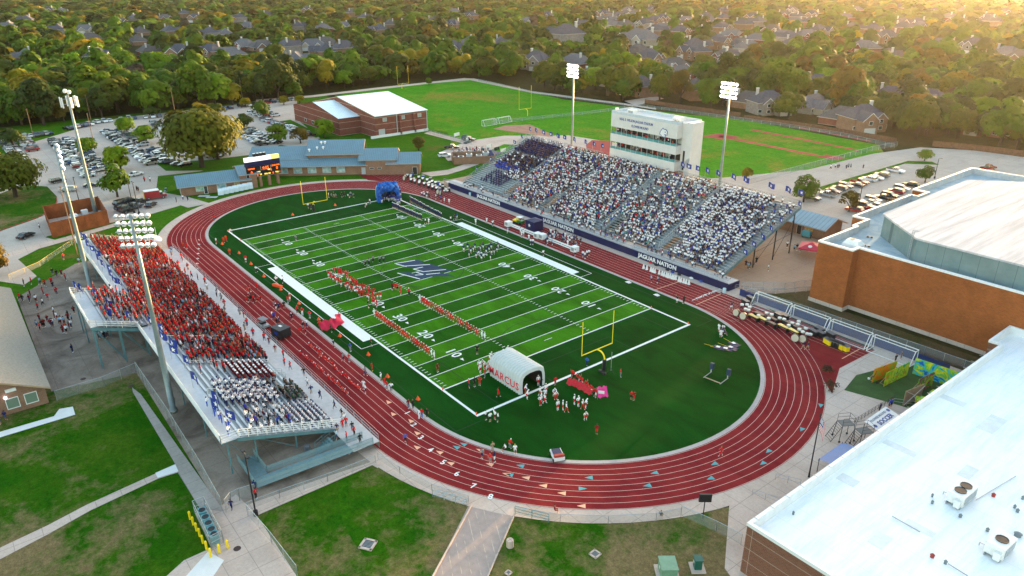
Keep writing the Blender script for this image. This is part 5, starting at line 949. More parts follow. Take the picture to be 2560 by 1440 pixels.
# bike rack, steps and rails near the shelter
b = MB(); rail(b, [tuple(G(2135, 1060)), tuple(G(2235, 1000))], .9, dark, 3, .9); tag(b.build('hurdle_rack'), 'dark low rack of bars beside the soccer shelter', 'rack')
for k, (p, q) in enumerate((((1938, 1200), (2000, 1215)), ((1880, 1238), (1945, 1262)), ((2232, 1010), (2300, 1020)))): b = MB(); rail(b, [tuple(G(*p)), tuple(G(*q))], 1.0, steel, 2, 1.3); tag(b.build('handrail'), ['grey handrail of the upper side of the steps by the white roof', 'grey handrail of the lower side of the steps by the white roof', 'grey handrail below the green carpet lawn'][k], 'handrail')
b = MB(); [b.poly([G(1962+k*9, 1213+k*5), G(2010+k*9, 1228+k*5), G(1975+k*9, 1252+k*5), G(1925+k*9, 1236+k*5)], conc_light, .02+.0*k) for k in range(1)]; struct(b.build('plaza_steps'))
# painted art panels
def swirl(name, cols, sc, seed):
    t = NT(name); v = t.n.new('ShaderNodeVectorMath'); v.operation = 'ADD'; v.inputs[1].default_value = (seed*3.1, seed*1.7, 0); t.l.new(t.tc.outputs['Object'], v.inputs[0]); f = t.noise(sc, 2, v.outputs[0], .5, 2.2)
    return t.out(t.ramp(f, [(.25+.5*i/(len(cols)-1), c) for i, c in enumerate(cols)]))
gm_ = (.10, .42, .03); yl_ = (.60, .55, .03); bl_ = (.01, .10, .40); cy_ = (.05, .42, .50); or_ = (.70, .18, .01); pu_ = (.30, .02, .14); dk_ = (.03, .03, .05)
arts = [((87.2, 30.6), (88.2, 36.0), 2.5, swirl('art_orange', [dk_, or_, or_, gm_, or_, dk_], .5, 1), 'tall painted panel mostly orange with dark swirls, leftmost of the set'), ((89.0, 30.8), (89.6, 37.4), 2.5, swirl('art_green', [bl_, or_, gm_, yl_, gm_, bl_], .45, 2), 'painted panel of lime green with blue and red strokes'), ((89.9, 38.6), (97.0, 39.2), 2.9, swirl('art_teal', [bl_, bl_, cy_, gm_, yl_, gm_, cy_], .4, 3), 'widest painted panel, turquoise and green swirls, at the back'), ((93.2, 32.6), (93.6, 37.2), 2.6, swirl('art_yellow', [pu_, yl_, gm_, pu_, yl_, bl_], .5, 4), 'painted panel in yellow and magenta right of the lime one')]
for (a, c, h, m, lb) in arts:
    t = thing('mural', lb, 'art panel', (*a, 0), 0, 'painted art panels on the green carpet'); d = Vector((*c, 0))-Vector((*a, 0)); an = math.atan2(d.y, d.x); b = MB(); b.box((d.x/2, d.y/2, h/2+.05), (d.length, .08, h), an, m); b.build('painted_face', t)
    nn = Vector((-d.y, d.x, 0)).normalized()
    for k in (.1, .9): b = MB(); b.path([d*k+nn*.06, d*k+nn*1.0], .05, 4, tan_); b.tube(d*k+nn*1.0, d*k+nn*.07+Vector((0, 0, h*.75)), .05, 4, None, tan_); b.build('brace', t)
t = thing('timber_frame', 'bare timber back of a panel with white bracing in front of the green ones', 'art panel', (93.6, 27.9, 0), 0, 'painted art panels on the green carpet'); b = MB(); b.box((.3, 1.9, 1.3), (4.4, .08, 2.5), rad(80), tan_); b.build('board', t); b = MB(); b.path([(.05, -.2, .1), (.9, 3.9, 2.4)], .05, 4, white); b.path([(.1, -.2, 2.5), (.75, 3.9, .1)], .04, 4, white); b.path([(.4, 1.9, 1.2), (1.6, 1.5, 0)], .06, 4, white); b.build('brace', t)
for k, (x, y, m) in enumerate([(96.2, 33.6, 'art_teal'), (97.2, 36, 'art_yellow'), (95.6, 30.2, 'art_green'), (98, 38, 'art_orange')]):
    b = MB(); b.box((x, y, .6), (2.6, 1.3, .9), .2*k, MATS[m]); b.box((x+.2, y, 1.15), (2.0, 1.1, .2), .3, MATS['art_teal']); b.box((x-.3, y, .08), (2.2, 1.0, .12), .2*k, dark); tag(b.build('painted_prop'), ['blue painted low box by the yellow panel', 'yellow and magenta painted low box beside the wide panel', 'lime painted low box near the bare timber panel', 'orange painted low box at the back by the barrier'][k], 'painted box', 'painted low boxes beside the panels')
for k, (px, py) in enumerate(((2172, 948), (2192, 958))): p = G(px, py); b = MB(); b.lathe([(.2, 0), (.22, .25), (.1, .3)], 8, white if k == 0 else dark, Matrix.Translation((p.x, p.y, 0))); b.tube((p.x, p.y, .25), (p.x+.3, p.y, .5), .03, 4, None, dark); tag(b.build('paint_bucket'), ['white paint bucket on the green carpet', 'dark paint bucket on the green carpet'][k], 'bucket')
# ================================================================ near ground details
def utility(px, py, sx, sy, h, m, label, mound=None):
    p = G(px, py); t = thing('utility_cabinet', label, 'utility box', p, rad(-38)); b = MB(); b.b2((-sx/2, -sy/2, .12), (sx/2, sy/2, h), m); b.build('cabinet', t); b = MB(); b.b2((-sx/2-.08, -sy/2-.08, h), (sx/2+.08, sy/2+.08, h+.1), m); b.build('lid', t)
    b = MB(); b.b2((-sx/2-.4, -sy/2-.4, -.1), (sx/2+.4, sy/2+.4, .12), conc_light); b.build('pad', t); b = MB(); b.b2((-.3, -sy/2-.03, h*.5), (.0, -sy/2, h*.7), white); b.build('placard', t)
utility(1668, 1436, 2.0, 1.7, 1.55, mat('sage_green', (.16, .30, .20), .5, .2, 1.), 'pale green transformer cabinet at the bottom edge'); utility(1743, 1420, .85, .8, 1.35, mat('dark_green', (.01, .10, .075), .4, .15, 1.), 'dark green utility cabinet on its own concrete pad')
p = G(1275, 1366); b = MB(); b.lathe([(.42, 0), (.42, .95), (.36, 1.0)], 14, conc_light, Matrix.Translation((p.x, p.y, 0))); tag(b.build('concrete_post'), 'short round concrete post on the dry lawn by the driveway', 'concrete post')
def drain(px, py, s, label, rz=.6):
    p = G(px, py); t = thing('storm_drain', label, 'drain', p, rz, 'storm drains in the dry lawn'); b = MB()
    for a in range(4): b.box((s*.45*math.cos(a*math.pi/2), s*.45*math.sin(a*math.pi/2), .02), (.14*s+.05, s*1.04, .12) , a*math.pi/2, conc_light)
    b.build('kerb', t); b = MB(); b.b2((-s*.4, -s*.4, -.02), (s*.4, s*.4, .03), dark); [b.b2((-s*.4, -s*.36+k*s*.12, .03), (s*.4, -s*.33+k*s*.12, .06), steel) for k in range(7)]; b.build('grate', t)
drain(920, 1361, 1.6, 'square storm drain ringed by green grass at the lower middle'); drain(1488, 1385, 1.0, 'square storm drain in the dry lawn right of the driveway', .1); drain(1271, 1432, .6, 'small pale valve box beside the driveway at the bottom edge', .2)
for k, (px, py) in enumerate(((593, 1371), (208, 947), (328, 964))): p = G(px, py); b = MB(); b.lathe([(.42, 0), (.42, .03), (.36, .035)], 16, mat('cast_iron', (.06, .035, .03), .7, .3, 6.), Matrix.Translation((p.x, p.y, -.03))); tag(b.build('manhole_cover'), ['brown manhole cover in the pale slab beside the cooling unit pen', 'brown manhole cover in the plaza behind the visitor stand', 'brown manhole cover by the corner of the lawn'][k], 'manhole')
# cooling unit pen with yellow bollards
pen = thing('cooling_unit_pen', 'narrow wire pen holding a row of teal cooling units near the lower left', 'fence pen', (0, 0, 0))
q = [G(487, 1283), G(515, 1272), G(560, 1358), G(530, 1374)]; b = MB(); pts = [tuple(v) for v in q+q[:1]]; rail(b, pts, 1.9, steel, 2, 2.2, .04); panel(b, pts, 1.85, chain); b.build('wire_fence', pen); b = MB(); b.poly([v for v in q], conc_light, -.015); b.build('slab', pen)
for k, t in enumerate((.18, .38, .55, .72, .86)):
    c = (q[0].lerp(q[3], t)+q[1].lerp(q[2], t))/2; b = MB(); b.box((c.x, c.y, .55), (1.1, .95, 1.1), rad(-10), mat('teal_unit', (.13, .33, .36), .5, .2, 1.)); b.lathe([(.4, 1.1), (.4, 1.15), (.1, 1.13)], 12, dark, Matrix.Translation((c.x, c.y, 0))); b.box((c.x+.3, c.y-.5, .5), (.1, .1, .8), 0, steel); tag(b.build('cooling_unit'), '%s teal cooling unit from the back of the wire pen' % nth(k), 'cooling unit', 'teal cooling units in the pen')
bb = MB(); bb.lathe([(.11, 0), (.11, 1.0), (.08, 1.08), (.02, 1.1)], 8, yellow); bme = bb.mesh('bollard')
for k, (px, py) in enumerate([(476, 1298), (484, 1312), (492, 1327), (500, 1341), (508, 1358), (517, 1373), (527, 1391), (549, 1381), (570, 1370)]): o = tag(link('bollard', bme), ('%s yellow bollard down the lawn side of the wire pen' % nth(k)) if k < 7 else ['yellow bollard in the middle of the pen front', 'yellow bollard at the paved corner of the pen front'][k-7], 'bollard', 'yellow bollards round the wire pen'); o.location = G(px, py); o.scale = (1.3, 1.3, 1.1)
# fences
def fence(px, h, label, m=None, rails=2, step=3., z=0, name='chain_link_fence', g='chain link fences', screen=None):
    pts = [tuple(G(*p)) if len(p) == 2 else tuple(p) for p in px]; t = thing(name, label, 'fence', (0, 0, 0), 0, g); b = MB(); rail(b, pts, h, m or steel, 1, step, .035); b.build('posts', t); b = MB(); panel(b, pts, h-.03, screen or chain); b.build('wire_mesh', t); return t
fence([(343, 932), (420, 1045), (500, 1175), (556, 1276)], 2.1, 'tall chain link fence along the lawn behind the visitor stand', step=2.4)
fence([(620, 1290), (680, 1360), (745, 1445)], 1.8, 'chain link fence between the pale slab and the dry lawn at the bottom')
fence([(618, 1278), (700, 1246), (820, 1205), (940, 1158)], 1.3, 'low chain link fence below the access ramp')
fence([(945, 1150), (1000, 1185), (1080, 1228), (1172, 1258)], 1.2, 'low chain link fence following the bend left of the driveway')
fence([(1285, 1288), (1400, 1306), (1520, 1310), (1640, 1303), (1702, 1290)], 1.25, 'low chain link fence following the bend right of the driveway', step=4.5)
fence([(1702, 1290), (1790, 1330), (1852, 1362)], 1.6, 'chain link fence running from the bend to the white roofed building')
fence([(25, 700), (100, 668), (140, 640), (200, 600)], 1.3, 'fence with a yellow top rail curving round the left plaza', m=mat('yellow_rail', (.55, .38, .08), .5))
fence([(143, 1002), (200, 985), (262, 966), (345, 930)], 1.8, 'chain link gate row between the ticket building and the lawn corner', step=2.)
fence([(566, 1280), (580, 1262), (600, 1252), (640, 1240)], 1.9, 'short chain link gate beside the lamp post at the stand exit', step=1.5)
fence([(52.6, 45.0, 0), (70, 46.3, 0), (88, 46.9, 0), (104, 47.4, 0)], 1.5, 'chain link fence above the navy barrier behind the soccer goals')
fence([(51.0, 46.4, 0), (57, 53, 0), (60.5, 62, 0)], 1.6, 'chain link fence along the grass corner beside the arena', step=2); fence([(53.5, 44.9, 0), (58.2, 51.5, 0), (62.5, 60, 0)], 1.2, 'second chain link fence beside the arena grass corner', step=2)
fence([(1870, 462), (1960, 437), (2080, 405), (2180, 378), (2242, 366)], 1.8, 'chain link fence between the practice grass and the side road', step=3.5); fence([(1600, 268), (1750, 288), (1950, 316), (2100, 340), (2236, 370)], 1.5, 'long chain link fence along the foot of the wood at the right', step=4); fence([(1060, 330), (1110, 345), (1180, 362)], 1.6, 'fence with advertising boards beside the gym path', step=3)
fence([(1195, 203), (1330, 234), (1560, 266)], 1.4, 'chain link fence along the back of the practice field', step=6); fence([(1230, 312), (1330, 300), (1480, 285), (1600, 268)], 1.5, 'chain link fence crossing the practice grass', step=5)
fence([(1110, 455), (1140, 466), (1180, 470)], 1.2, 'short fence left of the home stand foot', step=2)
for k, (px, py, m) in enumerate([(1142, 342, white), (1160, 347, roofblue), (1172, 353, white), (1222, 372, white), (1242, 378, glassd), (1258, 382, white)]): p = G(px, py); b = MB(); b.box((p.x, p.y, 1.0), (.08, 3.0, 1.3), rad(12), m); [b.tube((p.x, p.y+s, 0), (p.x, p.y+s, 1.6), .05, 4, None, steel) for s in (-1.4, 1.4)]; tag(b.build('fence_banner'), ['white banner nearest the gym on the path fence', 'dark blue banner in the middle of the path fence', 'white banner nearest the road on the path fence', 'left white banner behind the navy canopy', 'dark banner behind the navy canopy', 'right white banner behind the navy canopy'][k], 'banner', 'advertising banners on fences')
def wfence(px, h, label):
    pts = [G(*p) for p in px]; b = MB(); b2 = 0
    for p, q in zip(pts, pts[1:]):
        d = q-p; n_ = max(1, int(d.length/2.4))
        for k in range(n_): c = p+d*(k+.5)/n_; b.box((c.x, c.y, h/2), (d.length/n_-.04, .06, h-.06*(k % 2)), math.atan2(d.y, d.x), wood); e = p+d*k/n_; b.box((e.x, e.y, h/2), (.12, .12, h+.1), math.atan2(d.y, d.x), wood)
    tag(b.build('wood_fence'), label, 'fence', 'wooden yard fences')
wfence([(1612, 258), (1700, 272), (1785, 283)], 2., 'dark wooden fence behind the press box'); wfence([(1785, 284), (1850, 292)], 2., 'lighter wooden fence section right of the dark one'); wfence([(1860, 298), (2000, 318), (2150, 342), (2240, 358)], 2., 'long brown wooden fence under the houses at the right'); wfence([(2330, 366), (2450, 378), (2600, 398)], 2.2, 'orange brown wooden fence by the road at the right edge'); wfence([(880, 197), (930, 192)], 2, 'short dark fence in the far trees')
# gates folded back beside the driveway
for k, (p, q) in enumerate((((1082, 1242), (1168, 1266)), ((1288, 1285), (1372, 1306)))): b = MB(); pts = [tuple(G(*p)), tuple(G(*q))]; rail(b, pts, 1.25, tealst if k else steel, 3, 1.6, .05); panel(b, pts, 1.2, chain); tag(b.build('swing_gate'), ['grey tubular gate folded open left of the driveway', 'teal tubular gate folded open right of the driveway'][k], 'gate')
# lamp posts
def lamp_post(px, py, h, label, lit=False, m=dark, heads=1):
    t = thing('lamp_post', label, 'lamp post', G(px, py), 0, 'slender lamp posts'); b = MB(); b.lathe([(.3, 0), (.3, .7), (.11, .7), (.09, h)], 8, m); b.build('post', t)
    for s in range(heads): b = MB(); x = (-1)**s*.5; b.tube((0, 0, h), (x, 0, h+.1), .05, 4, None, m); b.box((x*1.5, 0, h+.1), (.7, .35, .15), 0, m); b.build('lamp_head', t); b = MB(); b.box((x*1.5, 0, h+.01), (.5, .28, .04), 0, mat('warm_lamp', (1, .8, .6), .4, emit=.9, ecol=(1, .7, .45)) if lit else alu); b.build('lamp', t)
lamp_post(640, 1288, 9, 'dark lamp post with a lit head at the near stand exit', True, heads=2); lamp_post(203, 525, 9.5, 'thin lamp post beside the rust enclosure'); lamp_post(348, 535, 9, 'lit twin lamp post among the dark vehicles', True, heads=2); lamp_post(336, 532, 10, 'second lamp post by the dark vehicles', False); lamp_post(2145, 522, 7.5, 'dark lamp post in the side lot by the small orange tree'); lamp_post(2336, 446, 6.5, 'dark lamp post near the round tree in the side lot')
for k, (px, py, h) in enumerate([(442, 305, 15), (85, 345, 12), (230, 310, 13), (608, 260, 13), (180, 800, 17), (237, 368, 13)]):
    t = thing('utility_pole', ['tall bare pole at the back of the parking lot', 'thin bare pole at the edge of the wood at far left', 'thin bare pole behind the cell tower', 'thin bare pole at the wood behind the yellow parking trees', 'thin bare pole rising from the left plaza', 'thin bare pole in the middle of the left parking lot'][k], 'utility pole', G(px, py) if k != 4 else G(195, 640), 0, 'bare poles'); b = MB(); b.lathe([(.16, 0), (.1, h)], 6, mat('pole_wood', (.20, .13, .08), .9, .2, 2.)); b.build('pole', t); b = MB(); b.box((0, 0, h-.3), (.8, .1, .1), .5, MATS['pole_wood']); b.build('crossarm', t)
# flags on the stands
fl_b = mat('flag_navy', (.012, .035, .24), .75, .2, 2.)
def star_flag():
    b = MB(); b.tube((0, 0, 0), (0, 0, 2.0), .025, 4, None, steel); return b
fm_pole = star_flag().mesh('pole'); flag_vars = []
for v in range(4):
    b = MB(); N = 6
    def fw_(u, w_): return (u*1.45, .16*math.sin(u*5+v*1.9)*u, 1.05+w_*.92-.16*u*u+.05*math.sin(u*6+v))
    vs = [fw_(i/N, j/4) for i in range(N+1) for j in range(5)]; b.add(vs, [(i*5+j, (i+1)*5+j, (i+1)*5+j+1, i*5+j+1) for i in range(N) for j in range(4)], fl_b); me1 = b.mesh('cloth')
    b = MB(); st_ = [(.50, .86), (.57, .62), (.86, .60), (.66, .44), (.72, .16), (.5, .32), (.28, .16), (.34, .44), (.14, .60), (.43, .62)]
    for s in (-.02, .02): b.add([(lambda P: (P[0], P[1]+s, P[2]))(fw_(.5+(x-.5)*.62, y)) for x, y in st_], [tuple(range(10))], white)
    flag_vars.append((me1, b.mesh('white_emblem')))
def put_flag(x, y, z, rz, label, g, sc=1.):
    t = thing('star_flag', label, 'flag', (x, y, z), rz, g); t.scale = (sc,)*3; v = flag_vars[random.randrange(4)]; link('pole', fm_pole, t); c = link('cloth', v[0], t); link('white_emblem', v[1], c)
for k, x in enumerate([-50, -46.5, -43, -39.5, -36, -32, -28, -24.5, -21, -17.5, -15]): put_flag(x, ye-1.0+.3*math.sin(k*2), ze-.1, rad(15), 'blue flag with white emblem, %s from the far end of the visitor stand rail' % nth(k), 'blue flags along the visitor stand', 1.35)
for k, (x, y, z) in enumerate([(-11.5, -65.2, zd_), (-9.8, -64.7, zd_), (-7, -63.0, zd_-.6), (-3.5, -61.8, 6.6), (1, -62.8, 7), (3.6, -60.2, 6.3), (-14.5, -61, 2.5)]): put_flag(x, y, z, rad(15), 'blue flag with white emblem, %s of those around the raised rear block' % nth(k), 'blue flags along the visitor stand', 1.45)
for k, x in enumerate([6.5, 10, 13.5, 16.5, 19.5, 24, 30.5, 37.5, 39.5, 43.0]): put_flag(x, ye-.6+.7*(k % 2), ze-.1-.2*(k % 2), rad(15), 'blue flag with white emblem, %s past the raised block towards the near end' % nth(k), 'blue flags along the visitor stand', 1.45)
for k, x in enumerate([-52, -49, -45.5, -42, -38.6, -35.6, -31, -26, -22.5, -19]): put_flag(x, yb+.2, zb+1.2, rad(-15), 'navy flag with white emblem, %s from the left on the home stand back rail' % nth(k), 'navy flags on the home stand', 1.35)
for k, x in enumerate([10.6, 12.5, 15.5, 18.6, 21.9, 26.5, 30, 37, 41.5, 44.8]): put_flag(x, yb+.2, zb+1.2, rad(-15), 'navy flag with white emblem, %s right of the press box on the back rail' % nth(k), 'navy flags on the home stand', 1.35)
for k, r in enumerate([29, 25, 21, 17, 13.5, 10, 6.5]): put_flag(HX1+.1, HY0+r*HP, HZ0+r*HZ+.1, rad(-30), 'blue flag with white emblem, %s from the top of the right stand stair' % nth(k), 'navy flags on the home stand', 1.2)
for k, r in enumerate([5, 12, 24, 28]): put_flag(hleft(r)-.1, HY0+r*HP, HZ0+r*HZ+.3, rad(-10), 'navy flag with white emblem, %s from the foot of the left stand rail' % nth(k), 'navy flags on the home stand', 1.1)
# white canopy of the camera lift at the far end of the visitor stand
wc = thing('white_canopy', 'long oval white canopy over the walkway end at the far visitor stand corner', 'canopy', G(385, 618), rad(10)); b = MB(); b.lathe([(.1, 2.9), (1.6, 2.6), (2.0, 2.3), (1.9, 2.2), (.1, 2.3)], 16, white, Matrix.Diagonal((1.9, .85, 1, 1))); b.build('cover', wc, True); b = MB(); [b.tube((x, y, 0), (x, y, 2.4), .05, 5, None, white) for x in (-2.6, 2.6) for y in (-.8, .8)]; b.tube((1.3, .6, 0), (1.3, .6, 5.2), .06, 5, None, white); b.path([(-2.6, -.8, 1.2), (2.6, -.8, 1.2)], .05, 4, white); b.build('frame', wc)
# canopies behind the home stand
def canopy(px, py, z, s, m, label, walls=False):
    p = G(px, py, z); t = thing('pop_up_canopy', label, 'canopy', (p.x, p.y, 0), .4); b = MB(); b.add([(-s, -s, 2.2), (s, -s, 2.2), (s, s, 2.2), (-s, s, 2.2), (0, 0, 3.3), (-s, -s, 1.9), (s, -s, 1.9), (s, s, 1.9), (-s, s, 1.9)], [(0, 1, 4), (1, 2, 4), (2, 3, 4), (3, 0, 4), (0, 5, 6, 1), (1, 6, 7, 2), (2, 7, 8, 3), (3, 8, 5, 0)], m); b.build('cover', t); b = MB(); [b.tube((x*s, y*s, 0), (x*s, y*s, 2.2), .05, 4, None, steel) for x in (-1, 1) for y in (-1, 1)]; b.build('frame', t)
    b = MB(); b.lathe([(.45, 0), (.45, .01)], 14, white, Matrix.Translation((-.2, -s*.62, 2.66))@Matrix.Rotation(math.atan2(1.1, s), 4, 'X')); b.build('emblem', t)
canopy(1228, 381, 2.4, 3.0, navy, 'navy pop up canopy left of the band end of the home stand'); canopy(2030, 612, 2.6, 2.6, mat('canopy_red', (.50, .02, .06), .6, .1, 1.), 'red pop up canopy against the arena wall corner')
# ================================================================ vehicles
def car_prof(kind):
    if kind == 'pickup': return [(-2.8, .45), (-2.85, .95), (-.7, 1.02), (-.55, 1.0), (.95, 1.12), (2.5, 1.0), (2.75, .85), (2.75, .45)], [(-.75, 1.0), (-.6, 1.75), (.55, 1.78), (1.15, 1.1)], 1.9
    if kind == 'suv': return [(-2.35, .42), (-2.42, 1.0), (-2.3, 1.08), (1.0, 1.12), (2.2, 1.0), (2.4, .8), (2.38, .42)], [(-2.3, 1.05), (-2.0, 1.68), (.35, 1.72), (1.15, 1.1)], 1.85
    return [(-2.3, .38), (-2.36, .85), (-2.2, .96), (-1.6, .98), (1.0, .95), (2.15, .78), (2.32, .62), (2.3, .38)], [(-1.85, .95), (-1.1, 1.38), (.15, 1.42), (1.05, .93)], 1.78
def paint(name, c): return mat('car_paint_'+name, c, .25, 0, 1, spec=.6)
PAINT = {'white': paint('white', (.66, .67, .68)), 'silver': paint('silver', (.36, .38, .40)), 'black': paint('black', (.012, .013, .016)), 'grey': paint('grey', (.10, .11, .125)), 'blue': paint('blue', (.02, .06, .17)), 'red': paint('red', (.26, .015, .018)), 'tan': paint('tan', (.30, .25, .18)), 'navy': paint('navy', (.014, .02, .05))}
tyre = mat('tyre', (.018, .018, .018), .8); hub = mat('wheel_rim', (.35, .36, .37), .35, metal=.5); lampr = mat('tail_lamp', (.35, .01, .01), .3); lampw = mat('head_lamp', (.7, .7, .68), .2)
CARM = {}
def car_meshes(kind, col):
    k = (kind, col)
    if k in CARM: return CARM[k]
    lo, hi, w = car_prof(kind); P = PAINT[col]; b = MB()
    def ext(b, prof, w0, w1, m):
        zs = [p[1] for p in prof]; z0, z1 = min(zs), max(zs); n = len(prof); hw = [w0+(w1-w0)*(z-z0)/(z1-z0) for z in zs]
        vs = [(p[0], -h/2, p[1]) for p, h in zip(prof, hw)]+[(p[0], h/2, p[1]) for p, h in zip(prof, hw)]
        b.add(vs, [(i, (i+1) % n, n+(i+1) % n, n+i) for i in range(n)]+[tuple(range(n-1, -1, -1)), tuple(range(n, 2*n))], m)
    ext(b, lo, w*.94, w, P); x0, x1 = hi[1][0]+.05, hi[2][0]-.05; z = hi[1][1]
    b.b2((x0, -w*.40, z-.0), (x1, w*.40, z+.05), P)
    for x in (hi[0][0]+.15, (x0+x1)/2, x1+.1):
        for s in (-1, 1): b.tube((x, s*w*.475, hi[0][1]), (min(max(x, x0), x1), s*w*.405, z+.02), .05, 4, None, P)
    if kind == 'pickup': b.b2((-2.7, -w*.42, .98), (-.8, w*.42, 1.04), tyre)
    body = b.mesh('car_body'); b = MB(); ext(b, hi, w*.95, w*.80, glassd); glass = b.mesh('windows')
    def wh(): b = MB(); b.lathe([(.33, -.11), (.35, 0), (.33, .11)], 10, tyre, Matrix.Rotation(rad(90), 4, 'X')); b.lathe([(.2, -.125), (.2, .125)], 8, hub, Matrix.Rotation(rad(90), 4, 'X')); return b.mesh('wheel')
    if 'wheel' not in CARM: CARM['wheel'] = wh()
    x0, x1 = lo[0][0], lo[-1][0]; b = MB(); [b.box((x1-.02, s*w*.36, .72 if kind == 'sedan' else .86), (.12, .36, .16), 0, lampw) for s in (-1,)]; hl = b.mesh('headlight'); b = MB(); b.box((x0+.0, w*.38, .85), (.12, .28, .2), 0, lampr); tlm = b.mesh('tail_light')
    b = MB(); b.v = [tuple(v.co) for v in body.vertices]; 
    CARM[k] = (body, glass, hl, tlm, w, x0, x1); return CARM[k]
NCAR = [0]; car_labels = {}
def car(x, y, rz, kind, col, label, g, near=False, z=0):
    body, glass, hl, tlm, w, x0, x1 = car_meshes(kind, col)
    o = tag(link('parked_car', body), label, {'suv': 'car', 'sedan': 'car', 'pickup': 'pickup truck'}[kind], g); o.location = (x, y, z); o.rotation_euler = (0, 0, rz)
    link('windows', glass, o); wb = (x1-x0)*.30
    for xx in (-wb, wb):
        if near:
            for s in (-1, 1): q = link('wheel', CARM['wheel'], o); q.location = (xx, s*w*.44, .35)
    if not near:
        if 'axle' not in CARM:
            b = MB(); [b.lathe([(.33, -.11), (.35, 0), (.33, .11)], 8, tyre, Matrix.Translation((sx*1.38, s*.80, .35))@Matrix.Rotation(rad(90), 4, 'X')) for s in (-1, 1) for sx in (-1, 1)]; CARM['axle'] = b.mesh('wheels')
        link('wheels', CARM['axle'], o)
    else:
        for s in (0, 1): q = link('headlight', hl, o); q.scale = (1, 1-2*s, 1); q = link('tail_light', tlm, o); q.scale = (1, 1-2*s, 1)
    NCAR[0] += 1; return o
COLS = ['white']*9+['silver']*5+['black']*7+['grey']*6+['blue']*3+['navy']*3+['red']*2+['tan']*1
KN = {'suv': 'SUV', 'sedan': 'saloon car', 'pickup': 'pickup truck'}
def row(pts, n, rz, where, g, skip=(), near=False, jit=.15, px=True):
    P = [G(*p) for p in pts] if px else [Vector((*p, 0)) for p in pts]; L = [(b-a).length for a, b in zip(P, P[1:])]; T = sum(L)
    for i in range(n):
        if i in skip: continue
        t = T*(i+.5)/n; k = 0
        while k < len(L)-1 and t > L[k]: t -= L[k]; k += 1
        c = P[k].lerp(P[k+1], t/L[k]); kind = random.choice(['suv', 'suv', 'suv', 'sedan', 'sedan', 'pickup']); col = random.choice(COLS)
        car(c.x+random.uniform(-.4, .4), c.y+random.uniform(-.4, .4), (rz if rz is not None else math.atan2((P[k+1]-P[k]).y, (P[k+1]-P[k]).x)+math.pi/2)+random.choice((0, math.pi))+random.uniform(-.04, .04), kind, col, ('%s %s, %s %s' % (col, KN[kind], nth(i), where)).replace('from the far end in the', 'from the far end,'), g, near)
gl = 'cars in the big left parking lot'; H = math.pi/2
Rw = lambda x0, x1, y, n, where, skip=(): row([(x0, y), (x1, y)], int(n*.94), H, where, gl, skip, px=False)
row([(10, 355), (60, 345), (110, 338), (130, 335)], 11, None, 'from the left in the kerb row along the wood edge', gl)
row([(165, 325), (225, 313)], 8, None, 'in the kerb row just right of the cell tower', gl)
row([(235, 309), (300, 300), (360, 296), (440, 289), (480, 285)], 16, None, 'along the far kerb below the dark wood', gl, skip=(3, 7, 11))
row([(550, 276), (640, 262), (735, 250)], 12, None, 'along the far kerb left of the red brick gym', gl, skip=(2, 6))
Rw(-232, -196, -50.5, 13, 'from the far end in the leftmost double row, front side'); Rw(-236, -152, -56.5, 26, 'from the far end in the leftmost double row, back side', skip=(20, 21))
Rw(-213, -139, -41.5, 27, 'from the far end in the row under the left floodlight mast'); Rw(-211, -140, -36, 26, 'from the far end in the row behind the left floodlight mast', skip=(9, 10, 22, 23))
Rw(-222, -144, -21, 29, 'from the far end in the row left of the yellow trees'); Rw(-220, -143, -15.2, 28, 'from the far end in the row of the yellow trees', skip=(8, 9, 14, 15, 16))
Rw(-228, -196, .5, 12, 'from the far end in the row left of the great oak'); Rw(-226, -160, 6.2, 22, 'from the far end in the row behind the great oak', skip=(12, 13, 14))
Rw(-214, -150, 21.5, 23, 'from the far end in the row right of the great oak', skip=(4,)); Rw(-208, -150, 27.2, 21, 'from the far end in the row by the bright green trees', skip=(12, 13))
Rw(-205, -154, 42.2, 19, 'from the far end in the row facing the red brick gym'); Rw(-226, -206, 44, 7, 'from the far end in the short row left of the gym corner'); Rw(-232, -208, 50, 9, 'from the far end in the short row behind the gym corner')
row([(505, 392), (535, 396), (560, 386)], 4, .6, 'in the shade under the great oak', gl); row([(395, 400), (440, 412), (470, 418)], 5, H, 'on the grass below the great oak', gl)
gs = 'cars moving or parked along the left drive'
for px, py, rz, kind, col, lb in [(341, 439, 0.35, 'sedan', 'white', 'white saloon car crossing the lot above the fieldhouse roof'), (229, 467, -.1, 'sedan', 'navy', 'dark blue saloon car passing the cell tower pole'), (167, 525, .9, 'sedan', 'white', 'white saloon car on the drive beside the rust enclosure'), (66, 594, .75, 'sedan', 'black', 'black and red saloon car at the kerb left of the rust enclosure'), (177, 410, .2, 'suv', 'silver', 'silver SUV driving between rows near the left mast'), (250, 428, .3, 'pickup', 'white', 'white pickup truck at the end of the middle row'), (145, 456, .3, 'suv', 'black', 'black SUV parked above the silver van'), (172, 478, 2.6, 'suv', 'silver', 'silver van beside the left lawn')]:
    p = G(px, py); car(p.x, p.y, rz+H, kind, col, lb, gs, True)
for k, (px, py, rz, kind, col) in enumerate([(305, 512, .5, 'suv', 'black'), (325, 507, .4, 'suv', 'black'), (350, 510, .5, 'pickup', 'black'), (310, 524, .3, 'suv', 'navy'), (335, 522, .5, 'pickup', 'grey'), (378, 516, .9, 'sedan', 'black'), (322, 530, .4, 'suv', 'black')]):
    p = G(px, py); car(p.x, p.y, rz+H, kind, col, '%s %s, %s from the left in the dark huddle near the ambulance' % (col, KN[kind], nth(k)), 'dark vehicles huddled beside the ambulance', True)
gr_ = 'cars in the side lot behind the arena'; Zr = lambda x, y: G(1920+x/4, 380+y/4)
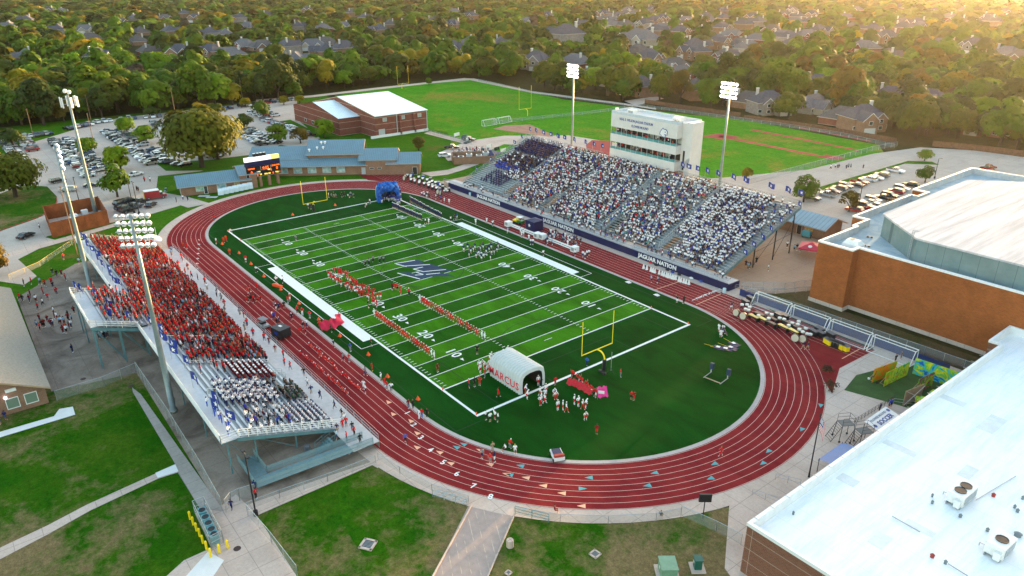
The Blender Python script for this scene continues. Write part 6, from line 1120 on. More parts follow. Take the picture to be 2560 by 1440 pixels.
for k, (x, y, kind, col, lb) in enumerate([(440, 480, 'suv', 'grey', 'dark grey SUV at the near end of the long row by the leafy tree'), (590, 445, 'pickup', 'silver', 'silver pickup truck second in the long row'), (650, 410, 'sedan', 'navy', 'navy saloon car third in the long row'), (710, 385, 'suv', 'grey', 'grey SUV fourth in the long row'), (765, 360, 'suv', 'grey', 'grey SUV fifth in the long row'), (880, 345, 'sedan', 'navy', 'navy saloon car sixth in the long row'), (915, 318, 'pickup', 'red', 'dark red pickup truck in the long row'), (1010, 292, 'suv', 'white', 'white SUV beside the dark red pickup truck'), (1080, 275, 'sedan', 'white', 'white saloon car behind the white SUV'), (1135, 250, 'suv', 'grey', 'grey SUV next to the big white pickup truck'), (1275, 205, 'pickup', 'white', 'big white pickup truck at the far end of the long row'), (860, 600, 'suv', 'red', 'dark red SUV under the small orange tree'), (960, 555, 'suv', 'grey', 'grey SUV beside the dark red one in the near row'), (1010, 520, 'sedan', 'silver', 'silver saloon car in the near row'), (1045, 500, 'suv', 'silver', 'silver SUV in the middle of the near row'), (1150, 480, 'pickup', 'black', 'black pickup truck in the near row'), (1210, 455, 'suv', 'black', 'black SUV partly behind the arena wall'), (1275, 415, 'suv', 'red', 'red SUV partly behind the arena wall'), (1330, 385, 'suv', 'silver', 'silver SUV partly behind the arena wall'), (1425, 350, 'suv', 'black', 'black SUV at the far end of the near row'), (2200, 175, 'pickup', 'red', 'bright red truck on the road by the right edge'), (1030, 590, 'sedan', 'red', 'red saloon car against the arena wall'), (1100, 560, 'sedan', 'silver', 'silver saloon car against the arena wall')]):
    p = Zr(x, y); car(p.x, p.y, rad(2)+(0 if y < 500 or x > 1100 else 0)+math.pi*(k % 2) if k != 20 else 1.2, kind, col, lb, gr_, True)
for k, x in enumerate((11, 14, 17, 20, 23)): car(x, 86.5+k*.4, H, 'suv', 'white', '%s white vehicle parked behind the stand right of the press box' % nth(k), 'white vehicles behind the home stand')
p = G(1172, 352); car(p.x, p.y, .5, 'pickup', 'black', 'black police truck on the road by the practice field banners', 'black trucks behind the home stand', True); p = G(1130, 372); car(p.x, p.y, .8, 'pickup', 'black', 'black police truck beside the fieldhouse lawn', 'black trucks behind the home stand', True); p = G(1112, 393); car(p.x, p.y, 1.2, 'suv', 'white', 'white SUV between fieldhouse and brick enclosure', 'cars near the fieldhouse', True)
am = thing('ambulance', 'dark red and white ambulance with yellow chevron tail near the fieldhouse entrance', 'ambulance', G(386, 497), rad(85)); cr = mat('fire_red', (.28, .015, .02), .35, spec=.5)
b = MB(); b.b2((-2.6, -1.15, .5), (1.6, 1.15, 2.6), cr); b.b2((-2.55, -1.1, 2.6), (1.55, 1.1, 2.78), white); b.build('body', am); b = MB(); b.b2((1.6, -1.0, .5), (3.4, 1.0, 1.25), cr); b.b2((1.6, -1.0, 1.25), (2.4, 1.0, 2.0), glassd); b.build('cab', am)
b = MB(); [b.b2((-2.66, -1.1+k*.44, .7+.0*k), (-2.6, -.9+k*.44, 2.4), yellow) for k in range(5)]; b.b2((-2.75, -1.1, .45), (-2.55, 1.1, .62), white); b.build('chevron_panel', am)
for x in (-1.6, 2.4):
    for s in (-1, 1): q = link('wheel', CARM['wheel'], am); q.location = (x, s*1.05, .42); q.scale = (1.2,)*3
ft = thing('food_truck', 'colourful food truck with pale blue roof beside the concession hut', 'food truck', G(2025, 588), rad(-80)); b = MB(); b.b2((-3, -1.1, .5), (2, 1.1, 2.6), swirl('truck_print', [(.05, .25, .3), (.5, .35, .05), (.4, .1, .08), (.05, .3, .35)], .8, 6)); b.b2((2, -1.0, .5), (3.3, 1.0, 1.8), mat('truck_teal', (.05, .30, .38), .4)); b.build('body', ft); b = MB(); b.b2((-3.1, -1.2, 2.6), (2.1, 1.2, 2.75), mat('truck_roof', (.35, .55, .60), .5)); b.build('roof', ft); b = MB(); b.b2((-2, -1.14, 1.3), (.8, -1.1, 2.2), dark); b.build('serving_window', ft)
for x in (-1.8, 2.3):
    for s in (-1, 1): q = link('wheel', CARM['wheel'], ft); q.location = (x, s*1.0, .42); q.scale = (1.2,)*3
# ================================================================ houses
shing = [mat('shingle_%s' % n, c, .9, .3, 1.2) for n, c in (('slate', (.070, .072, .092)), ('brownish', (.095, .086, .088)), ('pale', (.125, .122, .135)))]
hb = [brick3, brick2, mat('cream_siding', (.40, .34, .27), .85, .15, .6), mat('grey_stone', (.26, .23, .21), .9, .3, .9)]
def hip(b, x0, x1, y0, y1, ze, zr, m, o=.6):
    w = (y1-y0)/2+o; L = x1-x0+2*o; d = min(w, L/2-.3); c = [(x0-o, y0-o, ze), (x1+o, y0-o, ze), (x1+o, y1+o, ze), (x0-o, y1+o, ze), (x0-o+d, (y0+y1)/2, zr), (x1+o-d, (y0+y1)/2, zr)]
    b.add(c, [(0, 1, 5, 4), (1, 2, 5), (2, 3, 4, 5), (3, 0, 4)], m); b.add([(p[0], p[1], ze-.22) for p in c[:4]]+c[:4], [(i, (i+1) % 4, 4+(i+1) % 4, 4+i) for i in range(4)], mat('fascia', (.42, .38, .34), .7))
def make_house(v):
    t = thing('suburban_house', 'house', 'house'); wm = hb[v % 4]; sm = shing[v % 3]; s = 1 if v % 2 else -1; e = 3.0 if v % 3 else 5.4; W_ = 15+v % 3*2
    b = MB(); b.b2((-W_/2, -5.5, 0), (W_/2, 5.5, e), wm); b.b2((s*W_*.22-3.4, -10, 0), (s*W_*.22+3.4, -5.4, e*.98), wm); b.b2((-s*W_*.22-2.6, -7.2, 0), (-s*W_*.22+2.6, -5.4, e*1.0), wm)
    for cx, hw, y in ((s*W_*.22, 3.4, -10.02), (-s*W_*.22, 2.6, -7.22)): b.add([(cx-hw, y, e-.05), (cx+hw, y, e-.05), (cx, y, e+hw*.85-.1)], [(0, 1, 2)], wm)
    b.build('wall', t); b = MB(); hip(b, -W_/2, W_/2, -5.5, 5.5, e, e+4.6, sm)
    for cx, hw, y in ((s*W_*.22, 3.4, -10), (-s*W_*.22, 2.6, -7.2)):
        zr = e+hw*.85
        for k in (-1, 1): b.add([(cx+k*(hw+.5), y-.4, e-.42), (cx, y-.4, zr), (cx, 0, zr), (cx+k*(hw+.5), 0, e-.42)], [(0, 1, 2, 3)[::k]], sm); b.add([(cx+k*(hw+.5), y-.42, e-.42), (cx, y-.42, zr), (cx, y-.42, zr-.3), (cx+k*(hw+.5), y-.42, e-.72)], [(0, 1, 2, 3)], white)
    rf = b.build('roof', t); b = MB(); b.box((-s*W_*.3, 2.2, e+2.6), (1.1, .9, 5.4), 0, mat('chimney_pale', (.46, .43, .40), .8, .2, 1.)); b.box((-s*W_*.3, 2.2, e+5.35), (1.3, 1.1, .18), 0, white); b.build('chimney', rf)
    for cx, y, zz in ([(-s*W_*.22, -7.25, 1.0), (s*W_*.45, -5.53, 1.0), (-s*W_*.44, -5.53, 1.0)]+([(-s*W_*.22, -7.25, 3.6), (s*W_*.22, -10.05, 3.5)] if e > 4 else [])):
        b = MB(); b.b2((cx-.85, y-.05, zz), (cx+.85, y+.02, zz+1.5), white); f = b.build('window', t); b = MB(); b.b2((cx-.72, y-.08, zz+.1), (cx+.72, y-.045, zz+1.38), glassd); b.build('pane', f)
    b = MB(); b.b2((s*W_*.22-2.4, -10.07, 0), (s*W_*.22+2.4, -10.0, 2.3), mat('garage_white', (.5, .5, .5), .6)); b.build('garage_door', t); return t
HOUSE = [make_house(v) for v in range(6)]
HP_ = [(2217, 93), (2162, 112), (2132, 65), (2045, 78), (1957, 85), (1960, 33), (2032, 38), (1995, 43), (2140, 22), (2340, 25), (2087, 210), (2032, 248), (2115, 280), (2157, 290), (2225, 240), (2325, 248), (2485, 300), (2435, 115), (2520, 128), (2255, 50), (2045, 208), (1655, 48), (1715, 48), (1565, 58), (1610, 60), (1655, 66), (1755, 72), (1805, 70), (1855, 62), (1770, 48), (1880, 38), (1895, 55), (1600, 96), (1597, 122), (1737, 115), (1795, 105), (1895, 93), (1850, 105), (1342, 152), (1545, 190), (1475, 182), (1605, 212), (1740, 220), (1702, 172), (1875, 240), (1920, 252), (1322, 50), (1380, 52), (1512, 35), (815, 130), (740, 142), (655, 110), (720, 117), (780, 108), (817, 103), (862, 122), (950, 76), (1177, 102), (1252, 102), (1130, 122), (1017, 56), (1085, 49), (1177, 40), (880, 33), (67, 134), (70, 158), (245, 142), (210, 70), (370, 122), (450, 132), (530, 130), (572, 130), (345, 97), (147, 75), (335, 42), (412, 42), (462, 35), (487, 45), (612, 108), (225, 92), (525, 84), (22, 60), (1690, 55), (1700, 80), (1640, 78), (1830, 82), (1930, 70), (1415, 96), (1987, 51), (1767, 37), (2470, 54), (1634, 52), (1526, 44), (2031, 49), (1979, 26), (2463, 48), (2475, 39), (1808, 28), (1810, 47), (2298, 61), (1531, 56), (1631, 24), (1587, 33), (1563, 31), (2468, 52), (2293, 59), (2374, 39), (2410, 22), (2248, 20), (1573, 22), (2513, 27), (2028, 57), (2393, 54), (2116, 40), (1509, 44), (1543, 42), (1523, 57), (1458, 57), (1368, 41), (669, 39), (807, 66), (974, 56), (746, 67), (856, 62), (913, 40), (767, 26), (1133, 62), (1135, 27), (352, 75), (68, 50), (154, 25), (300, 51), (425, 79), (121, 26), (619, 63), (46, 48), (600, 45), (564, 80), (2225, 134), (2181, 74), (2257, 70), (2018, 83), (2554, 138), (1972, 95), (2357, 107), (2209, 89), (1983, 113), (1621, 146), (1441, 148), (1685, 158), (1832, 149), (1872, 113), (1819, 134), (1741, 130)]
HOUSES = []; wallc = ['tan brick', 'red brick', 'cream', 'grey stone']; rfc = ['slate grey', 'brownish', 'pale grey']
for k, (px, py) in enumerate(HP_):
    v = (k*5+k//7) % 6; p = G(px, py, 5.5); rz = [0, H, .35, -.3, math.pi, -H, 2.6, 1.1][(k*3) % 8]
    if (px, py) == (2325, 248): v, rz = 3, 0.0
    if (px, py) == (2225, 240): v, rz = 3, .3
    big = 1.9 if (px, py) in ((1415, 96), (1600, 96)) else (1.05 if py > 170 else 1.25)
    reg = 'right part of the suburb' if px > 1920 else 'suburb right of the centre' if px > 1400 else 'suburb left of the centre' if px > 640 else 'left part of the suburb'
    lb = '%s roofed %s house, %s of %d in the %s' % (rfc[v % 3], wallc[v % 4], nth(sum(1 for q in HP_[:k] if (q[0] > 1920, q[0] > 1400, q[0] > 640) == (px > 1920, px > 1400, px > 640))), sum(1 for q in HP_ if (q[0] > 1920, q[0] > 1400, q[0] > 640) == (px > 1920, px > 1400, px > 640)), reg)
    base = HOUSE[v]
    if not base.get('used'): o = base; o.location = (p.x, p.y, 0); o.rotation_euler = (0, 0, rz); o['label'] = lb; o['used'] = 1; o.scale = (big,)*3
    else: o = dup(base, (p.x, p.y, 0), rz, lb, big)
    o['group'] = 'houses among the trees'; HOUSES.append((p.x, p.y, 9*big))
for o in HOUSE:
    if 'used' in o: del o['used']
for o in list(COL.objects):
    if o.get('used') is not None: del o['used']
st_ = MB(); 
for q in ([(1380, 108), (1500, 104), (1560, 112), (1440, 120)], [(1480, 76), (1530, 72), (1560, 84), (1500, 92)], [(1560, 252), (1640, 240), (1660, 246), (1590, 264)], [(900, 136), (960, 131), (965, 137), (905, 141)], [(1520, 96), (1560, 94), (1562, 116), (1530, 116)]): st_.poly([G(*p) for p in q], conc_light, -.06)
struct(st_.build('suburb_streets'))
# ================================================================ trees
leafm = attr_mat('foliage', .7, .12, .30, .22); barkm = mat('bark', (.055, .042, .032), .9, .4, 2.)
def np_mesh(name, Q, C, m):                # quads (n,4,3) with one colour each
    n = len(Q); me = bpy.data.meshes.new(name); me.vertices.add(4*n); me.vertices.foreach_set('co', Q.reshape(-1).astype(np.float32)); me.loops.add(4*n); me.loops.foreach_set('vertex_index', np.arange(4*n, dtype=np.int32)); me.polygons.add(n); me.polygons.foreach_set('loop_start', np.arange(0, 4*n, 4, dtype=np.int32)); me.polygons.foreach_set('loop_total', np.full(n, 4, dtype=np.int32))
    me.materials.append(m); at = me.attributes.new('Col', 'FLOAT_COLOR', 'FACE'); at.data.foreach_set('color', np.hstack([C, np.ones((n, 1))]).astype(np.float32).ravel()); me.update(calc_edges=True); return me
def crown(r, seed, nblob, nleaf, size, rx, rz, zc, hue, shape=0):
    """leaf clumps spread over overlapping lobes; crown radius rx, half height rz, centre height zc"""
    g = np.random.default_rng(seed); Qs = []; Cs = []
    for i in range(nblob):
        a = g.uniform(0, 2*np.pi); u = g.uniform(-.75, 1) if i else .7; rr = np.sqrt(max(0, 1-u*u*.9))*g.uniform(.35, .82)
        if shape == 1: rr *= 1-.45*max(u, 0)
        c = np.array([rx*rr*np.cos(a), rx*rr*np.sin(a), zc+rz*u*.72]); br = rx*g.uniform(.34, .55)*(1-.2*abs(u)); n = int(nleaf/nblob)
        d = g.normal(size=(n, 3)); d /= np.linalg.norm(d, axis=1)[:, None]; d[:, 2] = np.where(d[:, 2] < -.45, -d[:, 2], d[:, 2]); rad_ = br*g.uniform(.72, 1.06, n)[:, None]
        p = c+d*rad_*np.array([1, 1, .82]); cd = (p-np.array([0, 0, zc-rz*.5])); cd /= np.linalg.norm(cd, axis=1)[:, None]; nr = d*.6+cd*.7+g.normal(size=(n, 3))*.16; nr /= np.linalg.norm(nr, axis=1)[:, None]
        t = np.cross(nr, g.normal(size=(n, 3))); t /= np.linalg.norm(t, axis=1)[:, None]; b = np.cross(nr, t); s = size*g.uniform(.6, 1.25, n)[:, None]
        Qs.append(np.stack([p-t*s-b*s*.7, p+t*s*.8-b*s, p+t*s+b*s*.7, p-t*s*.7+b*s], 1))
        lob = g.uniform(.86, 1.18); h = np.array(hue[0])*(1-g.uniform(0, 1)*.9)+np.array(hue[1])*0; mixv = g.uniform(0, 1)
        base = (np.array(hue[0])*(1-mixv)+np.array(hue[1])*mixv)*lob; Cs.append(base*g.uniform(.88, 1.12, n)[:, None])
    return np.concatenate(Qs), np.concatenate(Cs)
HUES = {'olive': ((.050, .070, .005), (.090, .105, .007)), 'green': ((.042, .095, .004), (.075, .135, .006)), 'bright': ((.085, .165, .004), (.125, .20, .005)), 'gold': ((.14, .135, .004), (.23, .17, .006)), 'bronze': ((.075, .066, .008), (.12, .085, .010)), 'dark': ((.024, .046, .007), (.042, .066, .009)), 'bare': ((.06, .046, .032), (.09, .066, .045))}
VAR = []                                    # (hue, near quads, mid, far)
for k, hn in enumerate(['olive', 'olive', 'green', 'dark', 'gold', 'bronze', 'olive', 'green', 'dark', 'bright', 'olive', 'bare']):
    sh = k % 3 == 2; rx = 1.; rz = .78 if not sh else 1.1; zc = .92 if not sh else 1.2
    VAR.append((hn, crown(1, 100+k, 18, 2000, .072, rx, rz, zc, HUES[hn], sh), crown(1, 200+k, 14, 460, .145, rx, rz, zc, HUES[hn], sh), crown(1, 300+k, 10, 110, .27, rx, rz, zc, HUES[hn], sh)))
def trunk_mesh(k):
    g = random.Random(k); b = MB(); b.tube((0, 0, -.05), (.03, 0, .5), .085, 6, .06, barkm)
    for i in range(6): a = i*1.05+g.random(); e = (.55*math.cos(a), .55*math.sin(a), 1.05+g.random()*.3); b.tube((.03, 0, .42), (e[0]*.45, e[1]*.45, .78), .045, 5, .03, barkm); b.tube((e[0]*.45, e[1]*.45, .78), e, .03, 4, .012, barkm)
    return b.mesh('trunk')
TRK = [trunk_mesh(k) for k in range(3)]; CRW = {}
def tree_obj(x, y, r, v, label, g, rz=None, sz=1.):
    t = thing('tree', label, 'tree', (x, y, 0), random.uniform(0, 6.28) if rz is None else rz, g); t.scale = (r, r, r*sz)
    if v not in CRW: CRW[v] = np_mesh('crown', *(crown(1, 777, 34, 5200, .045, 1., .74, .86, HUES['olive' if v == 20 else 'gold']) if v >= 20 else VAR[v][1]), leafm)
    link('crown', CRW[v], t); link('trunk', TRK[v % 3], t); return t
# trees one can point to: parking lot, lawns, side lot
NT_ = [(505, 418, 13.0, 20, 1.0, 'huge spreading oak among the parked cars'), (545, 398, 9.0, 21, 1.1, 'golden topped half of the great oak clump in the lot'), (40, 492, 8.5, 20, 1.0, 'big olive oak on the left lawn island'), (318, 333, 4.8, 9, 1., 'bright green round tree farthest back in the left double row'), (368, 360, 5.2, 9, 1., 'bright yellow green round tree in the middle of the left lot'), (222, 385, 4.4, 9, 1., 'bright green tree just right of the cell tower pole'), (303, 428, 5.6, 9, 1.1, 'bright yellow green tree at the near end of the middle row'), (294, 492, 5.2, 2, 1.05, 'spreading dark green tree with forked trunk beside the ambulance'), (36, 368, 5.6, 3, .95, 'dark round tree at the far left kerb'), (655, 293, 5.0, 7, 1.1, 'round green tree left of the red brick gym'), (695, 360, 5.0, 9, 1.1, 'round bright green tree behind the fieldhouse, left one'), (810, 344, 5.4, 9, 1.0, 'round bright green tree at the gym corner'), (752, 358, 4.8, 5, .7, 'low bronze tree behind the fieldhouse roof'), (612, 322, 5.0, 3, .95, 'dark green tree right of the great oak'), (383, 292, 4.6, 3, .8, 'dark tree over the far kerb cars'), (500, 285, 5.0, 4, .8, 'golden tree at the far kerb behind the great oak'), (540, 295, 5.4, 0, .9, 'olive tree at the far kerb right behind the great oak'), (615, 268, 3.8, 4, .9, 'small golden tree at the far kerb near the gym'), (710, 262, 4.0, 4, .8, 'small golden tree at the left rear gym corner'), (750, 257, 4., 4, .7, 'low golden tree behind the gym roof'), (1046, 376, 3.6, 5, .8, 'low bronze tree behind the right fieldhouse wing'), (2008, 505, 4.6, 2, .95, 'leafy green tree at the near end of the side lot'), (2122, 528, 3.4, 5, .95, 'small orange tree on the lot island by the red SUV'), (2312, 456, 3.3, 2, .9, 'round green tree beside the side lot lamp post'), (2311, 402, 3.2, 9, .9, 'small bright tree on the side lot verge'), (1866, 448, 2.6, 4, 1., 'small golden tree behind the home stand flags'), (1072, 212, 2.6, 7, 1.2, 'small lone tree by the far path'), (-8, 690, 4.5, 5, 1., 'bronze tree cut by the left edge'), (-14, 430, 6, 4, .9, 'golden tree cut by the left edge above the oak')]
TP = []
for px, py, r, v, sz, lb in NT_: p = G(px, py); r *= 1 if r > 8 else .82; tree_obj(p.x, p.y, r, v, lb, 'planted trees around the lots', None, sz); TP.append((p.x, p.y, r))
b = MB(); NTREE = len(NT_)
# shrubs on the bend
for k, (px, py) in enumerate(((2066, 935), (2078, 975))):
    p = G(px, py); t = thing('bare_shrub', ['dark twiggy shrub on the outer edge of the near bend, upper one', 'dark twiggy shrub on the outer edge of the near bend, lower one'][k], 'shrub', p, k*2., 'twiggy shrubs'); Q_, C_ = crown(1, 900+k, 9, 500, .07, 1.25, .7, .7, ((.03, .025, .018), (.05, .045, .02))); link('twigs', np_mesh('twigs', Q_*np.array([1, 1, 1.1]), C_, leafm), t)
# the wood and the wooded suburb
def wooded(x, y):
    if x < -276: return y > -420
    if x < -250: return y > 200 or y < 92
    if x < -215: return y > 207
    if x < -160: return y > 200
    if x < -60: return y > 204+(x+160)*.19
    if x < 20: return y > 224
    return y > 229 and not (62 < x < 96 and y < 262)
cosy = math.cos(YAW); siny = math.sin(YAW); PTS = []
for d0, d1, sp, r0 in ((150, 560, 11.0, 7.4), (560, 1000, 13.5, 6.8), (1000, 1700, 22, 10), (1700, 3000, 38, 15)):
    n0 = int(3200/sp)
    for i in range(-n0, n0):
        for j in range(-n0, n0):
            x = (i+.5)*sp; y = (j+.5)*sp; dx = x-CP[0]; dy = y-CP[1]; d = math.hypot(dx, dy)
            if not d0 <= d < d1 or not wooded(x, y): continue
            f = dx*cosy+dy*siny; l = -dx*siny+dy*cosy
            if f <= 0 or abs(l) > f*.80+20: continue
            PTS.append((x, y, d, sp, r0))
out = []; HN = np.array([(h[0], h[1], h[2]) for h in HOUSES])
for x, y, d, sp, r0 in PTS:
    x += random.uniform(-.42, .42)*sp; y += random.uniform(-.42, .42)*sp; edge = min(abs(x+262), 1e9)
    if not wooded(x, y): continue
    if random.random() < (.10 if x < -330 or y > 330 else .05): continue
    dv = np.array([CP[0]-x, CP[1]-y])/d; rel = HN[:, :2]-np.array([x, y]); near = np.hypot(rel[:, 0], rel[:, 1]); along = -(rel@dv); lat = np.abs(rel[:, 0]*dv[1]-rel[:, 1]*dv[0])
    k = (near < HN[:, 2]+1.5)|((along > 0) & (along < (9+d*.04 if d < 430 else 20+d*.13)) & (lat < HN[:, 2]*(.8 if d < 430 else 1.1)))
    if k.any(): continue
    s = math.sin(x*.011+1)*math.cos(y*.013)+.6*math.sin(x*.031+y*.027); q = random.random()+.18*s
    leftw = x < -250 and y < 120
    v = (4 if q > .97 else 11 if q > .955 else 9 if q > .90 else random.choice((7, 2)) if q > .62 else random.choice((0, 1, 6, 10, 7, 2)) if q > .24 else 5 if q > .19 else random.choice((3, 8)))
    if leftw and random.random() < .30: v = random.choice((4, 9, 2, 7))
    r = r0*random.uniform(.55, 1.28); sz = random.uniform(.85, 1.12)
    if d < 420 and (x < -254 and y < 210): r *= 1.12
    if d > 1000: sz *= .62 if d < 1700 else .42
    out.append((d, x, y, r, sz, v))
out.sort(); NI = 300-NTREE; hw = {'olive': 'olive', 'green': 'mid green', 'bright': 'bright green', 'gold': 'golden yellow', 'bronze': 'bronze brown', 'dark': 'dark green', 'bare': 'grey thinning'}; cnt = {}
PXY = np.array([(o_[1], o_[2]) for o_ in out])
def side(x, y):
    X = np.array([x, y, 6.])-CP; c = RM@X; u = 1280+FPX*c[0]/c[2]; return ['wood behind the parking lot', 'wood behind the brick gym', 'tree belt behind the practice field', 'trees behind the press box', 'wood beyond the jump runways', 'trees at the right edge'][min(5, max(0, int(u/427)))]
for d, x, y, r, sz, v in out[:NI]:
    key = (hw[VAR[v][0]], side(x, y)); cnt[key] = cnt.get(key, 0)+1
    tree_obj(x, y, r, v, '%s crowned tree, %s nearest of its colour, %s' % (key[0], nth(cnt[key]-1), key[1]), 'trees of the wood and suburb', None, sz)
QS = []; CS = []; gg = np.random.default_rng(5)
for d, x, y, r, sz, v in out[NI:]:
    Q_, C_ = VAR[v][2] if d < 620 else VAR[v][3]
    if d > 1000: k = gg.permutation(len(Q_))[:60]; Q_ = Q_[k]; C_ = C_[k]; f = 1.35
    else: f = 1.
    a = gg.uniform(0, 6.28); c, s = math.cos(a), math.sin(a); cen = Q_.mean(1, keepdims=True); Qr = cen+(Q_-cen)*f
    R_ = np.stack([Qr[..., 0]*c-Qr[..., 1]*s, Qr[..., 0]*s+Qr[..., 1]*c, Qr[..., 2]*sz], -1)*r; R_ += np.array([x, y, 0.]); QS.append(R_); CS.append(C_*gg.uniform(.78, 1.22)*np.array([gg.uniform(.9, 1.12), 1, 1]))
o = link('far_woodland', np_mesh('far_woodland', np.concatenate(QS), np.concatenate(CS), leafm)); o['kind'] = 'stuff'; o['label'] = 'endless wooded suburb canopy fading towards the horizon'; o['category'] = 'woodland'
# ================================================================ people
clothm = attr_mat('clothing', .85, .15)
J0 = dict(pel=(0, 0, .95, .125), che=(.01, 0, 1.26, .175), nek=(0, 0, 1.47, .058), hed=(.025, 0, 1.62, .098), top=(.01, 0, 1.73, .075))
for s, k in ((1, 'l'), (-1, 'r')):
    J0.update({'sh'+k: (0, s*.20, 1.40, .092), 'el'+k: (-.03, s*.27, 1.14, .055), 'wr'+k: (.06, s*.25, .92, .036), 'ha'+k: (.09, s*.245, .82, .032), 'hi'+k: (0, s*.09, .90, .098), 'kn'+k: (.02, s*.10, .50, .064), 'an'+k: (-.01, s*.10, .10, .044), 'to'+k: (.15, s*.11, .045, .042)})
BON = [('pel', 'che'), ('che', 'nek'), ('nek', 'hed'), ('hed', 'top')]+[(a+k, b+k) for k in 'lr' for a, b in (('sh', 'el'), ('el', 'wr'), ('wr', 'ha'), ('hi', 'kn'), ('kn', 'an'), ('an', 'to'))]+[('che', 'shl'), ('che', 'shr'), ('pel', 'hil'), ('pel', 'hir')]
def pose(**kw):
    J = dict(J0)
    for k, v in kw.items(): J[k] = (*v, J0[k][3])
    return J
def mir(**kw): return {**{k+'l': v for k, v in kw.items()}, **{k+'r': (v[0], -v[1], v[2]) for k, v in kw.items()}}
sitd = dict(pel=(0, 0, .52), che=(.03, 0, .84), nek=(.03, 0, 1.05), hed=(.05, 0, 1.20), top=(.04, 0, 1.31), **mir(sh=(.02, .19, .99), el=(.06, .25, .74), wr=(.27, .17, .66), ha=(.35, .12, .66), hi=(.03, .10, .52), kn=(.43, .13, .54), an=(.42, .13, .10), to=(.57, .14, .045)))
POSE = {'stand': pose(), 'sit': pose(**sitd),
 'hips': pose(ell=(-.08, .36, 1.18), wrl=(.04, .20, 1.02), hal=(.08, .14, 1.0), elr=(-.08, -.36, 1.18), wrr=(.04, -.20, 1.02), har=(.08, -.14, 1.0)),
 'cheer': pose(ell=(.03, .33, 1.62), wrl=(.06, .30, 1.86), hal=(.06, .28, 1.96), elr=(-.03, -.33, 1.20), wrr=(.05, -.22, 1.02), har=(.07, -.17, .98)),
 'up': pose(**mir(el=(.03, .30, 1.62), wr=(.06, .26, 1.86), ha=(.06, .24, 1.96))),
 'walk': pose(knl=(.18, .10, .52), anl=(.24, .10, .10), tol=(.40, .11, .06), knr=(-.05, -.10, .50), anr=(-.28, -.10, .16), tor=(-.16, -.11, .05), ell=(-.16, .25, 1.16), wrl=(-.10, .24, .93), hal=(-.06, .24, .84), elr=(.10, -.25, 1.16), wrr=(.26, -.22, 1.0), har=(.33, -.21, .95)),
 'link': pose(**mir(el=(.0, .36, 1.26), wr=(.05, .50, 1.28), ha=(.06, .58, 1.28))),
 'ready': pose(pel=(-.08, 0, .86), che=(.10, 0, 1.13), nek=(.20, 0, 1.30), hed=(.26, 0, 1.43), top=(.27, 0, 1.55), **mir(sh=(.12, .20, 1.25), el=(.18, .30, .98), wr=(.32, .22, .84), ha=(.36, .18, .78), hi=(-.08, .10, .82), kn=(.12, .15, .48), an=(0, .16, .10), to=(.16, .17, .045))),
 'horn': pose(**mir(el=(.18, .24, 1.22), wr=(.34, .08, 1.40), ha=(.38, .03, 1.46)))}
BODY = {}
def body(pn, sub):
    if (pn, sub) in BODY: return BODY[pn, sub]
    J = POSE[pn]; bm = bmesh.new(); sk = bm.verts.layers.skin.verify(); V = {}
    for k, p in J.items(): v = bm.verts.new(p[:3]); v[sk].radius = (p[3], p[3]*(.82 if k in ('pel', 'che') else 1)); V[k] = v
    V['pel'][sk].use_root = True
    for a, c in BON: bm.edges.new((V[a], V[c]))
    me = bpy.data.meshes.new('tmp'); bm.to_mesh(me); bm.free(); ob = bpy.data.objects.new('tmp', me); COL.objects.link(ob); m = ob.modifiers.new('s', 'SKIN'); m.branch_smoothing = .6
    if sub: q = ob.modifiers.new('q', 'SUBSURF'); q.levels = q.render_levels = sub
    dg = bpy.context.evaluated_depsgraph_get(); ev = ob.evaluated_get(dg); me2 = bpy.data.meshes.new_from_object(ev); bpy.data.objects.remove(ob); bpy.data.meshes.remove(me)
    v = np.array([x.co[:] for x in me2.vertices]); f = [tuple(p.vertices) for p in me2.polygons]; cen = np.array([p.center[:] for p in me2.polygons]); nor = np.array([p.normal[:] for p in me2.polygons]); bpy.data.meshes.remove(me2)
    best = np.full(len(f), 1e9); part = np.zeros(len(f), int)
    for i, (a, c) in enumerate(BON):
        A, B_ = np.array(J[a][:3]), np.array(J[c][:3]); d = B_-A; t = np.clip(((cen-A)@d)/(d@d), 0, 1); dd = np.linalg.norm(cen-A-t[:, None]*d, axis=1)-.5*(J[a][3]*(1-t)+J[c][3]*t); k = dd < best; best[k] = dd[k]; part[k] = i
    lab = []; hz = J['hed']
    for i, p in enumerate(part):
        a, c = BON[p]
        if c == 'top' or (a == 'nek' and cen[i][2] > hz[2]-.03): lab.append('skin' if (cen[i][0] > hz[0]+.03 and cen[i][2] < hz[2]+.04) else 'hair')
        elif a == 'nek': lab.append('skin')
        elif a[:2] in ('sh',): lab.append('sleeve')
        elif a[:2] == 'el': lab.append('fore')
        elif a[:2] == 'wr': lab.append('hand')
        elif a[:2] == 'hi' or c[:2] == 'hi': lab.append('leg')
        elif a[:2] == 'kn': lab.append('calf')
        elif a[:2] == 'an': lab.append('shoe')
        elif (a, c) == ('pel', 'che') and np.dot(cen[i]-np.array(J['pel'][:3]), np.array(J['che'][:3])-np.array(J['pel'][:3])) < .01: lab.append('leg')
        else: lab.append('shirt')
    BODY[pn, sub] = (v, f, lab); return BODY[pn, sub]
SK = [(.40, .22, .16), (.30, .15, .10), (.18, .09, .06), (.09, .045, .03)]; HA = [(.02, .014, .01), (.06, .035, .02), (.22, .14, .06), (.012, .01, .01)]
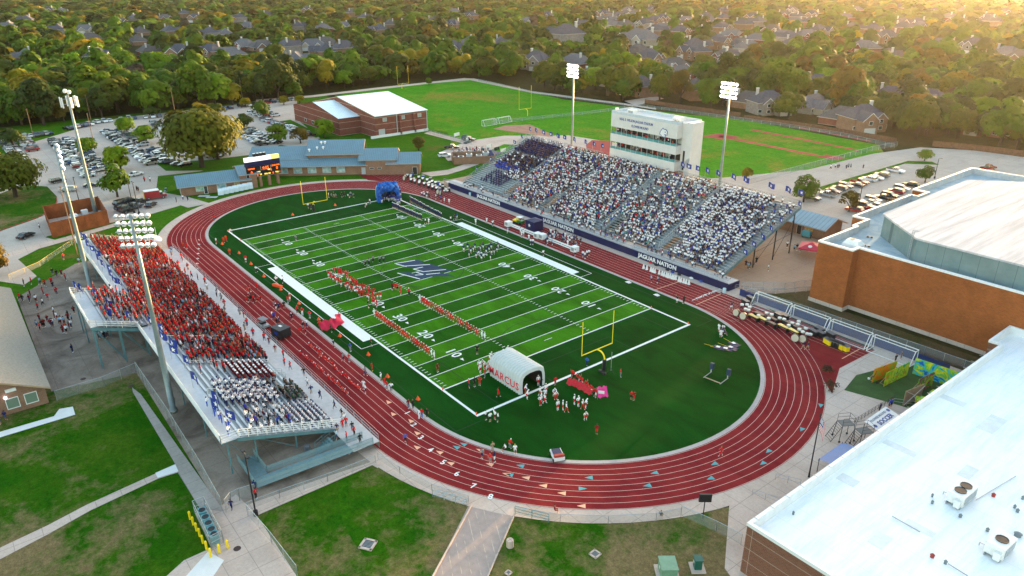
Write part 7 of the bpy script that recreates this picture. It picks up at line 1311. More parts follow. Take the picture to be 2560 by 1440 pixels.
CW = dict(white=(.78, .78, .80), red=(.62, .008, .014), maroon=(.17, .008, .014), navy=(.014, .022, .095), black=(.016, .016, .018), grey=(.20, .21, .23), blue=(.03, .11, .42), lblue=(.25, .42, .58), royal=(.02, .06, .38), khaki=(.34, .27, .17), brown=(.10, .06, .04), yellow=(.6, .48, .05), pink=(.6, .2, .25), teal=(.05, .28, .30), denim=(.05, .075, .14), orange=(.68, .07, .012), cream=(.52, .46, .36), green=(.05, .12, .06))
def outfit(shirt, legs='denim', calf=None, long=False, hair=None, skin=None, shoe='white', hand=None, helm=None):
    s = SK[random.choice((0, 0, 0, 1, 1, 2, 3))] if skin is None else SK[skin]; S_ = CW[shirt]; L_ = CW[legs]
    return dict(shirt=S_, sleeve=S_, fore=S_ if long else s, hand=CW[hand] if hand else s, leg=L_, calf=CW[calf] if calf else s, shoe=CW[shoe], skin=s, hair=CW[helm] if helm else (HA[random.choice((0, 0, 1, 1, 2, 3))] if hair is None else CW[hair]), helm=bool(helm))
PEOPLE = []
def person(x, y, z, rz, pn, of, label, g, w=1., s=1.): PEOPLE.append((cdist(x, y, z+.9)*w, x, y, z, rz, pn, of, label, g, s))
rr = random.random; rc = random.choice; U = random.uniform
def P_(px, py, rz, pn, of, label, g='people around the field', w=.8, s=1., z=0): p = G(px, py, z); person(p.x, p.y, z, rz, pn, of, label, g, w, s)
# two kick lines of dancers
for L, (a, c, nm) in enumerate((((936, 791), (1086, 898), 'kick line nearer the visitor sideline'), ((1050, 756), (1212, 851), 'kick line nearer midfield'))):
    A, B_ = G(*a), G(*c)
    for i in range(27):
        p = A.lerp(B_, i/26); end = i in (0, 25, 26); person(p.x, p.y, 0, rad(35)+U(-.1, .1), 'link' if i % 2 else 'hips', outfit('white' if end else 'red', 'white' if end else 'red', None, True, helm='white', hand='white', shoe='white'), '%s clad dancer, %s from the far end of the %s' % ('white' if end else 'red', nth(i), nm), 'drill team dancers in kick lines', .8)
# red cheer block at midfield
for i in range(21):
    for L, (a, c) in enumerate((((838, 684), (948, 750)), ((822, 695), (944, 768)))):
        p = G(*a).lerp(G(*c), i/20); person(p.x+U(-.5, .5), p.y+U(-.5, .5), 0, rad(U(150, 260)), rc(('cheer', 'up', 'hips', 'walk')), outfit('red', rc(('red', 'white')), None, False, hand=rc(('white', 'red'))), 'red cheerleader, %s from the far end in the %s file of the midfield squad' % (nth(i), ('right', 'left')[L]), 'red cheerleaders at midfield', .82)
for k, (x, y) in enumerate([(1365, 500), (1395, 500), (1415, 505), (1445, 520), (1450, 550)]): P_(640+x/4, 600+y/4, U(0, 6), 'stand', outfit('red' if k else 'maroon', rc(('red', 'black'))), '%s of the five in red standing below the centre emblem' % nth(k))
P_(1023, 739, 3, 'stand', outfit('red', 'black', 'black', hair='white'), 'person in red shirt, black trousers and white cap below the emblem'); P_(921, 770, 1, 'stand', outfit('black', 'black', None), 'person in black at the end of the red cheer squad'); P_(740, 602, 2, 'stand', outfit('grey', 'denim'), 'lone person in grey by the far 10 yard number')
for k, (x, y) in enumerate([(914, 664), (923.5, 663), (933, 655), (950, 657), (959.5, 656.5)]): P_(x, y, rad(200), 'stand', outfit('grey', 'black', 'black', hair='black'), 'official in striped shirt and black trousers, %s from the left' % nth(k), 'officials in stripes')
for k, (x, y) in enumerate([(1275, 1065), (1345, 1015), (1370, 1160), (1400, 1090), (1445, 1060), (1475, 1020), (1495, 1170), (1540, 1115), (1570, 1040), (1590, 1215), (1620, 1020), (1635, 1160), (1675, 1100), (1725, 1060), (1765, 1020), (1750, 1210), (1770, 1115), (1815, 1105), (1865, 1065), (1885, 1000)]): P_(980+x/7.11, 480+y/7.11, rad(U(60, 120)), rc(('stand', 'hips', 'cheer')), outfit('navy', 'white', None), 'cheerleader in navy and white, %s listed from the left of the home squad circle' % nth(k), 'navy and white cheerleaders on the field', .85)
# navy lines and the team at the far tunnel
for L, (a, c) in enumerate((((982, 520), (1054, 551)), ((1026, 505), (1104, 547)))):
    for i in range(24): p = G(*a).lerp(G(*c), i/23); person(p.x, p.y, 0, rad(220 if L else 40), 'stand' if i % 3 else 'cheer', outfit('navy', 'navy', None, True, helm='white'), 'dancer in navy with white hat, %s from the far tunnel in the %s navy line' % (nth(i), ('left', 'right')[L]), 'navy dancers lining the far corner', .95)
for k in range(44): P_(U(953, 1003), U(483, 512), rad(U(-60, 20)), rc(('stand', 'ready', 'walk')), outfit('royal' if k % 3 else 'navy', 'white', 'white', helm='navy'), 'football player in navy jersey massed at the cat head tunnel', 'home team massed at the far tunnel', 1.1)
for k, (x, y) in enumerate([(822, 494), (829, 492), (835, 493), (840, 495), (855, 493), (862, 491), (870, 494), (877, 492), (884, 495), (778, 523), (771, 521), (785, 522), (917, 517), (925, 510), (577, 583)]): P_(x, y, U(0, 6), rc(('stand', 'sit', 'walk')), outfit(rc(('white', 'black', 'grey')), rc(('navy', 'black', 'khaki'))), 'person %s from the left behind the far end line' % nth(k), 'people behind the far end line', .95)
for k, (x, y) in enumerate([(1055, 492), (1061, 494), (1067, 495), (1073, 498), (1060, 489), (1069, 491), (1090, 498), (1103, 503), (1111, 506), (1123, 509), (1000, 480), (1127, 555), (1137, 550), (1143, 548), (1064, 560), (1072, 560)]): P_(x, y, U(0, 6), rc(('stand', 'walk', 'hips')), outfit(rc(('white', 'white', 'royal', 'black')), rc(('navy', 'white', 'black'))), 'person %s listed along the far home sideline corner' % nth(k), 'people at the far home corner', .95)
# visiting team at the near tunnel
for k in range(24): p = G(1206, 930).lerp(G(1272, 888), (k % 12)/11); person(p.x+U(-1.2, 1.2)-.4*(k//12), p.y+U(-.6, .6), 0, rad(U(-40, 40)), rc(('stand', 'ready', 'walk')), outfit('white', 'red', 'white', True, helm='white'), 'football player in white jersey and red trousers crowding behind the ribbed tunnel', 'visiting team waiting behind the ribbed tunnel', .75, 1.08)
for k, (x, y) in enumerate([(1650, 735), (1668, 790), (1782, 655), (1832, 645), (1800, 765), (1858, 738), (1803, 855), (1845, 835), (1940, 760), (1957, 795), (1977, 902), (2028, 900), (2062, 925), (2142, 845), (2182, 865), (2225, 895), (2252, 880), (2252, 1000), (1815, 812), (1850, 785)]): P_(900+x/4, 800+y/4, rad(U(-30, 60)), ['ready', 'ready', 'stand', 'stand', 'walk', 'stand', 'hips', 'walk'][k % 8], outfit('white', 'red', 'white' if k % 3 else 'red', k % 2 == 0, helm='white'), 'football player in white and red, %s coming out of the ribbed tunnel mouth' % nth(k), 'visiting players in front of the ribbed tunnel', .75, 1.08)
for x, y, pn, of, lb in [(1090, 682, 'stand', outfit('red', 'navy', None, hair='white'), 'person in red shirt and white cap, left of the trio beside the tunnel'), (1145, 668, 'stand', outfit('black', 'black'), 'person in black in the middle of the trio beside the tunnel'), (1198, 655, 'hips', outfit('red', 'red'), 'person in red with a numbered shirt, right of the trio beside the tunnel'), (1250, 580, 'stand', outfit('red', 'grey', 'grey'), 'player in red jersey at the back of the tunnel crowd'), (1383, 770, 'walk', outfit('red', 'red'), 'person in all red walking past the tunnel lettering'), (2268, 462, 'hips', outfit('blue', 'navy', 'navy', True), 'officer in blue and navy by the goal line near the goalpost'), (2365, 1145, 'stand', outfit('maroon', 'red'), 'lone person in dark red on the bare near turf'), (1953, 655, 'stand', outfit('red', 'red'), 'person in red just left of the red banner line'), (1497, 1285, 'ready', outfit('red', 'grey', 'grey', hair='white'), 'person in red bending over the two sitting at the turf edge'), (1455, 1315, 'sit', outfit('white', 'black'), 'person in white sitting at the turf edge, left one'), (1550, 1318, 'sit', outfit('white', 'white', hair='yellow'), 'fair haired person in white sitting at the turf edge'), (1327, 1322, 'stand', outfit('khaki', 'khaki'), 'person in khaki on the kerb at the near bend'), (1222, 1385, 'stand', outfit('grey', 'navy'), 'person in grey shirt on the track of the near bend'), (1303, 1435, 'stand', outfit('red', 'grey'), 'person in red shirt on the near bend beside the navy one'), (1345, 1422, 'hips', outfit('navy', 'white'), 'person in navy shirt on the near bend beside the red one'), (1258, 1000, 'stand', outfit('white', 'black'), 'person in white, left of the four near the corner pylon'), (1302, 1022, 'stand', outfit('white', 'black'), 'person in white, second of the four near the corner pylon'), (1348, 1000, 'cheer', outfit('white', 'maroon'), 'person in white, third of the four near the corner pylon'), (1380, 1020, 'hips', outfit('white', 'black'), 'person in white, right of the four near the corner pylon'), (212, 618, 'stand', outfit('white', 'khaki', helm='white'), 'player in white, left of the four on the kerb'), (247, 662, 'stand', outfit('red', 'red'), 'person in orange red, second of the four on the kerb'), (273, 700, 'stand', outfit('red', 'grey'), 'person in red, third of the four on the kerb'), (314, 715, 'hips', outfit('white', 'navy'), 'person in white shirt and navy shorts, right of the four on the kerb'), (487, 885, 'stand', outfit('maroon', 'denim', 'denim'), 'person in maroon with bag, leftmost on the kerb near the black corner'), (533, 895, 'stand', outfit('black', 'black'), 'person in black, second on the kerb near the black corner'), (592, 985, 'stand', outfit('white', 'white', 'white'), 'person in white at the kerb near lane number two'), (620, 985, 'stand', outfit('red', 'blue', 'blue'), 'person in red top and blue trousers at the kerb near lane number two'), (672, 982, 'stand', outfit('black', 'black', 'black'), 'person in black trousers right of the lane two group'), (458, 1232, 'walk', outfit('blue', 'black', None, True), 'person in blue top walking alone down the track lanes'), (40, 695, 'stand', outfit('white', 'white'), 'person in white, left of the pair on the visitor track'), (58, 735, 'hips', outfit('white', 'navy'), 'person in white and navy, right of the pair on the visitor track'), (115, 262, 'stand', outfit('maroon', 'black'), 'person in maroon at the end of the white coaching band'), (122, 512, 'stand', outfit('red', 'red', shoe='yellow'), 'person in red with yellow shoes by the orange markers'), (55, 556, 'walk', outfit('grey', 'navy'), 'person in grey walking along the visitor kerb'), (1172, 342, 'hips', outfit('black', 'black', hair='yellow'), 'fair haired person in black alone near the 10 yard number'), (777, 522, 'stand', outfit('maroon', 'maroon'), 'person in maroon alone past the near kick line'), (1565, 390, 'stand', outfit('red', 'grey'), 'person in red just behind the tunnel top')]: P_(900+x/4, 800+y/4, rad(U(0, 360)), pn, of, lb, 'people around the near end zone', .72, 1.05)
P_(1551, 943, 1, 'stand', outfit('red', 'grey', 'grey'), 'person in red shirt and grey trousers right of the goalpost'); P_(1578, 1000, 2, 'stand', outfit('red', 'black'), 'person in red, left of the pair out on the near turf'); P_(1585, 1002, 3, 'stand', outfit('maroon', 'red'), 'person in dark red, right of the pair out on the near turf')
for k in range(12): p = G(1424, 948).lerp(G(1486, 998), k/11); person(p.x+U(-.3, .3), p.y+.5, 0, rad(U(180, 300)), rc(('stand', 'walk', 'cheer')), outfit('red', rc(('red', 'white', 'black'))), 'person in red, %s from the left behind the long red banner' % nth(k), 'red squad holding the long banner', .78)
# visitor sideline, track and walkway
for k, (x, y, c, l) in enumerate([(205, 432, 'white', 'black'), (272, 432, 'white', 'black'), (5, 325, 'white', 'black'), (322, 632, 'red', 'grey'), (342, 612, 'red', 'white'), (465, 752, 'red', 'white'), (415, 735, 'red', 'black'), (540, 780, 'red', 'grey'), (475, 900, 'black', 'grey'), (510, 872, 'white', 'navy'), (500, 940, 'red', 'black'), (440, 945, 'red', 'red'), (360, 805, 'black', 'navy'), (285, 690, 'black', 'maroon'), (232, 700, 'navy', 'black'), (180, 655, 'maroon', 'grey'), (205, 705, 'black', 'white'), (640, 885, 'orange', 'red'), (755, 925, 'black', 'black'), (835, 800, 'pink', 'red'), (780, 1080, 'black', 'khaki'), (945, 1115, 'royal', 'grey'), (875, 1215, 'grey', 'navy'), (935, 1220, 'red', 'grey'), (640, 1175, 'red', 'red'), (165, 790, 'white', 'navy'), (185, 800, 'royal', 'navy'), (215, 860, 'black', 'black'), (235, 850, 'navy', 'black')]): P_(640+x/4, 600+y/4, U(0, 6), rc(('stand', 'hips', 'walk')), outfit(c, l, l if l in ('black', 'grey', 'white', 'navy') and k % 2 else None, hair='white' if k % 4 == 0 else None), 'person in %s and %s, %s in order along the visitor sideline' % (c, l, nth(k)), 'people along the visitor sideline', .8)
for k, (x, y) in enumerate([(864, 1420), (890, 1410), (915, 1405), (960, 1410), (985, 1415), (1010, 1410), (880, 1330), (905, 1320), (940, 1425)]): P_(400+x/4, 400+y/4, U(0, 6), rc(('stand', 'cheer', 'sit')), outfit(rc(('red', 'black')), rc(('red', 'black'))), 'red and black cheer child, %s of the knot on the visitor track' % nth(k), 'red and black knot on the visitor track', .9)
for k, (x, y) in enumerate([(565, 840), (640, 830), (665, 815), (700, 950), (860, 1020), (545, 610), (235, 880), (270, 890), (970, 1290)]): P_(400+x/4, 400+y/4, U(0, 6), 'stand', outfit(rc(('red', 'orange', 'white')), rc(('white', 'denim', 'red'))), '%s person listed down the far visitor sideline' % nth(k), 'people along the far visitor sideline', .95)
for L, (a, c, n) in enumerate((((775, 865), (893, 973), 22), ((751, 885), (870, 988), 20))):
    for i in range(n):
        if (i*7+L*3) % 9 == 1: continue
        p = G(*a).lerp(G(*c), i/(n-1)); person(p.x+U(-.2, .2), p.y+U(-.2, .2), -.42, rad(U(30, 120)), 'sit', outfit('red', 'red', 'white', helm='white' if i % 3 == 0 else None, hair='maroon'), 'red dancer sitting on the lanes, %s from the far end, %s row' % (nth(i), ('inner', 'outer')[L]), 'red dancers sitting on the visitor track', .85)
for i in range(34):
    x = -44+i*2.75+U(-.8, .8); y = U(-42.8, -40.7); c = rc(('red', 'red', 'red', 'white', 'black', 'grey', 'lblue', 'maroon')) if x < 30 else rc(('red', 'black', 'white', 'navy')); person(x, y, 1.2, U(0, 6), rc(('stand', 'walk', 'hips')), outfit(c, rc(('denim', 'black', 'khaki'))), 'spectator in %s on the front walkway, %s from the far end' % ({'lblue': 'light blue'}.get(c, c), nth(i)), 'people on the visitor front walkway', .85)
for k, (x, y, c, l) in enumerate([(1935, 1130, 'navy', 'khaki'), (1990, 1085, 'red', 'red'), (2025, 1070, 'red', 'denim'), (2085, 1110, 'black', 'denim'), (2030, 1215, 'red', 'black'), (2105, 1160, 'red', 'black'), (2165, 1240, 'black', 'black'), (1930, 1200, 'lblue', 'denim')]): P_(360+x/4, 800+y/4, U(0, 6), 'stand', outfit(c, l), 'person in %s and %s, %s at the top of the access ramp' % ({'lblue': 'light blue'}.get(c, c), l, nth(k)), 'people at the top of the ramp', .8, 1., 1.1)
P_(580, 1276, 2.5, 'walk', outfit('navy', 'navy', 'navy', hair='black'), 'person in navy walking out through the gate by the cooling pen'); P_(641, 1247, .5, 'stand', outfit('red', 'black', 'black'), 'person in red beside the near lamp post'); P_(638, 1228, 2, 'stand', outfit('navy', 'navy'), 'person in navy behind the near lamp post'); P_(182, 881, 1, 'stand', outfit('navy', 'navy', 'navy', True), 'lone officer in navy standing on the open plaza'); P_(1802, 1140, 4, 'walk', outfit('red', 'red'), 'person in red walking off the near bend'); P_(1386, 1283, 1, 'sit', outfit('maroon', 'maroon'), 'person in maroon sitting at the fence of the near bend', z=0); P_(1651, 1298, 2, 'sit', outfit('brown', 'khaki'), 'person in brown sitting behind the fence of the near bend')
for k, (x, y, c) in enumerate([(1228, 955, 'blue'), (1205, 965, 'royal'), (1110, 1005, 'navy'), (1270, 505, 'black'), (1325, 480, 'black')]): P_(1920+x/4, 780+y/4, U(0, 6), 'stand', outfit(c, 'black'), ['person in blue near the soccer shelter, right one', 'person in royal blue near the soccer shelter, left one', 'person in navy beside the low bar rack', 'person in black behind the lime panel, left one', 'person in black behind the lime panel, right one'][k])
for k, (x, y, c) in enumerate([(1390, 425, 'lblue'), (1455, 430, 'lblue'), (1650, 628, 'black'), (1716, 638, 'black'), (2192, 695, 'navy'), (1230, 20000, 'navy')][:5]): P_(1280+x/4, 600+y/4, U(0, 6), ['cheer', 'cheer', 'cheer', 'stand', 'walk'][k], outfit(c, ['navy', 'navy', 'white', 'black', 'white'][k]), ['person in pale blue on the home track, left of the pair', 'person in pale blue on the home track, right of the pair', 'person in black shirt and white shorts by the home kerb', 'person all in black by the home kerb', 'person in navy by the big drums'][k])
for k, (x, y) in enumerate([(395, 955), (410, 940), (425, 930), (440, 950), (385, 920), (430, 905), (405, 975)]): P_(1700+x/4, 600+y/4, U(0, 6), rc(('sit', 'stand')), outfit(rc(('white', 'lblue', 'navy')), rc(('navy', 'white'))), '%s person in the knot on the turf by the dropped navy flags' % nth(k), 'knot of people on the near turf', .85)
for k, (x, y) in enumerate([(1230, 1095), (1275, 1100), (1700+0, 20000)][:2]): P_(1700+x/4, 600+y/4, 3, 'walk', outfit('navy', 'khaki'), ['person walking past the drums, left one', 'person walking past the drums, right one'][k])
# home sideline
for k in range(46):
    t = rr(); a = G(1196, 560).lerp(G(1440, 628), t) if k < 16 else G(1375, 590).lerp(G(1435, 615), t); c = rc(('white', 'white', 'white', 'navy', 'maroon', 'black', 'lblue')); person(a.x+U(-1, 1), a.y+U(-1.5, 2.5), 0, U(0, 6), rc(('stand', 'hips', 'cheer')), outfit(c, rc(('white', 'navy', 'denim'))), 'person in %s in the home bench group, %s in order' % ({'lblue': 'light blue'}.get(c, c), nth(k)), 'people round the home benches', 1.0)
for k, (x, y) in enumerate([(1438, 641), (1457, 643), (1462, 647), (1467, 642), (1472, 640), (1358, 640), (1332, 612), (1327, 612)]): P_(x, y, U(0, 6), 'stand', outfit('white', 'navy'), '%s person in white standing out on the home track right of the benches' % nth(k), 'people on the home track', 1.)
# crowd of the home stand
def fill(x0, x1, r0, r1, dens, cols, pn=('stand', 'stand', 'stand', 'cheer', 'sit'), legs=('denim', 'black', 'khaki', 'navy', 'white'), jitter=.1, lng=False, helm=None, sp=.5):
    for r in range(r0, r1+1):
        y, z = hrow(r); n = int((x1-x0)/sp)
        for i in range(n):
            x = x0+(i+.5)*sp+U(-jitter, jitter); cl = .5+.5*math.sin(x*.9+r*1.3)*math.sin(r*.7-x*.35+x0)
            if rr() > dens*(.55+.75*cl): continue
            if r <= 6 and any(abs(x-v) < 2.1 for v in VOM) and r >= 0: continue
            a = any(abs(x-(a0+(a1-a0)*r/HR)) < .8 for a0, a1 in AISLES)
            if a: continue
            person(x, y-.05+U(-.12, .14), z, rad(-90+U(-35, 35)), rc(pn), outfit(rc(cols), rc(legs), None if rr() < .5 else 'denim', lng, helm=helm), 'spectator packed into the home stand', 'home crowd', 1.4)
HC = ['white']*13+['navy']*4+['royal']+['black', 'grey', 'lblue', 'royal', 'pink', 'teal', 'red', 'maroon', 'cream', 'brown']
fill(-49.5, -32.6, 22, 30, 1.1, ['navy', 'navy', 'brown'], ('stand',), ('navy', 'black'), .05, True, 'navy', .6); fill(-50, -34, 29, 30, 1.1, ['white', 'white', 'cream'], ('horn',), ('navy',), .05, True, 'white', .8)
fill(-49, -33, 12, 20, 1.0, ['navy', 'navy', 'brown', 'black', 'white'], ('stand', 'sit'), ('navy', 'black'), .05, True, None, .6); fill(-48, -36, 11, 13, 1.2, ['royal'], ('stand',), ('royal',), .05, True, None, .6); fill(-40, -33, 8, 11, .8, ['white', 'white', 'navy'])
for r in range(3, 10):
    for i in range(8):
        if rr() < .9: person(-45.5+i*1.25+r*.1, hrow(r)[0], hrow(r)[1], rad(-90), 'sit', outfit('navy', 'navy', 'navy', True, hair='black'), 'band uniform', 'home crowd', 1.4)
fill(-32, -14, 7, 30, 1.15, HC+['black', 'brown', 'navy', 'navy']); fill(-32, -14, 0, 6, .95, HC); fill(-13.6, 6.5, 0, 14, 1.15, HC); fill(-13.6, 5.0, 15, 21, .65, HC); fill(-13.6, 5, 22, 30, .9, HC); fill(7.2, 25, 0, 12, 1.0, HC); fill(6.5, 25, 13, 30, .5, HC); fill(14, 25, 26, 30, .5, ['white', 'cream'])
ST = ['white']*18+['navy']*4+['black', 'lblue', 'royal', 'royal', 'grey', 'brown']; fill(26.2, 44.5, 0, 18, 1.25, ST, sp=.46, jitter=.2, legs=('navy', 'denim', 'black', 'royal')); fill(26.0, 40, 19, 30, 1.15, ST, sp=.48, jitter=.2, legs=('navy', 'denim', 'black')); fill(40, 45.5, 19, 30, .28, ST)
for i in range(85): person(U(-47, 48), U(44.3, 46.6), 1.45, U(0, 6), rc(('stand', 'walk', 'sit')), outfit(rc(HC), 'denim'), 'person', 'home crowd', 1.4)
for i in range(110): p = G(U(1130, 1225), U(376, 408)); person(p.x, p.y, 0, U(0, 6), 'stand', outfit(rc(HC)), 'person', 'home crowd', 1.4)
for k, (x, y) in enumerate([(670, 168), (690, 170), (705, 168), (780, 175), (800, 165), (825, 165), (950, 170), (625, 175)]): p = G(1920+x/4, 380+y/4); person(p.x, p.y, 0, U(0, 6), 'walk', outfit(rc(('white', 'navy', 'grey')), 'black'), '%s walker on the side road past the practice grass' % nth(k), 'walkers on the side road', .95)
for k, (x, y) in enumerate([(655, 270), (680, 290), (697, 285), (760, 240), (880, 310), (340, 410), (370, 415), (415, 425), (455, 445), (495, 455), (1070, 75), (1140, 110), (1165, 105), (1205, 120), (1250, 100), (1290, 110)]): p = G(1700+x/4, 600+y/4); person(p.x, p.y, 0, U(0, 6), 'stand', outfit(rc(('black', 'navy', 'lblue', 'white')), rc(('black', 'khaki'))), '%s person on the brown concourse right of the home stand' % nth(k), 'people on the brown concourse', .95)
for zz in (14.2, 18.5):
    for k in range(34): person(-5.2+U(-11.6, 11.4), 76+U(1., 2.4), zz-.1, rad(-90), rc(('sit', 'stand')), outfit(rc(('white', 'black', 'navy', 'red')), 'black'), 'person', 'home crowd', 1.5, .95)
# visitor crowd and band
def vfill(x0, x1, r0, r1, dens, cols, pn=('stand', 'stand', 'sit', 'cheer'), legs=('denim', 'black', 'khaki'), long=False, helm=None, sp=.6, what='spectator in %s', block='visitor stand', w=1.05, regular=False, hair=None):
    for r in range(r0, r1+1):
        y, z = vrow(r); n = int((x1-x0)/sp); q = 0
        for i in range(n):
            x = x0+(i+.5)*sp+U(-.12, .12); cl = .5+.5*math.sin(x*.8+r*1.1)*math.sin(r*.9-x*.3)
            if rr() > (dens if regular else dens*(.6+.65*cl)): continue
            if any(abs(x-v) < .55 for v in (-36, -20, -4, 12, 23, 33.5)) and rr() < .75: continue
            c = rc(cols); q += 1; person(x, y, z, rad(90+U(-12, 12)), rc(pn), outfit(c, rc(legs), None if rr() < .5 else 'denim', long, helm=helm, hair=hair), (what % {'lblue': 'light blue'}.get(c, c))+', %s from the far end, %s row, %s' % (nth(q-1), nth(r), block), 'people seated in the visitor stand', w, 1.12)
RC = ['red']*17+['maroon']*2+['black']*2+['white']*2+['orange', 'orange', 'grey', 'lblue', 'navy']
vfill(-51, -36.6, 0, 14, 1.0, ['red', 'red', 'orange', 'red', 'maroon']); vfill(-36, -20, 0, 14, .85, RC); vfill(-20, 11.5, 0, 14, .98, RC, block='middle of the visitor stand'); vfill(DX0+.5, DX1-.5, 15, 22, .55, RC, block='raised rear block'); vfill(12.4, 22.4, 0, 5, 1.0, RC+['black', 'brown'], block='red block right of the floodlight mast'); vfill(12.4, 22.4, 6, 13, .75, RC, block='red block right of the floodlight mast'); vfill(12.4, 19, 10, 13, .4, RC, block='thin red block by the rear rail')
vfill(23.5, 30.2, 2, 8, .95, ['maroon'], ('sit',), ('maroon',), True, 'white', .75, 'band hat and tunic in %s', 'maroon block', regular=True)
vfill(23.5, 27, 9, 13, .35, RC, block='sparse seats behind the maroon block')
vfill(31, 38.5, 5, 13, .97, ['white'], ('sit', 'horn'), ('navy',), True, None, .72, 'band member in %s shirt', 'white band block', regular=True, hair='navy'); vfill(31.5, 38, 0, 3, .9, ['grey', 'brown', 'black', 'green'], ('sit',), ('grey', 'black'), True, block='grey uniformed block', what='seated person in %s', regular=True); vfill(31, 37, 4, 4, .7, ['black'], ('sit',), ('black',), True, block='black clothed row', what='musician in %s', regular=True)
vfill(39.4, 45.8, 0, 5, 1.0, ['white'], ('sit',), ('navy',), True, None, .72, 'band member in %s shirt', 'front right band block', regular=True, hair='navy'); vfill(39.4, 46, 6, 12, .7, ['white', 'white', 'white', 'black', 'maroon', 'royal'], ('sit', 'horn', 'stand'), ('navy', 'black'), True, None, .75, 'musician in %s', 'brass section', hair=None)
for i in range(9): x = 37+i*1.1; person(x, ye-.4+U(-.3, .3), ze-.1, rad(90), rc(('stand', 'horn')), outfit(rc(('white', 'white', 'royal')), 'royal', 'royal', True), 'standing musician in white or blue, %s along the near rear rail' % nth(i), 'musicians along the rear rail', 1.)
for i in range(9): y, z = vrow(i*1.6); person(VX1-.5, y, z, rad(90), 'horn', outfit('white', 'navy', 'navy', True, hair='white'), 'big brass player in white, %s up the near end rail' % nth(i), 'brass players on the near end rail', .95)
# left plaza
for k in range(40): p = G(U(75, 190), U(782, 835)) if k < 24 else G(U(40, 150), U(695, 775)); c = rc(('red', 'maroon', 'red', 'maroon', 'black', 'white', 'lblue')); person(p.x+U(-.4, .4), p.y, 0, U(0, 6), rc(('stand', 'walk', 'hips')), outfit(c, rc(('denim', 'black', 'maroon'))), 'person in %s, %s in order of the %s group on the left plaza' % ({'lblue': 'light blue'}.get(c, c), nth(k if k < 24 else k-24), 'lower' if k < 24 else 'upper'), 'people queueing on the left plaza', .92)
for k, (x, y, c) in enumerate([(133, 688, 'black'), (143, 692, 'black'), (160, 650, 'red'), (165, 702, 'red'), (155, 690, 'maroon'), (197, 735, 'red'), (2, 1062, 'navy'), (15, 1050, 'navy'), (198, 660, 'lblue'), (208, 659, 'lblue'), (100, 573, 'white'), (310, 455, 'navy'), (362, 455, 'red'), (376, 455, 'white'), (343, 478, 'black'), (347, 480, 'black'), (442, 508, 'navy'), (458, 500, 'white'), (470, 502, 'navy'), (414, 487, 'lblue'), (416, 480, 'lblue'), (472, 484, 'white'), (490, 482, 'grey')]): P_(x, y, U(0, 6), 'stand', outfit(c, rc(('black', 'denim'))), 'person in %s, %s of those scattered on the left paths and lot' % ({'lblue': 'light blue'}.get(c, c), nth(k)), 'people on the left paths and lot', .95)
for k in range(8): P_(242+k*4+U(-1, 1), 850+U(-3, 6)-k*1.2, U(0, 6), 'stand', outfit(rc(('black', 'lblue', 'white', 'navy')), 'denim'), 'vendor %s under the raised rear block' % nth(k), 'people under the raised block', .95)
PEOPLE.sort(key=lambda p: p[0]); NP = 300; PM = {}
def pcolours(of, lab):
    return [of[l] for l in lab]
seen = set(); lone = []; mass = []
for p in PEOPLE: (lone if len(lone) < NP else mass).append(p)
for (d, x, y, z, rz, pn, of, lb, g, s) in lone:
    v, f, lab = body(pn, 1); b = MB(); vv = v
    if of['helm']: h = np.array(POSE[pn]['hed'][:3]); dd = np.linalg.norm(v-h, axis=1); vv = np.where((dd < .19)[:, None], h+(v-h)*1.22, v)
    b.v = [tuple(c) for c in vv]; b.f = f; b.m = [0]*len(f); b.mats = [clothm]; b.c = [(*c, 1) for c in pcolours(of, lab)]; o = tag(b.build('person', None, True), lb, 'person', g); o.location = (x, y, z); o.rotation_euler = (0, 0, rz); o.scale = (s, s, s*U(.95, 1.04))
VV = []; LV = []; LT = []; CC = []; off = 0
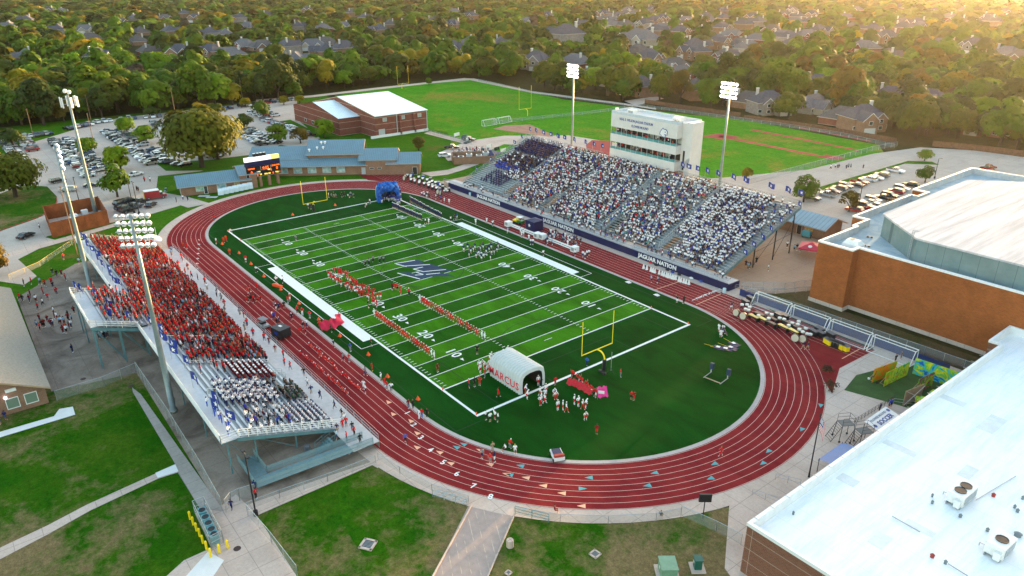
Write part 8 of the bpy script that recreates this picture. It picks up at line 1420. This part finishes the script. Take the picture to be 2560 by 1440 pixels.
for (d, x, y, z, rz, pn, of, lb, g, s) in mass:
    v, f, lab = body(pn, 0); c, s_ = math.cos(rz), math.sin(rz); k = U(.92, 1.05)*s; vv = v
    if of['helm']: h = np.array(POSE[pn]['hed'][:3]); dd = np.linalg.norm(v-h, axis=1); vv = np.where((dd < .19)[:, None], h+(v-h)*1.22, v)
    VV.append(np.stack([(vv[:, 0]*c-vv[:, 1]*s_)*k+x, (vv[:, 0]*s_+vv[:, 1]*c)*k+y, vv[:, 2]*k+z], 1)); 
    for q in f: LV.extend(i+off for i in q); LT.append(len(q))
    CC += pcolours(of, lab); off += len(v)
VV = np.concatenate(VV).astype(np.float32); LT = np.array(LT, np.int32); me = bpy.data.meshes.new('crowd'); me.vertices.add(len(VV)); me.vertices.foreach_set('co', VV.ravel()); me.loops.add(len(LV)); me.loops.foreach_set('vertex_index', np.array(LV, np.int32)); me.polygons.add(len(LT)); me.polygons.foreach_set('loop_start', np.concatenate([[0], np.cumsum(LT)[:-1]]).astype(np.int32)); me.polygons.foreach_set('loop_total', LT)
me.materials.append(clothm); at = me.attributes.new('Col', 'FLOAT_COLOR', 'FACE'); at.data.foreach_set('color', np.array([(*c, 1) for c in CC], np.float32).ravel()); me.update(calc_edges=True)
o = link('crowd', me); o['kind'] = 'stuff'; o['label'] = 'dense spectators filling both stands in white, navy and red'; o['category'] = 'crowd'
print('people', len(PEOPLE), 'cars', NCAR[0], 'trees', len(out))
# ================================================================ haze
HAZE = .000022
b = MB(); b.b2((-3400, -1200, -2), (1500, 3800, 64), None)
vm = bpy.data.materials.new('haze_air'); vm.use_nodes = True; n = vm.node_tree.nodes; n.remove(n['Principled BSDF']); pv = n.new('ShaderNodeVolumePrincipled'); pv.inputs['Color'].default_value = (.86, .82, .78, 1); pv.inputs['Density'].default_value = HAZE; pv.inputs['Anisotropy'].default_value = .7
vm.node_tree.links.new(pv.outputs[0], n['Material Output'].inputs['Volume']); b.mats = [vm]; b.m = [0]*len(b.f); o = b.build('haze'); o['kind'] = 'stuff'; o['label'] = 'thin warm evening haze over the suburb'; o['category'] = 'haze'
